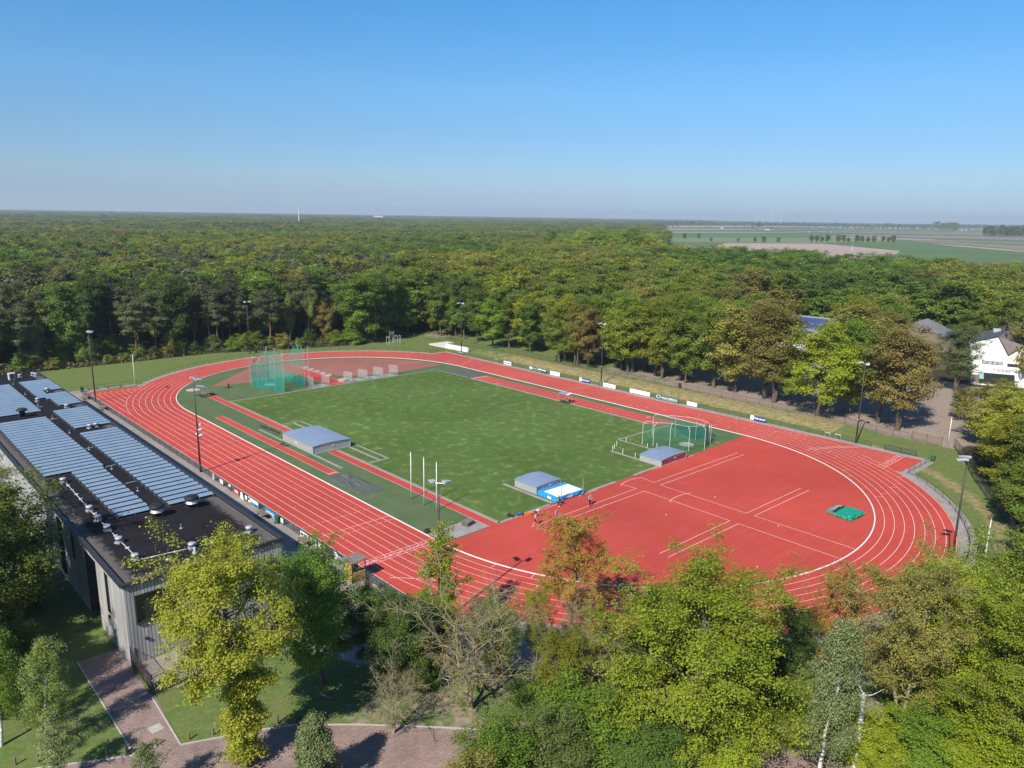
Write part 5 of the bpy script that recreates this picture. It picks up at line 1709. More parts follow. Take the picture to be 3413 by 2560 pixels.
soft_box(5.7, 4.0, 0.02, 0.66, 'foam_block', M['blue'], 0, 0, 4, 0.05)
soft_box(5.0, 2.9, 0.655, 0.70, 'top_sheet', mat('white_top_sheet', (0.84, 0.84, 0.83), (0.78, 0.78, 0.78), 1.2, 0.6), 0.15, -0.35, 5, 0.012)
MB().box((-2.93, -0.6, 0.36), (0.03, 0.8, 0.36)).build('label', M['white'], t)
mb = MB()
for x, w, h in ((-0.45, 0.3, 0.34), (-0.1, 0.12, 0.3), (0.12, 0.2, 0.36), (0.4, 0.14, 0.28)):
    mb.box((x, -2.09, 0.36), (w, 0.02, h))
mb.build('print', M['white'], t)
t = thing('high_jump_upright', 'thin dark high jump upright in front of the blue mat beside the green-shirted person', 'high jump stand', (-15.1, -43.35, 0.02))
for n_, x, y in ((0, 0, 0),):
    MB().box((0, 0, 0.02), (0.5, 0.5, 0.04)).build('base', M['dark_metal'], t)
    MB().tube([(0, 0, 0.02), (0, 0, 2.5)], 0.035, 6).build('upright', M['dark_metal'], t)
    MB().box((0.05, 0.06, 1.05), (0.06, 0.1, 0.05)).build('bar_rest', M['steel'], t)
t = thing('high_jump_upright', 'thin silver high jump upright at the right end of the blue mat', 'high jump stand', (-10.45, -43.3, 0.02))
MB().box((0, 0, 0.02), (0.5, 0.5, 0.04)).build('base', M['dark_metal'], t)
MB().tube([(0, 0, 0.02), (0, 0, 2.6)], 0.035, 6).build('upright', M['steel'], t)
MB().box((-0.05, 0.06, 1.05), (0.06, 0.1, 0.05)).build('bar_rest', M['steel'], t)
o = MB().tube([(-15.05, -43.2, 0.03), (-14.3, -42.95, 0.55), (-13.2, -43.3, 1.05)], 0.015, 5).build('elastic_cord', M['dark_metal'])
tag(o, 'dark elastic cord curving over the front of the blue mat', 'cord')
# green landing mat on the red D
t = thing('landing_mat', 'green tarpaulin-covered landing mat on pallets inside the near bend', 'landing mat', (11.6, -72.6, 0.02), R(-93))
soft_box(2.4, 3.5, 0.12, 0.70, 'cover', M['mat_green'], 0.75, 0.0, 8, 0.09)
mb = MB()
for z in (0.2, 0.36, 0.5):
    mb.box((-1.1, 0.0, z), (1.3, 3.2, 0.12))
mb.build('stacked_mats', mat('old_green_mats', (0.035, 0.20, 0.14), (0.16, 0.26, 0.22), 1.3, 0.7), t)
mb = MB()
for k, (x, y, z) in enumerate(((-0.75, 1.4, 0.80), (-0.9, 0.4, 0.78), (-0.7, -0.7, 0.76))):
    mb.tube([(x, y, z), (x + 0.1, y - 1.0, z - 0.03), (x - 0.05, y - 1.2, z)], 0.05, 5)
mb.tube([(-0.5, 1.8, 0.6), (-0.55, 0, 0.80), (-0.5, -1.7, 0.66)], 0.06, 5)
mb.build('strap', M['black'], t)
mb = MB().add([(-1.6, -1.2, 0.58), (-1.5, 1.3, 0.6), (-0.9, 1.5, 0.72), (-0.8, -1.3, 0.72)], [(0, 1, 2, 3)]).add([(1.6, 0.9, 0.55), (1.5, 2.2, 0.05), (0.6, 2.4, 0.05), (0.5, 1.7, 0.6)], [(0, 1, 2, 3)])
mb.build('plastic_sheet', mat('clear_plastic_sheet', (0.40, 0.44, 0.43), (0.22, 0.33, 0.30), 2.0, 0.35, spec=0.6), t)
MB().box((0, -1.4, 0.06), (3.6, 0.16, 0.1)).box((0, 1.4, 0.06), (3.6, 0.16, 0.1)).build('pallet', M['wood'], t)


def sand_cover(pts, label, seed, ridges):
    """netting laid over a jumping pit, with folds"""
    q = random.Random(seed)
    nx_, ny_ = 30, 44
    A, B, C_, D_ = [Vector((x, y, 0)) for x, y in pts]
    cx, cy = sum(p_[0] for p_ in pts) / 4, sum(p_[1] for p_ in pts) / 4
    vs, fs = [], []
    for j in range(ny_ + 1):
        for i in range(nx_ + 1):
            u, v = i / nx_, j / ny_
            p_ = A.lerp(B, u).lerp(D_.lerp(C_, u), v)
            ed = min(u, 1 - u, v, 1 - v)
            z = 0.09 * min(1, ed * 14) + 0.02
            for (ua, va), (ub, vb), h in ridges:
                d = seg(u, v * 1.4, [(ua, va * 1.4), (ub, vb * 1.4)])
                z += h * math.exp(-(d / 0.022) ** 2)
            z += 0.02 * math.sin(9 * u + 3 * v) * min(1, ed * 8)
            vs.append((p_.x - cx + q.uniform(-0.02, 0.02), p_.y - cy, z))
    fs = [(j * (nx_ + 1) + i, j * (nx_ + 1) + i + 1, (j + 1) * (nx_ + 1) + i + 1, (j + 1) * (nx_ + 1) + i) for j in range(ny_) for i in range(nx_)]
    o = MB().add(vs, fs).build('sand_pit_cover', M['tarp_grey'], smooth=True, loc=(cx, cy, 0.012))
    return tag(o, label, 'pit cover')


sand_cover([(-35.35, -11.7), (-31.55, -11.9), (-31.4, -22.5), (-35.35, -22.4)], 'grey-green netting with upright folds over the near sand pit', 2,
           [((0.62, 0.12), (0.60, 0.30), 0.55), ((0.35, 0.42), (0.18, 0.62), 0.3), ((0.62, 0.45), (0.50, 0.66), 0.28), ((0.8, 0.4), (0.75, 0.75), 0.15), ((0.3, 0.3), (0.7, 0.36), 0.08), ((0.55, 0.72), (0.6, 0.85), 0.12)])
sand_cover([(28.95, 40.3), (36.0, 39.0), (35.9, 29.9), (28.8, 29.8)], 'dark grey netting over the far sand pit beside the bend', 6, [((0.3, 0.7), (0.8, 0.3), 0.12), ((0.5, 0.5), (0.9, 0.8), 0.1), ((0.72, 0.2), (0.7, 0.4), 0.25)])
o = MB().add([(26.6, -38.0, 0.03), (31.3, -29.0, 0.03), (36.0, -34.5, 0.03), (31.6, -40.0, 0.03)], [(0, 1, 2, 3)]).build('folded_net', M['net_dark'], fix=False)
tag(o, 'dark net lying on the grass behind the discus cage', 'net')

# ------------------------------------------------------------------ small things
for (x, y), lb in (((9.6, -32.6), 'short white post nearest the lawn centre of the grass plot'), ((10.8, -32.0), 'short white post second in the close trio of the grass plot'), ((12.4, -31.2), 'short white post third in the close trio of the grass plot'),
                   ((9.5, -34.9), 'short white post alone on the grass plot left of the red-fronted cover'), ((9.4, -37.7), 'short white post right beside the red-fronted cover'), ((15.5, -30.9), 'slightly tilted white post on the paving strip by the discus cage'),
                   ((15.4, -35.7), 'tilted white post in front of the discus cage'), ((16.8, -36.8), 'low white post at the foot of the discus cage')):
    o = MB().tube([(0, 0, 0), (0.0, 0, 0.9), (0, 0, 0.95)], [0.045, 0.045, 0.02], 8).build('marker_post', M['white'], loc=(x, y, 0.01))
    o.rotation_euler = (rnd.uniform(-0.06, 0.06), rnd.uniform(-0.08, 0.08), 0)
    tag(o, lb, 'post')
t = thing('cross_bar_trolley', 'long dark trolley carrying bars on the turf left of the large mat cover', 'trolley', (-30.3, 18.0, 0.01), R(94))
MB().tube([(-3.4, 0, 0.35), (3.4, 0, 0.35)], 0.06, 6).tube([(-3.2, 0.14, 0.42), (3.3, 0.1, 0.42)], 0.05, 6).tube([(-3.0, -0.12, 0.42), (3.1, -0.1, 0.45)], 0.04, 6).build('bars', M['dark_metal'], t)
for x in (-2.6, 0.1, 2.6):
    f = MB().box((x, 0, 0.18), (0.08, 0.7, 0.06)).tube([(x, 0, 0.2), (x, 0, 0.75 if x < 1 else 0.4)], 0.03, 5).build('cradle', M['steel'], t)
    for s in (-0.35, 0.35):
        w = MB().lathe([(0.02, -0.025), (0.1, -0.025), (0.1, 0.025), (0.02, 0.025)], n=10).build('wheel', M['black'], t)
        w.location, w.rotation_euler = (x, s, 0.1), (R(90), 0, 0)
t = thing('hammer_trolley', 'small brown hand trolley on the turf left of the hammer cage', 'trolley', (-21.8, 57.1, 0.01), 0.5)
MB().box((0, 0, 0.28), (0.9, 0.6, 0.08)).box((0.4, 0, 0.6), (0.06, 0.55, 0.7)).build('frame', M['mast_brown'], t)
MB().box((-0.1, 0, 0.42), (0.45, 0.45, 0.22)).build('box', M['wood'], t)
for s in (-0.32, 0.32):
    w = MB().lathe([(0.02, -0.03), (0.16, -0.03), (0.16, 0.03), (0.02, 0.03)], n=12).build('wheel', M['black'], t)
    w.location, w.rotation_euler = (-0.25, s, 0.16), (R(90), 0, 0)
t = thing('pallet_stack', 'low grey stack of wooden steps on the paving by the run-up', 'pallets', (-30.4, -40.6, 0.02), R(12))
for k in range(4):
    mb = MB()
    for j in range(5):
        mb.box((0, -0.46 + j * 0.23, 0.13 + k * 0.15), (1.5, 0.18, 0.04))
    mb.box((-0.6, 0, 0.07 + k * 0.15), (0.12, 1.1, 0.07)).box((0.6, 0, 0.07 + k * 0.15), (0.12, 1.1, 0.07))
    mb.build('pallet', M['wood_grey'], t)
o = MB().lathe([(0.42, 0.0), (0.5, 0.12), (0.42, 0.32), (0.2, 0.42), (0.0, 0.44)], n=14).build('weight_bag', M['black'], smooth=True, loc=(-35.8, -38.9, 0.01))
o.scale = (1.2, 0.8, 1)
tag(o, 'round dark weight bag on the turf beside the kerb', 'bag')
# fitness frames on the far grass
t = thing('fitness_frame', 'grey metal climbing frames on the grass before the wood', 'fitness frame', (42.2, 83.3, 0))
for pts in ([(-1.8, 0.7, 0), (-1.8, 0.7, 2.5), (-0.6, 0.6, 2.5), (-0.6, 0.6, 0)], [(-1.5, -0.2, 0), (-1.5, -0.2, 2.4), (-0.3, -0.5, 2.4), (-0.3, -0.5, 0)], [(-0.6, 0.6, 0), (-0.6, 0.6, 4.1), (0.6, 0.4, 4.1), (0.6, 0.4, 0)],
            [(0.9, 0.0, 0), (0.9, 0.0, 2.7), (2.4, -0.3, 2.7), (2.4, -0.3, 0)], [(1.2, -1.0, 0), (1.2, -1.0, 2.6), (2.3, -1.2, 2.6), (2.3, -1.2, 0)], [(-1.8, 0.7, 2.5), (-1.5, -0.2, 2.4)], [(0.9, 0, 2.7), (1.2, -1.0, 2.6)], [(2.4, -0.3, 2.7), (2.3, -1.2, 2.6)]):
    MB().tube(pts, 0.06, 6).build('frame', M['grey_metal'], t)
mb = MB()
for z in (3.0, 3.4, 3.8):
    mb.tube([(-0.6, 0.6, z), (0.6, 0.4, z)], 0.03, 5)
mb.build('rungs', M['grey_metal'], t)
# white L-shaped slab on the far grass
o = MB().prism([at(*q) for q in ((1429.7, 1149), (1493, 1141), (1515.6, 1145.5), (1485, 1150.5), (1563, 1170), (1560, 1176), (1485, 1161))], 0.0, 0.35).build('concrete_platform', mat('bleached_concrete', (0.62, 0.56, 0.52), (0.55, 0.49, 0.45), 0.8, 0.85))
tag(o, 'pale L-shaped concrete platform on the grass behind the far bend', 'platform')
b0, b1 = at(1487, 1161), at(1563, 1175)
t = thing('white_hoarding', 'long low white hoarding along the pale platform at the far bend', 'wall', ((b0[0] + b1[0]) / 2, (b0[1] + b1[1]) / 2, 0), math.atan2(b1[1] - b0[1], b1[0] - b0[0]))
MB().box((0, -0.2, 0.85), (math.dist(b0, b1), 0.08, 1.3)).build('panel', M['white'], t)
mb = MB()
for k in range(12):
    mb.box(((k / 11 - 0.5) * math.dist(b0, b1) * 0.98, -0.12, 0.75), (0.07, 0.07, 1.5))
mb.build('posts', M['grey_metal'], t)
# bollards
for (x, y), lb in zip(((-83.9, -52.4), (-82.6, -53.2), (-81.3, -54.1), (-78.6, -55.7), (-73.4, -58.2), (-71.8, -58.9), (-67.4, -61.0)),
                      ('brown wooden bollard farthest left by the near lawn edge', 'brown wooden bollard second from the left on the near lawn edge', 'brown wooden bollard third from the left, left of the young birch', 'brown wooden bollard between the young birch and the dark bollard on the lawn edge',
                       'brown wooden bollard just right of the brick path on the lawn edge', 'brown wooden bollard left of the yellow-green oak on the lawn edge', 'brown wooden bollard right of the yellow-green oak on the lawn edge')):
    o = bevel(MB().tube([(0, 0, 0), (0, 0, 0.66)], 0.085, 8).build('bollard', M['wood'], loc=(x, y, 0)), 0.02)
    tag(o, lb, 'bollard')
o = bevel(MB().tube([(0, 0, 0), (0, 0, 0.8)], 0.1, 8).box((0.25, 0.1, 0.12), (0.5, 0.4, 0.24)).build('bollard', M['dark_metal'], loc=(-77.5, -56.8, 0)), 0.02)
tag(o, 'dark bollard with a block at the left corner of the brick path', 'bollard')
t = thing('bollard', 'white post with a red top standing in the middle of the brick path', 'bollard', (-75.6, -57.25, 0))
MB().tube([(0, 0, 0), (0, 0, 0.5)], 0.075, 10).build('post', M['white'], t)
MB().tube([(0, 0, 0.5), (0, 0, 0.72), (0, 0, 0.76)], [0.078, 0.078, 0.04], 10).build('top', M['sign_red'], t)
xx, yy = at(520, 2428)
o = MB().box((0, 0, 0.01), (0.95, 0.95, 0.012)).box((0, 0, 0.02), (0.8, 0.8, 0.006)).build('drain_cover', M['concrete'], loc=(xx, yy, 0.006), rz=R(5))
tag(o, 'square grey drain cover set in the brick path', 'drain cover')
xx, yy = at(1090, 2325)
o = MB().tube([(-0.1, 0.75, 0.06), (0.06, 0.3, 0.1), (0.0, -0.2, 0.07), (0.16, -0.75, 0.08)], [0.03, 0.06, 0.055, 0.03], 7).build('broken_branch', M['bark_dead'], smooth=True, loc=(xx, yy, 0), rz=0.4)
tag(o, 'pale broken branch lying on the lawn beyond the bushy green tree', 'branch')
xx, yy = at(1375, 2165)
t = thing('bicycle_rack', 'pale metal hoop rack in the shade behind the bare tree', 'bicycle rack', (*at(1500, 2275), 0), R(20))
for k in range(5):
    MB().tube([(k * 0.45 - 0.9, -0.4, 0), (k * 0.45 - 0.9, -0.4, 0.9), (k * 0.45 - 0.9, 0.4, 0.9), (k * 0.45 - 0.9, 0.4, 0)], 0.03, 6).build('hoop', M['grey_metal'], t)
MB().tube([(-1.1, -0.4, 0.9), (1.1, -0.4, 0.9)], 0.03, 6).tube([(-1.1, 0.4, 0.9), (1.1, 0.4, 0.9)], 0.03, 6).build('rail', M['grey_metal'], t)
# clothes and hoops beside the lawn
t = thing('clothes_pile', 'dark heap of bags and clothes at the edge of the red area', 'clothes', (*at(1726, 1718), 0.02), R(-20))
for dx, dy, sx, sy, h, m_, s in ((-1.2, 0.25, 0.35, 0.3, 0.45, 'black', 1), (-0.9, -0.1, 0.5, 0.35, 0.25, 'black', 2), (0.0, 0.0, 0.55, 0.3, 0.3, 'navy', 3), (0.75, 0.1, 0.6, 0.22, 0.22, 'dark_metal', 4), (0.25, 0.1, 0.3, 0.2, 0.32, 'sky_blue', 5)):
    o = MB().lathe([(1.0, 0.0), (1.05, 0.25), (0.8, 0.7), (0.35, 0.95), (0.0, 1.0)], n=10).build('bag' if s < 3 else 'garment', M[m_], t, True)
    o.location, o.scale, o.rotation_euler = (dx, dy, 0), (sx * 0.7, sy * 0.8, h), (0, 0, s)
t = thing('hoop_tangle', 'tangle of bright orange hoops on the red surface beside the clothes', 'hoops', (*at(1764, 1716), 0.02))
for k in range(5):
    a = [(0.42 * math.cos(q) + 0.12 * math.cos(k * 2), 0.42 * math.sin(q) + 0.12 * math.sin(k * 2), 0.06 + 0.05 * k + 0.08 * math.sin(q + k)) for q in np.linspace(0, 2 * PI, 17)]
    MB().tube(a, 0.03, 5, cap=False).build('hoop', M['orange'], t, True)
# ------------------------------------------------------------------ people
SKIN = mat('skin', (0.55, 0.33, 0.24), (0.50, 0.29, 0.21), 6.0, 0.6)


def skinned(joints, edges, radii, name):
    """one continuous surface grown over a skeleton"""
    me = bpy.data.meshes.new(name)
    me.from_pydata(joints, edges, [])
    o = bpy.data.objects.new(name, me)
    col.objects.link(o)
    md = o.modifiers.new('skin', 'SKIN')
    sk_ = me.skin_vertices[0].data if me.skin_vertices else None
    if sk_ is None:
        bm = bmesh.new()
        bm.from_mesh(me)
        bm.verts.layers.skin.verify()
        bm.to_mesh(me)
        bm.free()
        sk_ = me.skin_vertices[0].data
    for k, r in enumerate(radii):
        sk_[k].radius = (r, r) if not hasattr(r, '__len__') else r
        sk_[k].use_root = (k == 0)
    md.use_smooth_shade = True
    sb = o.modifiers.new('sub', 'SUBSURF')
    sb.levels = sb.render_levels = 1
    dg = bpy.context.evaluated_depsgraph_get()
    out = bpy.data.meshes.new_from_object(o.evaluated_get(dg))
    out.name = name
    bpy.data.objects.remove(o)
    return out


def person(x, y, face, height, label, pose, wear, hair_m):
    """pose: joint offsets in a 1.75 m frame, facing +y. wear: (name, material, bones, thickness)"""
    t = thing('person', label, 'person', (x, y, 0.022), face)
    J = {'pelvis': (0, 0, 0.95), 'waist': (0, 0.01, 1.08), 'chest': (0, 0.01, 1.27), 'neck0': (0, 0, 1.45), 'neck': (0, 0.01, 1.52), 'head0': (0, 0.03, 1.58), 'head1': (0, 0.035, 1.66), 'head2': (0, 0.02, 1.735), 'nose': (0, 0.135, 1.63)}
    for s, sd_ in ((-1, 'L'), (1, 'R')):
        J['hip' + sd_] = (s * 0.09, 0, 0.90)
        J['knee' + sd_] = (s * 0.10, 0.02, 0.49)
        J['calf' + sd_] = (s * 0.10, -0.01, 0.36)
        J['ank' + sd_] = (s * 0.10, -0.02, 0.08)
        J['toe' + sd_] = (s * 0.115, 0.17, 0.035)
        J['sh' + sd_] = (s * 0.18, 0, 1.43)
        J['el' + sd_] = (s * 0.23, -0.03, 1.14)
        J['wr' + sd_] = (s * 0.24, 0.05, 0.90)
    J.update(pose)
    for sd_ in 'LR':
        w, e = Vector(J['wr' + sd_]), Vector(J['el' + sd_])
        d = (w - e).normalized()
        side = d.cross(Vector((0, 1, 0)) if abs(d.y) < 0.8 else Vector((1, 0, 0))).normalized()
        fwd = side.cross(d).normalized()
        J['palm' + sd_] = tuple(w + d * 0.07)
        for k, (o_, L) in enumerate(((-0.030, 0.075), (-0.010, 0.088), (0.011, 0.082), (0.030, 0.062))):
            J[f'f{k}a{sd_}'] = tuple(w + d * 0.085 + fwd * o_)
            J[f'f{k}b{sd_}'] = tuple(w + d * (0.085 + L * 0.55) + fwd * o_ * 1.15 + side * 0.012)
            J[f'f{k}c{sd_}'] = tuple(w + d * (0.085 + L * 0.9) + fwd * o_ * 1.1 + side * 0.035)
        J['th1' + sd_] = tuple(w + d * 0.045 - fwd * 0.045 + side * 0.01)
        J['th2' + sd_] = tuple(w + d * 0.085 - fwd * 0.062 + side * 0.03)
    rad = {'pelvis': (0.155, 0.105), 'waist': (0.135, 0.09), 'chest': (0.165, 0.11), 'neck0': (0.09, 0.075), 'neck': 0.055, 'head0': 0.075, 'head1': (0.082, 0.10), 'head2': (0.065, 0.08), 'nose': 0.014,
           'hip': 0.092, 'knee': 0.056, 'calf': 0.056, 'ank': 0.038, 'toe': 0.034, 'sh': 0.062, 'el': 0.041, 'wr': 0.028, 'palm': (0.040, 0.018), 'th1': 0.012, 'th2': 0.010}
    E_ = [('pelvis', 'waist'), ('waist', 'chest'), ('chest', 'neck0'), ('neck0', 'neck'), ('neck', 'head0'), ('head0', 'head1'), ('head1', 'head2'), ('head1', 'nose')]
    for s in 'LR':
        E_ += [('pelvis', 'hip' + s), ('hip' + s, 'knee' + s), ('knee' + s, 'calf' + s), ('calf' + s, 'ank' + s), ('ank' + s, 'toe' + s), ('neck0', 'sh' + s), ('sh' + s, 'el' + s), ('el' + s, 'wr' + s), ('wr' + s, 'palm' + s), ('wr' + s, 'th1' + s), ('th1' + s, 'th2' + s)]
        for k in range(4):
            E_ += [('palm' + s, f'f{k}a{s}'), (f'f{k}a{s}', f'f{k}b{s}'), (f'f{k}b{s}', f'f{k}c{s}')]
    names = ['pelvis'] + [k for k in J if k != 'pelvis']
    ix = {k: i for i, k in enumerate(names)}

    def rr(k):
        if k in rad:
            return rad[k]
        b_ = k[:-1]
        if b_ in rad:
            return rad[b_]
        return 0.010 if k[2:3] == 'a' else 0.009 if k[2:3] == 'b' else 0.008

    s_ = height / 1.75
    Jv = [tuple(c * s_ for c in J[k]) for k in names]
    me = skinned(Jv, [(ix[a], ix[b_]) for a, b_ in E_], [tuple(q * s_ for q in rr(k)) if hasattr(rr(k), '__len__') else rr(k) * s_ for k in names], 'body')
    me.materials.clear()
    me.materials.append(SKIN)
    body = link('body', me, t)
    segs = {(a, b_): (Vector(Jv[ix[a]]), Vector(Jv[ix[b_]])) for a, b_ in E_}

    def owner(p_):
        best = (9, None, 0)
        for key, (a, b_) in segs.items():
            d = b_ - a
            u = max(0.0, min(1.0, (p_ - a).dot(d) / max(d.length_squared, 1e-9)))
            q = (p_ - a - d * u).length
            if q < best[0]:
                best = (q, key, u)
        return best

    own = [owner(p_.center) for p_ in me.polygons]

    def shell(name, m_, sel, th):
        bm = bmesh.new()
        bm.from_mesh(me)
        bm.faces.ensure_lookup_table()
        bm.normal_update()
        dele = [f for f in bm.faces if not sel(own[f.index], f.calc_center_median())]
        nrm = {v.index: v.normal.copy() for v in bm.verts}
        bmesh.ops.delete(bm, geom=dele, context='FACES')
        for v in bm.verts:
            v.co += v.normal * th
        m2 = bpy.data.meshes.new(name)
        bm.to_mesh(m2)
        bm.free()
        m2.materials.clear()
        m2.materials.append(m_)
        if len(m2.polygons):
            m2.polygons.foreach_set('use_smooth', [True] * len(m2.polygons))
            link(name, m2, t)

    for name, m_, bones, th in wear:
        def sel(ow, c, bones=bones):
            for (a, b_, u0, u1) in bones:
                k = ow[1]
                if k and k[0].rstrip('LR') == a and k[1].rstrip('LR') == b_ and u0 <= ow[2] <= u1:
                    return True
            return False
        shell(name, m_, sel, th * s_)
    hz = Jv[ix['head1']]
    shell('hair', hair_m, lambda ow, c: ow[1] and ow[1][0].startswith('head') and ow[1][1] != 'nose' and (c.z > hz[2] + 0.045 * s_ or (c.y < hz[1] - 0.02 * s_ and c.z > hz[2] - 0.05 * s_)), 0.014 * s_)
    eb = MB()
    for s in (-1, 1):
        eb.lathe([(0.011, -0.006), (0.012, 0.0), (0.008, 0.009), (0.0, 0.011)], (s * 0.031 * s_, hz[1] + 0.088 * s_, hz[2] - 0.003), 6)
    eb.build('eyes', M['black'], t)
    MB().box((0, hz[1] + 0.09 * s_, hz[2] - 0.075 * s_), (0.045, 0.012, 0.01)).build('mouth', M['sign_red'], t)
    er = MB()
    for s in (-1, 1):
        er.box((s * 0.085 * s_, hz[1] - 0.005, hz[2] - 0.01), (0.018, 0.035, 0.055))
    er.build('ears', SKIN, t)
    return t


TOP = [('pelvis', 'waist', 0.3, 1), ('waist', 'chest', 0, 1), ('chest', 'neck0', 0, 0.95), ('neck0', 'sh', 0, 1), ('sh', 'el', 0, 0.55)]
VEST = [('pelvis', 'waist', 0.3, 1), ('waist', 'chest', 0, 1), ('chest', 'neck0', 0, 0.95), ('neck0', 'sh', 0, 0.8)]
LONG = [('pelvis', 'waist', 0, 0.45), ('pelvis', 'hip', 0, 1), ('hip', 'knee', 0, 1), ('knee', 'calf', 0, 1), ('calf', 'ank', 0, 0.9)]
SHORT = [('pelvis', 'waist', 0, 0.45), ('pelvis', 'hip', 0, 1), ('hip', 'knee', 0, 0.75)]
SHOES = [('ank', 'toe', 0, 1), ('calf', 'ank', 0.85, 1)]
C = {k: mat(k, v, None, 4, 0.8) for k, v in (('green_jersey', (0.04, 0.32, 0.15)), ('black_cloth', (0.014, 0.014, 0.016)), ('grey_cloth', (0.22, 0.22, 0.24)), ('blue_cloth', (0.06, 0.09, 0.36)), ('purple_cloth', (0.12, 0.04, 0.30)),
                                             ('pale_cloth', (0.55, 0.54, 0.52)), ('light_blue_cloth', (0.22, 0.42, 0.55)), ('white_shoe', (0.72, 0.72, 0.72)), ('brown_hair', (0.07, 0.04, 0.02)), ('fair_hair', (0.34, 0.26, 0.15)), ('dark_hair', (0.02, 0.015, 0.012)))}
person(-16.6, -44.15, R(200), 1.78, 'person in a green shirt and black trousers standing before the blue mat', {'elL': (-0.25, 0.1, 1.18), 'wrL': (-0.12, 0.30, 1.22)},
       [('trousers', C['black_cloth'], LONG, 0.018), ('shirt', C['green_jersey'], TOP, 0.016), ('shoes', C['white_shoe'], SHOES, 0.012)], C['fair_hair'])
stride = {'kneeL': (-0.10, 0.24, 0.52), 'calfL': (-0.10, 0.25, 0.38), 'ankL': (-0.10, 0.36, 0.09), 'toeL': (-0.11, 0.54, 0.05), 'kneeR': (0.10, -0.14, 0.48), 'calfR': (0.10, -0.24, 0.36), 'ankR': (0.10, -0.38, 0.10), 'toeR': (0.115, -0.21, 0.035)}
person(-12.9, -46.85, R(120), 1.76, 'person in a grey top and dark trousers striding beyond the orange tree', {**stride, 'elL': (-0.30, -0.18, 1.20), 'wrL': (-0.20, 0.0, 1.02), 'elR': (0.26, 0.15, 1.16), 'wrR': (0.15, 0.32, 1.08)},
       [('trousers', C['black_cloth'], LONG, 0.018), ('shirt', C['grey_cloth'], TOP, 0.016), ('shoes', C['black_cloth'], SHOES, 0.012)], C['brown_hair'])
person(-20.55, -47.5, R(160), 1.70, 'person in a blue vest and purple shorts standing alone between the run-up lines', {'elR': (0.25, 0.06, 1.16), 'wrR': (0.2, 0.26, 1.02)},
       [('shorts', C['purple_cloth'], SHORT, 0.022), ('shirt', C['blue_cloth'], VEST, 0.016), ('shoes', C['white_shoe'], SHOES, 0.012)], C['fair_hair'])
person(-23.85, -46.75, R(250), 1.80, 'person in black shorts and light blue shirt with legs apart nearest the lawn corner', {**stride, 'elL': (-0.27, 0.05, 1.15), 'wrL': (-0.2, 0.2, 1.0)},
       [('shorts', C['black_cloth'], SHORT, 0.024), ('shirt', C['light_blue_cloth'], TOP, 0.016), ('shoes', C['white_shoe'], SHOES, 0.012)], C['dark_hair'])
bent = {'waist': (0, 0.10, 1.03), 'chest': (0, 0.27, 1.10), 'neck0': (0, 0.44, 1.15), 'neck': (0, 0.51, 1.17), 'head0': (0, 0.56, 1.18), 'head1': (0, 0.63, 1.20), 'head2': (0, 0.69, 1.25), 'nose': (0, 0.69, 1.11),
        'shL': (-0.18, 0.42, 1.13), 'shR': (0.18, 0.42, 1.13), 'elL': (-0.22, 0.45, 0.84), 'elR': (0.22, 0.45, 0.84), 'wrL': (-0.16, 0.55, 0.62), 'wrR': (0.16, 0.55, 0.62)}
person(*at(1785.5, 1724), R(210), 1.72, 'person in a pale shirt and black trousers bending forward beside the orange hoops', bent,
       [('trousers', C['black_cloth'], LONG, 0.018), ('shirt', C['pale_cloth'], TOP, 0.018), ('shoes', C['black_cloth'], SHOES, 0.012)], C['brown_hair'])
# ------------------------------------------------------------------ trees


def np_mesh(name, verts, faces, tint=None, mats=(), mi=None):
    """mesh from arrays; faces is (n, k)"""
    me = bpy.data.meshes.new(name)
    n, k = faces.shape
    me.vertices.add(len(verts))
    me.vertices.foreach_set('co', np.asarray(verts, np.float32).ravel())
    me.loops.add(n * k)
    me.loops.foreach_set('vertex_index', faces.astype(np.int32).ravel())
    me.polygons.add(n)
    me.polygons.foreach_set('loop_start', np.arange(0, n * k, k, dtype=np.int32))
    me.polygons.foreach_set('loop_total', np.full(n, k, np.int32))
    for m_ in mats:
        me.materials.append(m_)
    if mi is not None:
        me.polygons.foreach_set('material_index', mi.astype(np.int32))
    me.update(calc_edges=True)
    if tint is not None:
        a = me.attributes.new('tint', 'FLOAT', 'FACE')
        a.data.foreach_set('value', tint.astype(np.float32))
    return me


def tube_np(P, Rr, n):
    P = np.asarray(P, float)
    T = np.gradient(P, axis=0)
    T /= np.linalg.norm(T, axis=1, keepdims=True) + 1e-9
    a = np.array([1.0, 0, 0]) if abs(T[0, 0]) < 0.8 else np.array([0, 1.0, 0])
    A = a - T * (T @ a)[:, None]
    A /= np.linalg.norm(A, axis=1, keepdims=True) + 1e-9
    B = np.cross(T, A)
    t = np.arange(n) * 2 * PI / n
    V = P[:, None] + Rr[:, None, None] * (A[:, None] * np.cos(t)[None, :, None] + B[:, None] * np.sin(t)[None, :, None])
    m_ = len(P)
    i, k = np.meshgrid(np.arange(m_ - 1), np.arange(n), indexing='ij')
    k2 = (k + 1) % n
    F = np.stack([i * n + k, i * n + k2, (i + 1) * n + k2, (i + 1) * n + k], -1).reshape(-1, 4)
    return V.reshape(-1, 3), F


class Wood:
    def __init__(s):
        s.V, s.F, s.n, s.m = [], [], 0, []

    def add(s, P, Rr, n, mi=0):
        v, f = tube_np(P, np.asarray(Rr, float), n)
        s.V.append(v)
        s.F.append(f + s.n)
        s.n += len(v)
        s.m.append(np.full(len(f), mi))

    def mesh(s, name, m_):
        return np_mesh(name, np.concatenate(s.V), np.concatenate(s.F), None, m_ if isinstance(m_, list) else [m_], np.concatenate(s.m))


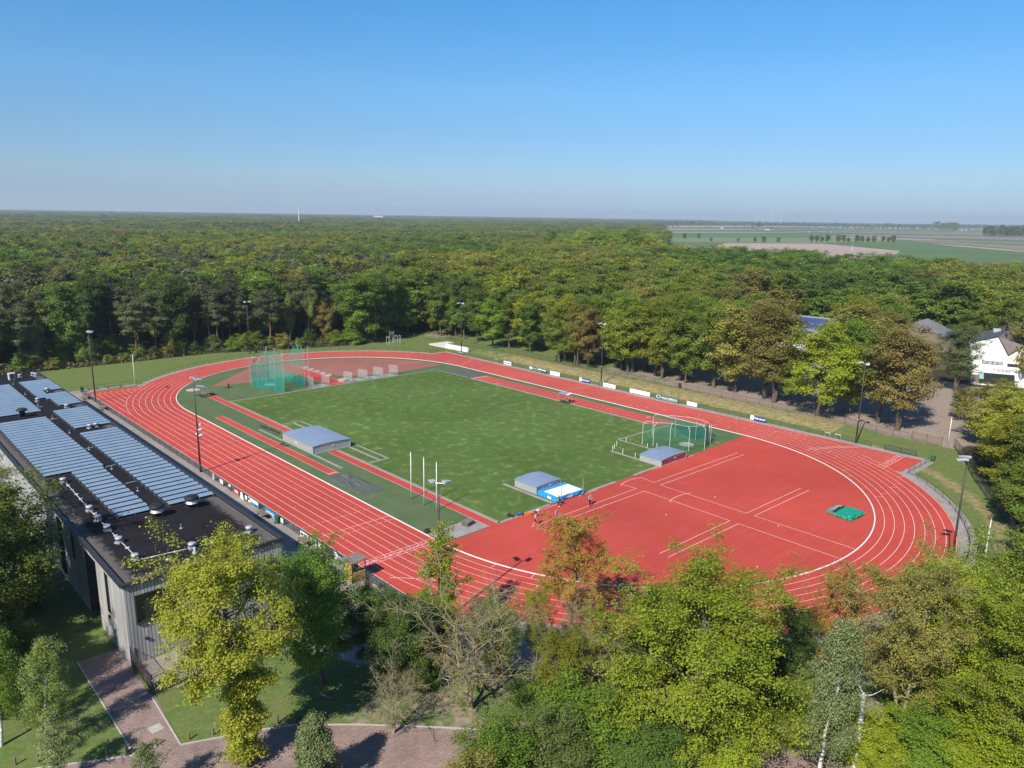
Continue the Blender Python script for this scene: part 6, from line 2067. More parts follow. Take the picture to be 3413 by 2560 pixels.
def leaves_np(g, C, sig, per, size, flat=0.6, up=0.7, shade=0.5, droop=0.0, tc=0.5):
    """leaf faces scattered round cluster centres"""
    n = len(C)
    ctint = g.random(n)
    idx = np.repeat(np.arange(n), per)
    off = g.normal(size=(len(idx), 3)) * sig * np.array([1, 1, flat])
    P = C[idx] + off
    if droop:
        P[:, 2] -= droop * g.random(len(idx)) ** 1.5
    N = g.normal(size=(len(idx), 3))
    N[:, 2] = np.abs(N[:, 2]) * 0.8 + up
    N += off / (sig + 1e-6) * 0.35
    ctr = np.array([C[:, 0].mean(), C[:, 1].mean(), np.percentile(C[:, 2], 35)])
    out = P - ctr
    N += out / (np.linalg.norm(out, axis=1, keepdims=True) + 1e-6) * shade * 1.6
    N /= np.linalg.norm(N, axis=1, keepdims=True)
    T = np.cross(N, g.normal(size=N.shape))
    T /= np.linalg.norm(T, axis=1, keepdims=True) + 1e-9
    B = np.cross(N, T)
    s = size * (0.65 + 0.7 * g.random(len(idx)))[:, None]
    w = s * (0.36 + 0.14 * g.random(len(idx)))[:, None]
    bend = N * s * 0.18
    V = np.stack([P - T * s * 0.5, P + B * w - bend * 0.3, P + T * s * 0.5 - bend, P - B * w - bend * 0.3], 1).reshape(-1, 3)
    F = np.arange(len(idx) * 4).reshape(-1, 4)
    tint = np.clip(0.5 + tc * (ctint[idx] - 0.5) + (1 - tc) * (g.random(len(idx)) - 0.5) + g.normal(size=len(idx)) * 0.06, 0, 1)
    return V, F, tint


def prof_fn(kind):
    return {
        'round': lambda t: math.sin(PI * min(1, max(0.02, 0.12 + 0.86 * t))) ** 0.6,
        'dome': lambda t: (1 - max(0, t) ** 2.4) ** 0.5 * (0.72 + 0.28 * min(1, t * 3)),
        'cone': lambda t: (1 - t) ** 0.8 * 0.95 + 0.06,
        'column': lambda t: (0.62 + 0.38 * math.sin(PI * t)) * (1 - max(0, t - 0.72) * 2.2),
        'vase': lambda t: 0.35 + 0.75 * math.sin(PI * min(1, 0.05 + 0.72 * t)) * (1 if t < 0.9 else 0.7),
        'pine': lambda t: 0.25 + 0.85 * math.sin(PI * min(1, 0.30 + 0.62 * t)),
    }[kind]


def grow(seed, H, RR, cb, tr, n1=26, n2=7, n3=3, kind='round', per=26, leaf=0.2, sig=0.34, flat=0.6, up=0.7, droop=0.0, el=(8, 62), lean=(0, 0), forks=1, leafy=1.0, wood_n=(8, 5, 4, 3), twig=True, bark='bark', inner=0.3, wig=0.12, ivy=None, name='tree', shade=0.5, tc=0.5, tw=1.0):
    """a tree as trunk mesh and crown mesh: limbs, boughs and twigs first, leaves round the twig ends"""
    g = np.random.default_rng(seed)
    pf = prof_fn(kind)
    W = Wood()
    br = 1 if bark == 'bark_birch' else 0
    CL = []
    tops = []
    for f in range(forks):
        fa = 2 * PI * f / forks + g.random() * 2
        sp = 0.0 if forks == 1 else RR * 0.28
        n = 9
        zz = np.linspace(0, H * 0.95, n)
        wob = np.cumsum(g.normal(size=(n, 2)) * H * 0.010, 0)
        wob -= wob[0]
        P = np.c_[wob[:, 0] + lean[0] * (zz / H) ** 1.5 + math.cos(fa) * sp * (zz / H), wob[:, 1] + lean[1] * (zz / H) ** 1.5 + math.sin(fa) * sp * (zz / H), zz]
        Rr = tr * (1 - zz / H) ** 0.75 * (1.0 if forks == 1 else 0.75) + 0.02
        Rr[0] *= 1.35
        W.add(P, Rr, wood_n[0])
        tops.append((P, Rr))
    ga = g.random() * 6
    for i in range(n1):
        P, Rr = tops[i % forks]
        t = (i + g.random() * 0.8) / n1
        zt = cb + (0.95 - cb) * t ** 0.9
        zz = H * zt * 0.97
        o = np.array([np.interp(zz, P[:, 2], P[:, k]) for k in range(3)])
        r0 = float(np.interp(zz, P[:, 2], Rr))
        ga += 2.39996 + g.normal() * 0.35
        reach = RR * pf(t) * (0.72 + 0.45 * g.random())
        e = R(el[0] + (el[1] - el[0]) * t ** 1.2 + g.normal() * 7)
        L = reach / max(0.35, math.cos(e)) * 0.92
        d = np.array([math.cos(ga) * math.cos(e), math.sin(ga) * math.cos(e), math.sin(e)])
        m_ = 6
        s = np.linspace(0, 1, m_)
        B1 = o + d * (s * L)[:, None] + np.array([0, 0, 1.0]) * (s ** 2 * L * 0.10 - s ** 3 * droop * 0.8)[:, None]
        B1[1:] += np.cumsum(g.normal(size=(m_ - 1, 3)) * L * wig * 0.35, 0)
        rb = np.maximum(0.012, min(r0 * 0.62, 0.035 * L + 0.01) * (1 - s * 0.86))
        W.add(B1, rb, wood_n[1], br)
        for j in range(n2):
            q = inner + (1 - inner) * (j + g.random()) / n2
            o2 = np.array([np.interp(q, s, B1[:, k]) for k in range(3)])
            d2 = d + g.normal(size=3) * 0.75
            d2[2] = d2[2] * 0.6 + 0.12
            d2 /= np.linalg.norm(d2)
            L2 = L * (0.42 - 0.2 * q) * (0.6 + 0.8 * g.random()) + 0.25
            s2 = np.linspace(0, 1, 4)
            B2 = o2 + d2 * (s2 * L2)[:, None] + np.array([0, 0, -1.0]) * (s2 ** 2 * droop * 0.35)[:, None]
            B2[1:] += np.cumsum(g.normal(size=(3, 3)) * L2 * wig * 0.5, 0)
            if twig:
                W.add(B2, np.maximum(0.008, rb[-1] * 1.2 * (1 - s2 * 0.7) + 0.004) * tw, wood_n[2], br)
            CL.append(B2[-1])
            CL.append(B2[2])
            for k in range(n3):
                q3 = 0.3 + 0.7 * g.random()
                o3 = np.array([np.interp(q3, s2, B2[:, c]) for c in range(3)])
                d3 = d2 + g.normal(size=3) * 0.9
                d3 /= np.linalg.norm(d3)
                e3 = o3 + d3 * L2 * (0.3 + 0.35 * g.random())
                if twig and wood_n[3]:
                    W.add(np.array([o3, (o3 + e3) / 2 + g.normal(size=3) * 0.04, e3]), np.array([0.011, 0.008, 0.005]) * (1 + tr) * tw, wood_n[3], br)
                CL.append(e3)
    CL = np.array(CL)
    if leafy < 1:
        CL = CL[g.random(len(CL)) < leafy]
    Vs, Fs, Ts = leaves_np(g, CL, sig, per, leaf, flat, up, shade, droop * 0.5, tc)
    if ivy:                                     # leaves clothing the trunk itself: (z0, z1, radius, clusters)
        z0, z1, rad, cnt = ivy
        zc = z0 + (z1 - z0) * g.random(cnt)
        an = g.random(cnt) * 2 * PI
        rr = rad * (0.45 + 0.65 * g.random(cnt)) * (0.75 + 0.35 * np.sin(zc * 1.7))
        Q = np.c_[np.cos(an) * rr, np.sin(an) * rr, zc]
        v2, f2, t2 = leaves_np(g, Q, sig, per, leaf, flat, up, 0.3, 0.0, tc)
        Fs = np.concatenate([Fs, f2 + len(Vs)])
        Vs = np.concatenate([Vs, v2])
        Ts = np.concatenate([Ts, t2])
    WV = np.concatenate(W.V)                     # bring the grown tree to its stated height and spread
    src = Vs if len(Vs) > 400 else WV
    kz = H / np.percentile(src[:, 2], 99.6)
    kr = RR / np.percentile(np.hypot(src[:, 0] - lean[0] * 0.5, src[:, 1] - lean[1] * 0.5), 97.0)
    for A_v in W.V + [Vs]:
        A_v *= np.array([kr, kr, kz])
    return W.mesh(name + '_trunk', [M[bark], M['bark']] if br else M[bark]), np_mesh(name + '_crown', Vs, Fs, Ts, [M['leaf_mid']])


LEAF = {
    'leaf_mid': leaf_mat('leaf_spring_green', (0.062, 0.098, 0.014), (0.098, 0.138, 0.020), (0.150, 0.185, 0.030)),
    'leaf_lime': leaf_mat('leaf_lime', (0.095, 0.140, 0.010), (0.155, 0.205, 0.016), (0.225, 0.265, 0.030)),
    'leaf_gold': leaf_mat('leaf_golden_oak', (0.100, 0.126, 0.012), (0.150, 0.174, 0.018), (0.215, 0.212, 0.034)),
    'leaf_olive': leaf_mat('leaf_olive', (0.095, 0.100, 0.026), (0.140, 0.145, 0.034), (0.200, 0.180, 0.058)),
    'leaf_bronze': leaf_mat('leaf_bronze', (0.185, 0.105, 0.022), (0.215, 0.150, 0.028), (0.180, 0.170, 0.034)),
    'leaf_green': leaf_mat('leaf_fresh_green', (0.058, 0.112, 0.014), (0.090, 0.155, 0.020), (0.140, 0.205, 0.030)),
    'leaf_bright': leaf_mat('leaf_bright_green', (0.075, 0.155, 0.018), (0.115, 0.215, 0.026), (0.170, 0.265, 0.040)),
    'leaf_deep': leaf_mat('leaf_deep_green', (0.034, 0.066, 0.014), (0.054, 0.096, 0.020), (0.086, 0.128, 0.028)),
    'leaf_birch': leaf_mat('leaf_birch', (0.070, 0.105, 0.026), (0.105, 0.145, 0.040), (0.150, 0.180, 0.065)),
    'leaf_willow': leaf_mat('leaf_grey_green', (0.065, 0.095, 0.040), (0.100, 0.130, 0.058), (0.145, 0.170, 0.085)),
    'needle': leaf_mat('pine_needles', (0.040, 0.058, 0.026), (0.060, 0.076, 0.034), (0.092, 0.092, 0.046), 0.2),
    'leaf_rust': leaf_mat('leaf_rusty', (0.100, 0.080, 0.028), (0.130, 0.108, 0.034), (0.142, 0.132, 0.046)),
    'leaf_blossom': leaf_mat('leaf_blossom', (0.060, 0.100, 0.022), (0.110, 0.150, 0.060), (0.42, 0.44, 0.36)),
}
M.update(LEAF)

PROTO = {}


def proto(key, **kw):
    PROTO[key] = grow(name=key, **kw)


# near trees, leaf by leaf
proto('oak', seed=11, H=18.2, RR=5.1, cb=0.50, tr=0.36, n1=34, n2=8, n3=4, kind='round', per=40, leaf=0.165, sig=0.30, flat=0.7, el=(8, 66), ivy=(1.2, 10.5, 1.5, 560), leafy=0.82, wig=0.16)
proto('maple', seed=12, H=16.3, RR=7.2, cb=0.14, tr=0.34, n1=46, n2=9, n3=4, kind='dome', per=36, leaf=0.17, sig=0.36, flat=0.45, el=(4, 66), wig=0.15)
proto('bushy', seed=13, H=12.9, RR=4.1, cb=0.20, tr=0.26, n1=40, n2=8, n3=4, kind='round', per=32, leaf=0.165, sig=0.34, flat=0.55, el=(14, 60))
proto('bare', seed=14, H=13.0, RR=6.6, cb=0.26, tr=0.30, n1=24, n2=9, n3=8, kind='vase', per=9, leaf=0.14, sig=0.16, flat=0.9, el=(18, 62), leafy=0.20, tw=1.9, bark='bark_pale', forks=2, wig=0.24, inner=0.15)
proto('slim', seed=15, H=12.5, RR=2.3, cb=0.28, tr=0.16, n1=24, n2=6, n3=3, kind='column', per=16, leaf=0.22, sig=0.26, el=(20, 66), leafy=0.75, wig=0.22)
proto('sparse_oak', seed=16, H=14.0, RR=5.4, cb=0.30, tr=0.24, n1=24, n2=8, n3=5, kind='dome', per=24, leaf=0.15, sig=0.22, flat=0.55, el=(12, 60), leafy=0.95, wig=0.2, inner=0.25)
proto('birch_near', seed=17, H=12.5, RR=2.7, cb=0.18, tr=0.17, n1=34, n2=7, n3=3, kind='cone', per=26, leaf=0.115, sig=0.24, flat=0.9, up=0.3, droop=1.0, el=(34, 62), bark='bark_birch', leafy=0.8)
proto('olive', seed=18, H=16.9, RR=5.4, cb=0.24, tr=0.26, n1=32, n2=8, n3=6, kind='dome', per=24, leaf=0.15, sig=0.28, flat=0.7, el=(24, 66), leafy=1.0, forks=2, wig=0.2, bark='bark_pale')
proto('shrub', seed=19, H=5.4, RR=2.7, cb=0.04, tr=0.09, n1=34, n2=7, n3=3, kind='dome', per=30, leaf=0.14, sig=0.27, el=(14, 74))
proto('conical', seed=20, H=6.3, RR=1.75, cb=0.08, tr=0.08, n1=32, n2=7, n3=3, kind='cone', per=22, leaf=0.13, sig=0.2, flat=1.0, up=0.2, droop=0.6, el=(28, 60), bark='bark_birch')
proto('sapling', seed=21, H=6.2, RR=1.6, cb=0.25, tr=0.06, n1=22, n2=6, n3=2, kind='column', per=14, leaf=0.14, sig=0.2, el=(30, 65), leafy=0.8)
# trees of the park and the edge of the wood
proto('park', seed=31, H=20, RR=6.4, cb=0.27, tr=0.42, n1=32, n2=7, n3=3, kind='dome', per=24, leaf=0.33, sig=0.55, flat=0.5, el=(6, 62), twig=True, wood_n=(8, 4, 3, 0), shade=0.8, tc=0.4)
proto('park_tall', seed=32, H=22, RR=6.0, cb=0.30, tr=0.46, n1=32, n2=7, n3=3, kind='round', per=22, leaf=0.31, sig=0.55, flat=0.55, el=(14, 66), wood_n=(8, 4, 3, 0), forks=2, shade=0.8, tc=0.4)
proto('park_round', seed=33, H=17, RR=5.2, cb=0.30, tr=0.30, n1=28, n2=7, n3=3, kind='dome', per=24, leaf=0.31, sig=0.5, flat=0.5, el=(8, 62), wood_n=(8, 4, 3, 0), shade=0.8, tc=0.4)
proto('wood_broad', seed=34, H=18, RR=4.6, cb=0.20, tr=0.26, n1=26, n2=6, n3=3, kind='round', per=22, leaf=0.33, sig=0.52, flat=0.55, el=(10, 64), wood_n=(6, 4, 3, 0), shade=0.8, tc=0.4)
proto('wood_tall', seed=35, H=19, RR=3.6, cb=0.24, tr=0.22, n1=26, n2=6, n3=3, kind='column', per=22, leaf=0.33, sig=0.5, flat=0.6, el=(18, 64), wood_n=(6, 4, 3, 0), shade=0.8, tc=0.4)
proto('pine', seed=36, H=19, RR=3.8, cb=0.52, tr=0.24, n1=22, n2=6, n3=3, kind='pine', per=24, leaf=0.27, sig=0.42, flat=0.45, el=(10, 50), bark='bark_pine', wood_n=(6, 4, 3, 0), wig=0.2, shade=0.8, tc=0.4)
proto('birch', seed=37, H=17, RR=2.7, cb=0.32, tr=0.16, n1=26, n2=6, n3=3, kind='column', per=22, leaf=0.25, sig=0.42, flat=0.8, up=0.3, droop=1.0, el=(34, 62), bark='bark_birch', wood_n=(6, 4, 3, 0), shade=0.8, tc=0.4)
proto('bush', seed=38, H=4.2, RR=2.2, cb=0.03, tr=0.07, n1=22, n2=5, n3=2, kind='dome', per=26, leaf=0.22, sig=0.36, el=(10, 74), wood_n=(5, 3, 3, 0), shade=0.8, tc=0.4)
proto('dead', seed=39, H=17, RR=2.6, cb=0.35, tr=0.26, n1=14, n2=4, n3=2, kind='column', per=1, leaf=0.05, sig=0.1, leafy=0.02, el=(15, 55), bark='bark_dead', wood_n=(7, 5, 4, 3), wig=0.25)
CANON = {'oak': 18.2, 'maple': 16.3, 'bushy': 12.9, 'bare': 13, 'slim': 12.5, 'sparse_oak': 14, 'birch_near': 12.5, 'olive': 16.9, 'shrub': 5.4, 'conical': 6.3, 'sapling': 6.2, 'park': 20, 'park_tall': 22, 'park_round': 17,
         'wood_broad': 18, 'wood_tall': 19, 'pine': 19, 'birch': 17, 'bush': 4.2, 'dead': 17}


def tree(key, x, y, leafm, label, h=None, wide=1.0, rz=None, group=None, name=None, cat='tree', z=None):
    k = (h or CANON[key]) / CANON[key]
    t = thing(name or 'tree', label, cat, (x, y, gz(x, y) - 0.05 if z is None else z), rnd.uniform(0, 6.28) if rz is None else rz, group)
    t.scale = (k * wide, k * wide, k)
    tm, cm = PROTO[key]
    link('trunk', tm, t)
    if len(cm.polygons) > 40:
        c = link('crown', cm, t)
        c.material_slots[0].link = 'OBJECT'
        c.material_slots[0].material = M[leafm]
    return t


def EP(px, py, z=0.0):
    return at(px * PW / 1024, py * PW / 1024, z)


# --- in front of the track
NEAR = [
    ('oak', -71.27, -63.8, 'leaf_gold', 'tall yellow-green oak with a leaf-clad trunk beside the gable of the long building', 18.2, 1.0, 0.4, 'oak_tree'),
    ('bushy', -62.15, -58.8, 'leaf_bright', 'bushy fresh green tree between the yellow-green oak and the finish hut', 12.9, 1.0, 1.0, 'maple_tree'),
    ('bare', -54.6, -70.0, 'leaf_olive', 'half-bare lichen-covered tree with tangled branches in the middle foreground', 13.2, 1.0, 0.3, 'bare_tree'),
    ('slim', -50.6, -60.6, 'leaf_lime', 'slim yellow-green tree whose top stands against the track by the finish', 12.0, 1.0, 0.0, 'maple_tree'),
    ('sparse_oak', -40.3, -68.6, 'leaf_bronze', 'thin orange-bronze oak standing against the red area', 13.9, 0.95, 1.3, 'oak_tree'),
    ('maple', -45.2, -85.5, 'leaf_lime', 'large lime-green maple right of the middle foreground', 16.3, 1.0, 0.6, 'maple_tree'),
    ('birch_near', -41.9, -93.6, 'leaf_willow', 'grey-green birch with a white stem right of the large lime-green maple', 13.6, 0.85, 0.2, 'birch_tree'),
    ('olive', -31.1, -95.4, 'leaf_olive', 'broad olive-brown tree with thin foliage in front of the near bend', 16.9, 1.0, 0.9, 'oak_tree'),
    ('sparse_oak', -31.6, -90.0, 'leaf_bronze', 'slender reddish tree in front of the white kerb left of the olive tree', 13.8, 0.55, 2.1, 'oak_tree'),
    ('bushy', -34.5, -87.6, 'leaf_deep', 'dark green dense tree below the slender reddish one', 10.0, 0.75, 2.2, 'maple_tree'),
    ('maple', -30.5, -103.2, 'leaf_lime', 'lime-green maple filling the lower right corner', 15.2, 0.8, 2.5, 'maple_tree'),
    ('bushy', -22.5, -101.5, 'leaf_mid', 'rounded mid-green tree at the right edge of the foreground', 16.0, 1.05, 1.7, 'maple_tree'),
    ('maple', -12.0, -104.0, 'leaf_green', 'tall dense green tree at the right edge below the flagpole', 14.5, 0.8, 0.2, 'maple_tree'),
    ('birch_near', -81.5, -51.8, 'leaf_birch', 'young drooping birch with a white stem on the lawn left of the brick path', 9.2, 1.0, 0.5, 'birch_tree'),
    ('birch_near', -84.3, -49.3, 'leaf_green', 'thin-stemmed birch at the left edge beside the young drooping birch', 10.5, 0.9, 2.5, 'birch_tree'),
    ('sapling', -81.9, -56.4, 'leaf_willow', 'wispy sapling on the corner of the lawn in front of the young birch', 5.4, 1.0, 0.1, 'sapling_tree'),
    ('sapling', -77.6, -62.5, 'leaf_willow', 'top of a wispy sapling at the bottom edge left of the oak', 5.0, 0.9, 1.1, 'sapling_tree'),
    ('conical', -68.8, -69.7, 'leaf_willow', 'lone conical grey-green sapling on the brick path edge', 6.3, 1.0, 0.3, 'sapling_tree'),
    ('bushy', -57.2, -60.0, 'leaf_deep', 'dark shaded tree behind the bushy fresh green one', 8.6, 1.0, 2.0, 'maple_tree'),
    ('bushy', -53.8, -63.0, 'leaf_mid', 'low shaded tree behind the half-bare tree', 7.4, 0.95, 0.7, 'maple_tree'),
    ('olive', -46.5, -69.5, 'leaf_gold', 'thin yellowish tree between the half-bare tree and the bronze oak', 9.4, 0.62, 1.1, 'willow_tree'),
    ('bare', -43.6, -71.6, 'leaf_olive', 'small twiggy tree at the foot of the bronze oak', 8.6, 0.7, 2.6, 'bare_tree'),
    ('bare', -48.3, -76.8, 'leaf_gold', 'low spreading bare tree with yellow tufts left of the lime-green maple', 8.0, 1.05, 0.5, 'bare_tree'),
    ('bare', -61.2, -68.2, 'leaf_olive', 'leaning bare tree reaching left over the brick path', 6.8, 0.95, 2.9, 'bare_tree'),
    ('bushy', -81.6, -31.0, 'leaf_mid', 'large dark oak in the shade left of the long building', 15.5, 1.3, 0.0, 'oak_tree'),
    ('maple', -82.6, -21.0, 'leaf_gold', 'spreading yellow-green oak farther along the left wall of the building', 16.0, 0.85, 0.9, 'oak_tree'),
    ('bushy', -86.5, -38.5, 'leaf_deep', 'dark green tree at the left edge behind the young birch', 11.0, 1.1, 0.3, 'oak_tree'),
    ('maple', -89.0, -29.0, 'leaf_mid', 'tall green oak leaving the picture on the left', 15.0, 0.8, 2.2, 'oak_tree'),
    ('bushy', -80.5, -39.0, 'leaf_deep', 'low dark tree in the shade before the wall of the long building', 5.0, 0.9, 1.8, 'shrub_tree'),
    ('bushy', -86.0, -44.6, 'leaf_mid', 'broad green oak at the left edge whose shade dapples the wall of the building', 12.0, 1.1, 0.7, 'oak_tree'),
    ('maple', -26.0, -98.0, 'leaf_lime', 'lime-green maple right behind the broad olive tree', 14.5, 0.86, 1.9, 'maple_tree'),
    ('bushy', -20.0, -95.2, 'leaf_mid', 'mid-green tree between the lime-green maple and the near bend mast', 11.5, 1.1, 0.4, 'maple_tree'),
    ('bushy', -41.2, -79.6, 'leaf_green', 'fresh green tree behind the large lime-green maple', 10.5, 1.15, 2.9, 'maple_tree'),
    ('bushy', -36.0, -82.6, 'leaf_mid', 'mid-green tree between the large maple and the slender reddish tree', 9.0, 1.2, 1.2, 'maple_tree'),
    ('sparse_oak', *EP(603, 694), 'leaf_gold', 'thin golden tree just right of the bronze oak stem', 8.8, 0.8, 0.2, 'oak_tree'),
    ('bushy', *EP(408, 688), 'leaf_deep', 'dark green dense tree beside the asphalt path', 9.0, 1.1, 2.4, 'maple_tree'),
    ('bushy', *EP(446, 664), 'leaf_lime', 'small lime-green tree at the end of the dark rail by the finish', 7.0, 0.85, 0.9, 'maple_tree'),
    ('bushy', *EP(497, 678), 'leaf_birch', 'pale green tree right behind the half-bare tree', 8.0, 1.0, 1.4, 'willow_tree'),
    ('bushy', *EP(560, 716), 'leaf_gold', 'yellowish dense tree left of the large lime-green maple', 8.2, 0.95, 3.0, 'willow_tree'),
]
for key, x, y, lm, lb, h, wd, rz, nm in NEAR:
    tree(key, x, y, lm, lb, h, wd, rz, None, nm)
for x, y, lm, lb, h, wd in ((-58.9, -78.6, 'leaf_green', 'bright green shrub at the bottom edge under the half-bare tree', 6.4, 1.0), (-55.6, -80.5, 'leaf_birch', 'pale green shrub beside the bright one at the bottom edge', 6.2, 0.95),
                            (-52.0, -80.0, 'leaf_green', 'large fresh green shrub in the middle of the bottom edge', 6.6, 1.2), (-50.2, -84.6, 'leaf_deep', 'dark green shrub at the bottom edge left of the lime-green maple', 5.4, 1.2),
                            (-62.6, -79.6, 'leaf_olive', 'yellowish shrub at the bottom edge beside the conical sapling', 5.6, 0.9), (-48.0, -90.6, 'leaf_lime', 'lime-green shrub at the bottom edge under the maple', 4.6, 1.0),
                            (-40.5, -99.0, 'leaf_lime', 'lime-green shrub at the foot of the birch snag', 4.6, 1.1), (-36.0, -90.2, 'leaf_birch', 'pale shrub between the grey-green birch and the birch snag', 5.0, 1.0),
                            (-44.0, -75.5, 'leaf_deep', 'dark green shrub below the bronze oak', 4.2, 0.9), (-51.0, -73.6, 'leaf_deep', 'dark green ivy shrub behind the half-bare tree stem', 4.0, 0.9),
                            (-39.0, -75.6, 'leaf_mid', 'green shrub in the gap between the maple and the paved edge', 3.6, 1.0), (-33.5, -80.2, 'leaf_mid', 'green shrub against the rail of the near bend', 3.0, 1.1),
                            (-22.0, -92.0, 'leaf_green', 'green shrub at the rail under the olive tree', 4.4, 1.1), (-12.5, -95.8, 'leaf_olive', 'olive shrub by the foot of the nearest bend mast', 4.4, 1.0),
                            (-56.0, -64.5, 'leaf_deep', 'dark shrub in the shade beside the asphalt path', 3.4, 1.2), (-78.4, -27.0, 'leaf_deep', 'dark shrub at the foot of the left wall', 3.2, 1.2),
                            (*EP(868, 764), 'leaf_lime', 'lime-green shrub on the path edge right of the birch snag', 4.6, 1.1), (*EP(790, 742), 'leaf_mid', 'green shrub at the foot of the grey-green birch', 3.8, 1.1),
                            (*EP(925, 772), 'leaf_green', 'green shrub under the lime-green maple in the lower right', 5.2, 1.2), (*EP(980, 790), 'leaf_lime', 'lime-green shrub in the lower right corner', 6.0, 1.2),
                            (*EP(905, 716), 'leaf_mid', 'green shrub beside the stem of the broad olive tree', 4.4, 1.2), (*EP(745, 716), 'leaf_green', 'fresh green shrub in the gap right of the large maple', 4.6, 1.2),
                            (*EP(640, 726), 'leaf_mid', 'mid-green shrub in front of the large maple stem', 4.6, 1.2), (*EP(585, 738), 'leaf_birch', 'pale shrub left of the large maple stem', 4.2, 1.2)):
    tree('shrub', x, y, lm, lb, h, wd, None, None, 'shrub', 'shrub')
# white birch snag
t = thing('birch_snag', 'broken white birch trunk without a crown in the lower right', 'tree', (-37.6, -94.7, 0))
W = Wood()
W.add([(0, 0, 0), (0.12, 0.1, 2), (0.05, 0.0, 4), (0.16, 0.1, 5.6), (0.14, 0.12, 6.3)], [0.24, 0.2, 0.18, 0.16, 0.12], 9)
for k, (z, a, L) in enumerate(((4.6, 0.3, 1.3), (5.9, 2.5, 1.6), (6.2, 1.2, 1.9), (3.2, 4.0, 1.1), (6.1, 4.6, 1.2))):
    W.add([(0.1, 0.05, z), (0.1 + math.cos(a) * L * 0.5, 0.05 + math.sin(a) * L * 0.5, z + L * 0.35), (0.1 + math.cos(a + 0.3) * L, math.sin(a + 0.3) * L, z + L * 0.9)], [0.05, 0.03, 0.012], 5)
link('trunk', W.mesh('birch_snag_trunk', M['bark_birch']), t)

# --- park trees beyond the back straight: place of each trunk as it stands in the photograph
def P3(zx, zy):
    return at(1400 + zx / 2.4578, 1050 + zy / 2.4578, 0.7)


def P4(zx, zy):
    return at(2200 + zx / 1.8228, 900 + zy / 1.8228, 0.7)


PARK = [
    ('park_round', P3(592, 268), 'leaf_green', 'bright green tree with a forked pale stem nearest the far slab', 15.0, 0.95), ('park_round', P3(730, 272), 'leaf_mid', 'slender green tree behind the one with the forked stem', 15.0, 0.85),
    ('park_round', P3(932, 290), 'leaf_gold', 'yellow-green oak on the grass right of the forked tree', 17.5, 1.05), ('park', P3(1140, 388), 'leaf_mid', 'thin-stemmed oak at the fence left of the dark-stemmed pair', 16.5, 0.8),
    ('park', P3(1182, 372), 'leaf_gold', 'oak with a dark straight stem close to the fence', 18.5, 0.85), ('park_round', P3(1262, 413), 'leaf_mid', 'left stem of the close group of thin stems at the fence', 16.5, 0.7),
    ('park_round', P3(1283, 418), 'leaf_olive', 'middle stem of the close group of thin stems at the fence', 17.0, 0.65), ('park_round', P3(1335, 368), 'leaf_mid', 'tree behind the close group of thin stems', 17.0, 0.9),
    ('park_round', P3(1378, 428), 'leaf_rust', 'brownish thin-leaved tree right of the close group of stems', 15.5, 0.75), ('park', P3(1700, 468), 'leaf_lime', 'lime-green oak left of a close pair behind the long white board', 18.5, 0.9),
    ('park', P3(1738, 470), 'leaf_mid', 'oak right of a close pair behind the long white board', 19.5, 0.9), ('park', P3(1925, 498), 'leaf_gold', 'stout oak behind the web address board', 20.0, 0.9),
    ('park_tall', P3(1978, 520), 'leaf_mid', 'pale-stemmed oak at the fence behind the web address board', 20.0, 0.75), ('park_tall', P3(2145, 418), 'leaf_mid', 'oak set back on the bare soil past the web address board', 20.0, 0.9),
    ('park_round', P3(170, 163), 'leaf_mid', 'pale-stemmed tree at the corner of the wood behind the slab', 18.0, 0.8), ('park_round', P3(295, 170), 'leaf_green', 'thin pale-stemmed tree beside the corner of the wood', 15.0, 0.7),
    ('park', P4(325, 715), 'leaf_mid', 'thick-stemmed oak left of the two giant brown oaks', 20.0, 0.8), ('park_tall', P4(632, 778), 'leaf_rust', 'left giant brown oak hiding the white building', 22.5, 1.05),
    ('park_tall', P4(690, 805), 'leaf_olive', 'right giant brown oak hiding the white building', 22.5, 1.0), ('park_round', P4(782, 825), 'leaf_mid', 'low forked tree right of the giant brown oaks', 13.0, 0.7),
    ('park', P4(955, 885), 'leaf_lime', 'open lime-green tree left of the chute mast', 19.5, 1.0), ('park_tall', P4(1325, 918), 'leaf_mid', 'big thick-stemmed oak right of the chute mast', 19.5, 0.95),
    ('park_tall', P4(1440, 958), 'leaf_rust', 'brown-topped oak leaning right by the bar gate', 21.0, 1.05), ('park', P4(1140, 760), 'leaf_green', 'green tree in the shade behind the chute mast', 18.0, 0.8),
    ('park_tall', P4(1790, 745), 'leaf_willow', 'grey-green tree with a white stem in front of the white gabled building', 16.5, 0.95), ('park_round', P4(2080, 780), 'leaf_olive', 'small olive tree in front of the lettered entrance', 4.6, 1.3),
]
for key, (x, y), lm, lb, h, wd in PARK:
    tree(key, x, y, lm, lb, h, wd * 1.22, None, None, 'park_tree')
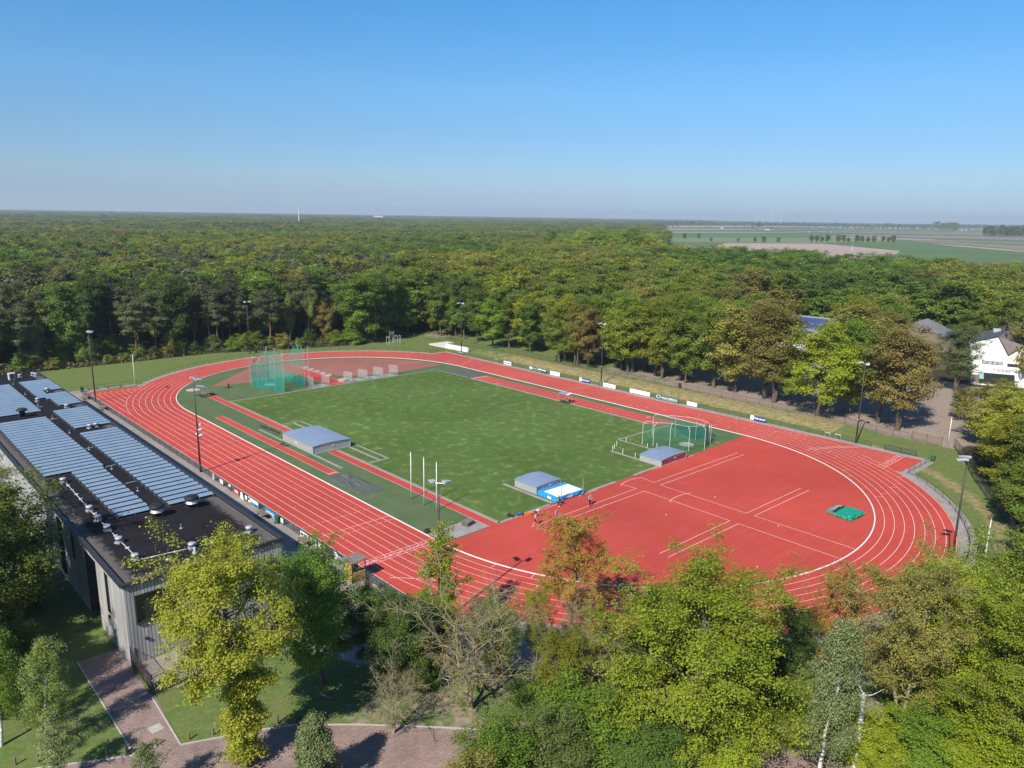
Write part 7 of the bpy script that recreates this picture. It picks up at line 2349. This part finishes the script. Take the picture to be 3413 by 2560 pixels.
# right-hand edge trees outside the near bend
for key, q, lm, lb, h, wd in (('park', (989, 446), 'leaf_olive', 'yellow-brown oak at the right edge beside the bar gate', 11.5, 1.55), ('park', (1006, 474), 'leaf_gold', 'big golden-green oak at the right edge above the dark fence', 14.0, 1.3),
                              ('park_round', (1012, 492), 'leaf_gold', 'golden oak leaning over the dark fence outside the near bend', 12.0, 1.3), ('park', (1030, 512), 'leaf_mid', 'green oak at the right edge behind the dark fence', 14.0, 1.25),
                              ('park_round', (1026, 536), 'leaf_mid', 'green tree over the end of the dark fence', 10.5, 1.3), ('park_round', (1042, 570), 'leaf_green', 'fresh green tree at the right edge below the dark fence', 11.0, 1.3),
                              ('park_round', (1062, 612), 'leaf_mid', 'green tree at the right edge behind the flagpole', 12.0, 1.3), ('park', (1030, 458), 'leaf_mid', 'green oak leaving the picture at the right edge', 14.0, 1.2),
                              ('park_round', (962, 424), 'leaf_olive', 'thin olive tree before the path to the white building', 7.0, 1.2), ('park', (1048, 484), 'leaf_lime', 'lime-green oak at the right edge behind the golden one', 15.0, 1.2),
                              ('park_round', (1000, 512), 'leaf_deep', 'low dark tree in the fence corner outside the near bend', 5.0, 1.0), ('park_round', (992, 470), 'leaf_deep', 'low dark tree against the fence near the thin flagpole', 6.5, 1.1),
                              ('park', (1075, 680), 'leaf_mid', 'green tree just inside the lower right edge', 14.0, 1.1)):
    x, y = EP(*q)
    tree(key, x, y, lm, lb, h, wd, None, None, 'park_tree')


# --- the wood
def Zd(zx, zy, z=0.0):
    return at(zx / 1.9404, 640 + zy / 1.9404, z)


SPECIAL = [
    ('dead', Zd(128, 1092), 'leaf_rust', 'tall bleached dead tree at the left end of the wood', 17.0, 1.0, 'dead_tree'), ('birch', Zd(262, 1128), 'leaf_birch', 'white-stemmed birch right of the bleached dead tree', 13.0, 0.9, 'birch_tree'),
    ('bush', Zd(205, 1105), 'leaf_rust', 'brownish tall bush between the dead tree and the birch', 8.5, 0.7, 'shrub'), ('bush', Zd(415, 1088), 'leaf_green', 'bright green rounded small tree before the dark wood', 7.5, 1.1, 'small_tree'),
    ('bush', Zd(600, 1085), 'leaf_blossom', 'white-blossomed bush behind the far left mast', 6.0, 0.8, 'blossom_bush'), ('bush', Zd(830, 1052), 'leaf_blossom', 'white-blossomed bush at the edge of the wood right of the mast', 5.5, 0.9, 'blossom_bush'),
    ('bush', Zd(730, 1078), 'leaf_mid', 'grey-green bush between the two blossoming bushes', 7.0, 1.0, 'shrub'), ('birch', Zd(1012, 1032), 'leaf_birch', 'birch with a bright white stem at the edge of the wood', 16.0, 0.9, 'birch_tree'),
    ('birch', Zd(1258, 1000), 'leaf_birch', 'birch with a thin white stem left of the reddish pines', 17.0, 0.9, 'birch_tree'), ('pine', Zd(1332, 985), 'leaf_olive', 'reddish-stemmed pine left of a pair at the edge of the wood', 18.0, 1.0, 'pine_tree'),
    ('pine', Zd(1447, 975), 'needle', 'reddish-stemmed pine right of a pair at the edge of the wood', 18.5, 1.0, 'pine_tree'), ('birch', Zd(1878, 985), 'leaf_birch', 'white birch just left of the rusty brown tree', 16.0, 0.9, 'birch_tree'),
    ('birch', Zd(2018, 966), 'leaf_birch', 'white birch behind the hammer cage', 17.5, 0.9, 'birch_tree'), ('bush', Zd(1832, 965), 'leaf_rust', 'small rusty brown tree at the sandy gap in the wood', 8.0, 0.7, 'small_tree'),
    ('park_round', Zd(2112, 968), 'leaf_rust', 'rounded rusty brown tree behind the hammer cage', 12.5, 0.75, 'small_tree'), ('dead', at(1262, 1140), 'leaf_rust', 'bare bleached broken tree standing in the wood behind the climbing frames', 17.0, 0.8, 'dead_tree'),
    ('bush', at(1175, 1148), 'leaf_green', 'bright green bush at the edge of the wood left of the climbing frames', 5.0, 1.5, 'shrub'), ('bush', at(1120, 1150), 'leaf_mid', 'green bush at the edge of the wood behind the far bend', 4.5, 1.3, 'shrub'),
]
taken = []
for key, (x, y), lm, lb, h, wd, nm in SPECIAL:
    y = max(y, edge_y(x) + 0.8) if x < 52 else y
    tree(key, x, y, lm, lb, h, wd, None, None, nm, cat='shrub' if nm in ('shrub', 'blossom_bush') else 'tree')
    taken.append((x, y))
taken += [p_[1] for p_ in PARK]


def poly_in(x, y, pts):
    c = False
    j = len(pts) - 1
    for i in range(len(pts)):
        (xi, yi), (xj, yj) = pts[i], pts[j]
        if (yi > y) != (yj > y) and x < (xj - xi) * (y - yi) / (yj - yi) + xi:
            c = not c
        j = i
    return c


# outer limit of the wood towards the fields, and the open ground inside it
LIMIT = [(430, -140), (408, 0), (380, 24), (383, 74), (391, 116), (362, 130), (339, 142), (352, 190), (372, 215), (398, 245)]
OPEN = [at(2225, 800), at(2190, 789), at(2216, 780), at(2150, 771), at(2214, 765), at(2188, 758), at(2222, 752), at(2205, 746)]
FIELD_POLY = [(430, -400)] + LIMIT + OPEN + [(16000, 9000), (16000, -6000)]
HOLES = [[(112, -72), (150, -60), (152, -34), (112, -46)], [(104, -22), (134, -18), (170, -12), (170, 25), (118, 18)], [(158, -44), (176, -46), (184, -28), (168, -17), (158, -28)]]


def open_at(x, y):
    if x > 56 and y < 92:
        if x < 62 or (x < 84 and y < -62):
            return True
        if seg(x, y, SOIL_PATH) < 5:
            return True
    if x <= 56 and y < edge_y(x) + 1.0:
        return True
    if y < 90 and x < 56.5:
        return True
    return poly_in(x, y, FIELD_POLY) or any(poly_in(x, y, h) for h in HOLES)


def in_view(x, y, margin=6.0):
    a = math.degrees(math.atan2(y - CAM[1], x - CAM[0]) - YAW)
    return abs(a) < 36 + margin


wr = random.Random(99)
KINDS = [('wood_broad', 'leaf_mid'), ('wood_broad', 'leaf_green'), ('wood_tall', 'leaf_mid'), ('wood_tall', 'leaf_olive'), ('pine', 'needle'), ('birch', 'leaf_birch'), ('wood_broad', 'leaf_gold'), ('wood_broad', 'leaf_rust'), ('wood_tall', 'leaf_deep'), ('wood_broad', 'leaf_olive'), ('wood_broad', 'leaf_lime')]


def vn(x, y, s, k=0.0):
    return 0.5 + 0.25 * (math.sin(x / s + k * 1.7 + 1.3 * math.sin(y / s * 0.8 + k)) + math.sin(y / s * 1.1 - k + 1.1 * math.sin(x / s * 0.7 + 2 * k)))


def pick(x, y):
    """mixed wood: pines and birches to the left, oak and beech to the right, in patches"""
    left = sm(math.degrees(math.atan2(y - CAM[1], x - CAM[0]) - YAW), -4, 16)
    p = vn(x, y, 42, 3.0)
    r = wr.random()
    if vn(x, y, 60, 8.0) * left + 0.15 * left > 0.62 and r < 0.6:
        return 4
    if left > 0.3 and r < 0.16:
        return 5
    if math.hypot(x - 425, y - 285) < 70:
        return 10 if r < 0.75 else 1
    r = wr.random()
    if p > 0.62:
        return 9 if r < 0.4 else 6 if r < 0.7 else 0
    if p < 0.36:
        return 8 if r < 0.35 else 1 if r < 0.7 else 2
    return (0, 2, 1, 9, 6, 3, 0, 7 if wr.random() < 0.35 else 0, 8 if left > 0.5 else 0, 2)[int(r * 10)]


def px_of(x, y, z):
    d = np.array([x, y, z]) - np.array(CAM)
    w = d @ AF
    return 512 + FPX * (d @ AR) / w * 1024 / PW, 384 - FPX * (d @ AU) / w * 1024 / PW


cand = []
step = 6.6
for gx_ in np.arange(-160, 700, step):
    for gy_ in np.arange(-130, 760, step):
        x, y = gx_ + wr.uniform(-2.6, 2.6), gy_ + wr.uniform(-2.6, 2.6)
        d = math.hypot(x - CAM[0], y - CAM[1])
        if d > 640 or d < 60 or open_at(x, y) or not in_view(x, y, 8 if d < 300 else 5):
            continue
        if x > 56 and x < 112 and y < 88 and wr.random() < (0.42 if x < 90 else 0.2):
            continue
        al = math.degrees(math.atan2(y - CAM[1], x - CAM[0]) - YAW)
        if al < -26.5 and 56 < x < 122 and d < 226:                     # the forecourt of the white building
            continue
        if 60 < x < 172 and d < 262:                                     # gaps in the canopy before the low roofs
            qx, qy = px_of(x, y, 17.5)
            if (905 < qx < 968 and qy < 345) or (772 < qx < 852 and qy < 332):
                continue
        if any(math.hypot(x - a, y - b_) < 3.6 for a, b_ in taken):
            continue
        cand.append((d, x, y))
cand.sort()
LB = {0: ('mid-green broad-leaved tree in the wood beyond the track', 'mid-green trees of the wood'), 1: ('fresh green broad-leaved tree in the wood beyond the track', 'fresh green trees of the wood'), 2: ('narrow mid-green tree in the wood beyond the track', 'narrow green trees of the wood'),
      3: ('narrow olive tree in the wood beyond the track', 'narrow olive trees of the wood'), 4: ('dark grey-green pine in the wood beyond the track', 'dark pines of the wood'), 5: ('pale-stemmed birch standing in the wood beyond the track', 'birches of the wood'),
      6: ('golden-green oak in the wood beyond the track', 'golden oaks of the wood'), 7: ('rusty brown tree in the wood beyond the track', 'rusty brown trees of the wood'), 8: ('narrow dark green tree in the wood beyond the track', 'dark green trees of the wood'),
      9: ('olive-brown oak in the wood beyond the track', 'olive oaks of the wood'), 10: ('lime-green beech in the wood beyond the track', 'lime-green beeches of the wood')}
NAMES = {'pine': 'pine_tree', 'birch': 'birch_tree', 'wood_broad': 'oak_tree', 'wood_tall': 'forest_tree'}
N_IND = 190


def wood_h(x, y):
    if math.hypot(x - 425, y - 285) < 70:
        return 29.0 * (1 - 0.12 * math.hypot(x - 425, y - 285) / 70)
    return 17.0 + 3.4 * vn(x, y, 55, 1.0)


rest = []
for k, (d, x, y) in enumerate(cand):
    i = pick(x, y)
    key, lm = KINDS[i]
    h = wood_h(x, y) * wr.uniform(0.78, 1.17)
    if k < N_IND:
        lb, gr = LB[i]
        if y < 90 and x > 56:
            lb, gr = lb.replace('in the wood beyond the track', 'in the park behind the back straight'), gr.replace('the wood', 'the park')
        tree(key, x, y, lm, lb, h, wr.uniform(1.08, 1.45), wr.uniform(0, 6.28), gr, NAMES[key])
    else:
        rest.append((x, y, h, i, wr.uniform(1.15, 1.55)))

# bushes along the edge of the wood
for k in range(44):
    x = -104 + k * 3.55 + wr.uniform(-1.4, 1.4)
    if x > 52:
        continue
    y = edge_y(x) + wr.uniform(0.2, 3.4)
    lm = wr.choice(('leaf_mid', 'leaf_green', 'leaf_deep', 'leaf_olive', 'leaf_birch', 'leaf_mid'))
    LBB = {'leaf_mid': 'mid-green bush at the foot of the wood', 'leaf_green': 'fresh green bush at the foot of the wood', 'leaf_deep': 'dark green bush at the foot of the wood', 'leaf_olive': 'olive-brown bush at the foot of the wood', 'leaf_birch': 'pale green bush at the foot of the wood'}
    tree('bush', x, y, lm, LBB[lm], wr.uniform(1.8, 5.6), wr.uniform(0.75, 1.25), wr.uniform(0, 6.28), LBB[lm].replace(' bush', ' bushes').split(' at')[0] + ' along the edge of the wood', 'bush', 'bush')

# undergrowth along the edge of the wood
ug = []
for x in np.arange(-120, 58, 0.55):
    for k in range(5):
        xx = x + wr.uniform(-0.5, 0.5)
        dy = wr.uniform(-0.6, 9.0)
        ug.append((xx, edge_y(min(51.9, xx)) + dy, wr.uniform(0.1, 0.9) + 1.6 * max(0, vn(xx, dy * 4, 6, 2.0) - 0.3) * min(1, (dy + 0.6) / 3)))
for k in range(260):
    xx, yy = wr.uniform(60, 112), wr.uniform(66, 94)
    ug.append((xx, yy, wr.uniform(0.2, 0.9)))
g_ = np.random.default_rng(4)
V, F, T = leaves_np(g_, np.array(ug), 0.55, 16, 0.42, 0.6, 0.6)
me = np_mesh('undergrowth', V, F, T, [leaf_mat('undergrowth_leaves', (0.060, 0.085, 0.018), (0.11, 0.115, 0.04), (0.19, 0.135, 0.085))])
tag(link('undergrowth', me), 'low brambles and bushes along the foot of the wood', 'undergrowth', None, 'stuff')


# --- the rest of the wood: one object, trees scattered by geometry nodes
FP = []
for i, (key, lm) in enumerate(KINDS):
    kw = {'wood_broad': dict(H=18, RR=4.9, cb=0.22, kind='round', el=(10, 64)), 'wood_tall': dict(H=18, RR=3.9, cb=0.25, kind='column', el=(18, 64)), 'pine': dict(H=18, RR=4.0, cb=0.5, kind='pine', el=(8, 46)), 'birch': dict(H=17, RR=3.0, cb=0.3, kind='column', el=(34, 62))}[key]
    tm, cm = grow(seed=60 + i, tr=0.2, n1=20, n2=5, n3=2, per=15, leaf=0.52, sig=0.62, flat=0.5, shade=1.1, tc=0.3, wood_n=(5, 3, 3, 0), twig=False, name='canopy', bark='bark_pine' if key == 'pine' else 'bark', **kw)
    o = bpy.data.objects.new('canopy_tree', cm)
    cm.materials.clear()
    cm.materials.append(M[lm])
    FP.append(o)
fcol = bpy.data.collections.new('canopy_sources')
for k, o in enumerate(FP):
    o.name = 'canopy_%02d' % k
    fcol.objects.link(o)

# farther off the trees stand as wider, lower-detailed crowns
for ring, (d0, d1, st, sxy) in enumerate(((640, 1150, 8.6, 1.25), (1150, 2300, 14.5, 2.1), (2300, 4600, 29.0, 4.2), (4600, 9500, 58.0, 8.5))):
    n = int(d1 / st) + 2
    for iy in range(-n, n + 1):
        for ix in range(-n, n + 1):
            x, y = CAM[0] + (ix + wr.uniform(-0.42, 0.42)) * st, CAM[1] + (iy + wr.uniform(-0.42, 0.42)) * st
            d = math.hypot(x - CAM[0], y - CAM[1])
            if not (d0 <= d < d1) or not in_view(x, y, 2.5):
                continue
            if poly_in(x, y, FIELD_POLY):
                continue
            i = pick(x, y)
            rest.append((x, y, (15.5 + 4.0 * vn(x, y, 160, 2.0)) * wr.uniform(0.85, 1.12), i, sxy * wr.uniform(0.9, 1.25)))


def scatter(name, pts, label, cat):
    me = bpy.data.meshes.new(name)
    me.vertices.add(len(pts))
    A = np.array(pts, np.float32)
    co = np.c_[A[:, 0], A[:, 1], np.array([gz(x, y) if x < 420 else 0.0 for x, y in A[:, :2]], np.float32)]
    me.vertices.foreach_set('co', co.astype(np.float32).ravel())
    k = A[:, 2] / 18.0
    sc_ = np.c_[A[:, 4] * np.maximum(1.0, k), A[:, 4] * np.maximum(1.0, k), k].astype(np.float32)
    at_ = me.attributes.new('size', 'FLOAT_VECTOR', 'POINT')
    at_.data.foreach_set('vector', sc_.ravel())
    a2 = me.attributes.new('sort', 'INT', 'POINT')
    a2.data.foreach_set('value', A[:, 3].astype(np.int32))
    a3 = me.attributes.new('turn', 'FLOAT', 'POINT')
    a3.data.foreach_set('value', np.random.default_rng(3).random(len(pts)).astype(np.float32) * 6.28)
    o = link(name, me)
    ng = bpy.data.node_groups.new(name + '_scatter', 'GeometryNodeTree')
    ng.interface.new_socket('Geometry', in_out='INPUT', socket_type='NodeSocketGeometry')
    ng.interface.new_socket('Geometry', in_out='OUTPUT', socket_type='NodeSocketGeometry')
    N, Lk = ng.nodes, ng.links
    gi, go = N.new('NodeGroupInput'), N.new('NodeGroupOutput')
    ins = N.new('GeometryNodeInstanceOnPoints')
    ci = N.new('GeometryNodeCollectionInfo')
    ci.inputs['Collection'].default_value = fcol
    ci.inputs['Separate Children'].default_value = True
    ci.inputs['Reset Children'].default_value = True

    def named(nm, ty):
        q = N.new('GeometryNodeInputNamedAttribute')
        q.data_type = ty
        q.inputs['Name'].default_value = nm
        return q.outputs['Attribute']
    cx = N.new('ShaderNodeCombineXYZ')
    Lk.new(named('turn', 'FLOAT'), cx.inputs['Z'])
    ins.inputs['Pick Instance'].default_value = True
    Lk.new(gi.outputs[0], ins.inputs['Points'])
    Lk.new(ci.outputs[0], ins.inputs['Instance'])
    Lk.new(named('sort', 'INT'), ins.inputs['Instance Index'])
    Lk.new(cx.outputs[0], ins.inputs['Rotation'])
    Lk.new(named('size', 'FLOAT_VECTOR'), ins.inputs['Scale'])
    Lk.new(ins.outputs[0], go.inputs[0])
    md = o.modifiers.new('scatter', 'NODES')
    md.node_group = ng
    return tag(o, label, cat, None, 'stuff')


scatter('wood', rest, 'mixed spring wood stretching to the horizon behind the track', 'wood')
print('individual trees', sum(1 for o in bpy.data.objects if o.type == 'EMPTY' and o.get('category') == 'tree'), 'scattered', len(rest))
# ------------------------------------------------------------------ the far plain
def zf(zx, zy):
    return 2270 + zx / 1.9353, 640 + zy / 1.9353


FT = [(192, 322, 26), (368, 326, 26), (476, 328, 34), (532, 330, 38), (626, 328, 30), (838, 326, 42), (874, 328, 42), (908, 328, 36), (944, 328, 46), (1010, 328, 44), (1046, 328, 44), (1077, 330, 32), (1134, 331, 46), (1166, 330, 42), (1202, 329, 34), (1240, 331, 42), (1302, 326, 36), (1336, 331, 34), (1366, 333, 46), (500, 234, 36), (20, 307, 38), (112, 305, 34)]
FLAB = ['small round tree at the left end of the field row', 'small round tree on the yellowish pasture', 'round tree left of a close pair on the pasture', 'round tree right of a close pair on the pasture', 'round tree alone right of the close pair on the pasture']
names_ = ['first', 'second', 'third', 'fourth', 'fifth', 'sixth', 'seventh', 'eighth', 'ninth', 'tenth', 'eleventh', 'twelfth', 'thirteenth', 'fourteenth']
for k, (zx, zy, hp) in enumerate(FT):
    px, py = zf(zx, zy)
    x, y = at(px, py)
    d = math.hypot(x - CAM[0], y - CAM[1])
    h = hp / 1.9353 / FPX * d * 1.02
    if k < 5:
        lb = FLAB[k]
    elif k < 19:
        lb = names_[k - 5] + ' tree from the left in the long field row behind the ploughed field'
    else:
        lb = ['dark tree clump beside a far farmhouse', 'field tree at the end of the wood by the pasture', 'low field tree just behind the end of the wood'][k - 19]
    tree('wood_broad' if k < 5 else 'park_round', x, y, 'leaf_rust' if k in (9, 10, 15) else 'leaf_deep' if k > 4 else 'leaf_willow', lb, h, (hp * 0.92 / 1.9353 / FPX * d) / (h / 18 * 9.8) if k < 5 else 1.15, None, 'single trees in the fields', 'field_tree', z=0.3)

FB = MB
barn_m = [mat('barn_white', (0.60, 0.58, 0.56), None, 1, 0.8), mat('barn_brick', (0.30, 0.15, 0.11), None, 1, 0.9), mat('barn_roof', (0.22, 0.12, 0.09), None, 1, 0.9), mat('barn_grey', (0.28, 0.28, 0.29), None, 1, 0.8)]
for k, (zx, zy, w, h, wm, rm, lb) in enumerate(((515, 235, 34, 7, 1, 2, 'brick farmhouse beside the dark far tree clump'), (555, 248, 26, 4, 0, 0, 'low white sheds in front of the far brick farmhouse'), (262, 238, 12, 8, 0, 3, 'small white farm building far off at the left'),
                                                (1580, 240, 60, 7, 3, 2, 'long red-roofed farm far off left of the poplars'), (1820, 252, 26, 7, 0, 3, 'white farmhouse far off right of the poplars'), (320, 205, 40, 7, 0, 3, 'pale farm at the far tree line on the left'), (820, 262, 16, 3, 0, 0, 'first row of white bales on the far green field'),
                                                (900, 262, 44, 3, 0, 0, 'long row of white bales on the far green field'), (960, 262, 20, 3, 0, 0, 'short row of white bales right of the long row'), (1210, 208, 50, 9, 0, 2, 'red-roofed farm at the far tree line'), (1085, 246, 60, 3, 0, 0, 'thin line of white bales farther off'))):
    x, y = at(*zf(zx, zy))
    d = math.hypot(x - CAM[0], y - CAM[1])
    W_m = w / 1.9353 / FPX * d
    a = YAW + PI / 2
    t = thing('farm_building' if h > 3 else 'bale_row', lb, 'farm' if h > 3 else 'bales', (x, y, 0.9), a)
    if h > 3:
        MB().box((0, 0, h * 0.3), (W_m, 12, h * 0.6)).build('wall', barn_m[wm], t)
        MB().solid([(-W_m / 2 - 0.5, -6.5, h * 0.58), (-W_m / 2 - 0.5, 6.5, h * 0.58), (-W_m / 2 - 0.5, 0, h)], (W_m + 1, 0, 0)).build('roof', barn_m[rm], t)
    else:
        mb = MB()
        n = max(3, int(W_m / 4))
        for j in range(n):
            if (j * 7) % 5 != 3:
                mb.lathe([(0.9, 0), (1.1, 0.5), (1.1, 1.3), (0.9, 1.8)], ((j / n - 0.5) * W_m, (j % 3) * 5.0, 0), 8)
        tag(t, None, None)
        mb.build('bales', barn_m[0], t)

# hedges and tree lines between the far fields: small crowns in one mass
lines = []
lr = random.Random(5)


def line(p0, p1, n, hp, spread=0.6, skip=0.25):
    for k in range(n):
        if lr.random() < skip:
            continue
        s = k / max(1, n - 1) + lr.uniform(-0.3, 0.3) / n
        px, py = p0[0] + (p1[0] - p0[0]) * s, p0[1] + (p1[1] - p0[1]) * s + lr.uniform(-spread, spread)
        x, y = at(px, py)
        d = math.hypot(x - CAM[0], y - CAM[1])
        h = hp / FPX * d * lr.uniform(0.7, 1.15)
        lines.append((x, y, h, lr.choice((0, 8, 8, 2, 9)), h / 18 * lr.uniform(1.0, 1.8) / max(1.0, h / 18)))


line((2190, 750.5), (3450, 766), 300, 11, 0.9, 0.05)
line((2190, 748.5), (3450, 763.5), 300, 10, 0.7, 0.05)
line((2190, 753), (3450, 769), 70, 8, 1.2, 0.4)
line((2300, 759), (2700, 762), 26, 7, 1.2, 0.5)
line((2700, 762), (3200, 767), 34, 8, 1.2, 0.4)
line((3120, 766), (3190, 770), 16, 22, 1.5, 0.1)
line((3280, 787), (3560, 793), 70, 26, 2.2, 0.0)
line((3276, 783), (3560, 788), 60, 24, 1.5, 0.0)
line((2190, 757), (2300, 758), 12, 8, 1.0, 0.3)
line((3000, 770), (3413, 776), 20, 8, 1.0, 0.5)
line((2900, 764), (3413, 771), 40, 9, 1.2, 0.3)
scatter('far_treeline', lines, 'hedges and tree lines between the far fields', 'tree line')


# turbines, mast, far buildings
def turbine(px, top, hub_base, label, ph):
    d = 9000.0
    dirv = AF + (px - PW / 2) / FPX * AR
    a = math.atan2(dirv[1], dirv[0])
    x, y = CAM[0] + d * math.cos(a), CAM[1] + d * math.sin(a)
    t = thing('wind_turbine', label, 'wind turbine', (x, y, 0), a + PI / 2 + 0.2, 'white wind turbines on the horizon')
    hh = 92.0
    MB().tube([(0, 0, 0), (0, 0, hh)], [2.6, 1.6], 8).build('tower', M['white'], t)
    MB().box((0, 1, hh + 1), (4, 9, 4)).build('nacelle', M['white'], t)
    r = MB()
    for k in range(3):
        b_ = ph + k * 2 * PI / 3
        r.solid([(math.cos(b_ + e) * q, -4, hh + 1 + math.sin(b_ + e) * q) for q, e in ((2, -0.6), (14, -0.14), (40, 0.0), (14, 0.06))], (0, 0.7, 0))
    r.build('rotor', M['white'], t)


for k, (zx, lb) in enumerate(((395, 'white wind turbine farthest left on the horizon'), (438, 'white wind turbine second from the left on the horizon'), (481, 'white wind turbine left of a close pair on the horizon'), (498, 'white wind turbine right of a close pair on the horizon'), (546, 'white wind turbine farthest right on the horizon'))):
    turbine(2270 + zx / 1.9353, 0, 0, lb, 0.4 + k * 0.7)
d = 1860.0
dirv = AF + (1022 - PW / 2) / FPX * AR
a = math.atan2(dirv[1], dirv[0])
t = thing('radio_mast', 'pale lattice radio mast rising from the far wood', 'radio mast', (CAM[0] + d * math.cos(a), CAM[1] + d * math.sin(a), 0))
mb = MB()
for k in range(3):
    b_ = k * 2 * PI / 3
    mb.tube([(math.cos(b_) * 1.5, math.sin(b_) * 1.5, 0), (math.cos(b_) * 0.5, math.sin(b_) * 0.5, 52)], 0.36, 5)
mb.build('legs', M['white'], t)
mb = MB()
for j in range(22):
    r0, r1 = 1.5 - 1.0 * j / 22, 1.5 - 1.0 * (j + 1) / 22
    for k in range(3):
        b0, b1 = k * 2 * PI / 3, (k + 1) * 2 * PI / 3
        mb.tube([(math.cos(b0) * r0, math.sin(b0) * r0, j * 52 / 22), (math.cos(b1) * r1, math.sin(b1) * r1, (j + 1) * 52 / 22)], 0.2, 4)
mb.build('bracing', M['white'], t)
MB().tube([(0, 0, 52), (0, 0, 60)], [0.3, 0.2], 5).build('antenna', M['white'], t)
x, y = at(1276, 728.5)
for px, z_, w, lb in ((1274, 26, 52, 'white flat-roofed building rising from the far wood'), (452, 50, 16, 'tiny pale tower on the left horizon')):
    dirv = AF + (px - PW / 2) / FPX * AR
    a = math.atan2(dirv[1], dirv[0])
    d = 4300.0 if w > 50 else 7500.0
    t = thing('far_building', lb, 'building', (CAM[0] + d * math.cos(a), CAM[1] + d * math.sin(a), 0), a + PI / 2)
    MB().box((0, 0, z_ / 2), (w, 18 if w > 50 else 8, z_)).build('wall', barn_m[0], t)
    MB().box((0, 0, z_ + 0.6), (w * 0.5, 10, 3)).build('roof', barn_m[3], t)
t = thing('white_pole', 'thin white pole standing in the ploughed field', 'pole', (*at(*zf(1102, 384)), 0.2))
MB().tube([(0, 0, 0), (0, 0, 9.0)], [0.22, 0.15], 6).build('pole', M['white'], t)
MB().box((0, 0, 0.4), (0.9, 0.9, 0.8)).build('base', M['concrete'], t)

# ------------------------------------------------------------------ the air
mb = MB().box((0, 0, 66.5), (25000, 25000, 137))
hz_ = mb.build('haze', mat('haze_dummy', (0.5, 0.5, 0.5)))
hm = bpy.data.materials.new('haze_air')
hm.use_nodes = True
nt = hm.node_tree
for q in list(nt.nodes):
    nt.nodes.remove(q)
out = nt.nodes.new('ShaderNodeOutputMaterial')
pv = nt.nodes.new('ShaderNodeVolumePrincipled')
pv.inputs['Color'].default_value = (0.72, 0.84, 0.97, 1)
pv.inputs['Density'].default_value = 0.000115
pv.inputs['Anisotropy'].default_value = 0.1
nt.links.new(pv.outputs[0], out.inputs['Volume'])
hz_.data.materials.clear()
hz_.data.materials.append(hm)
tag(hz_, 'thin bluish haze over the plain', 'haze', None, 'stuff')
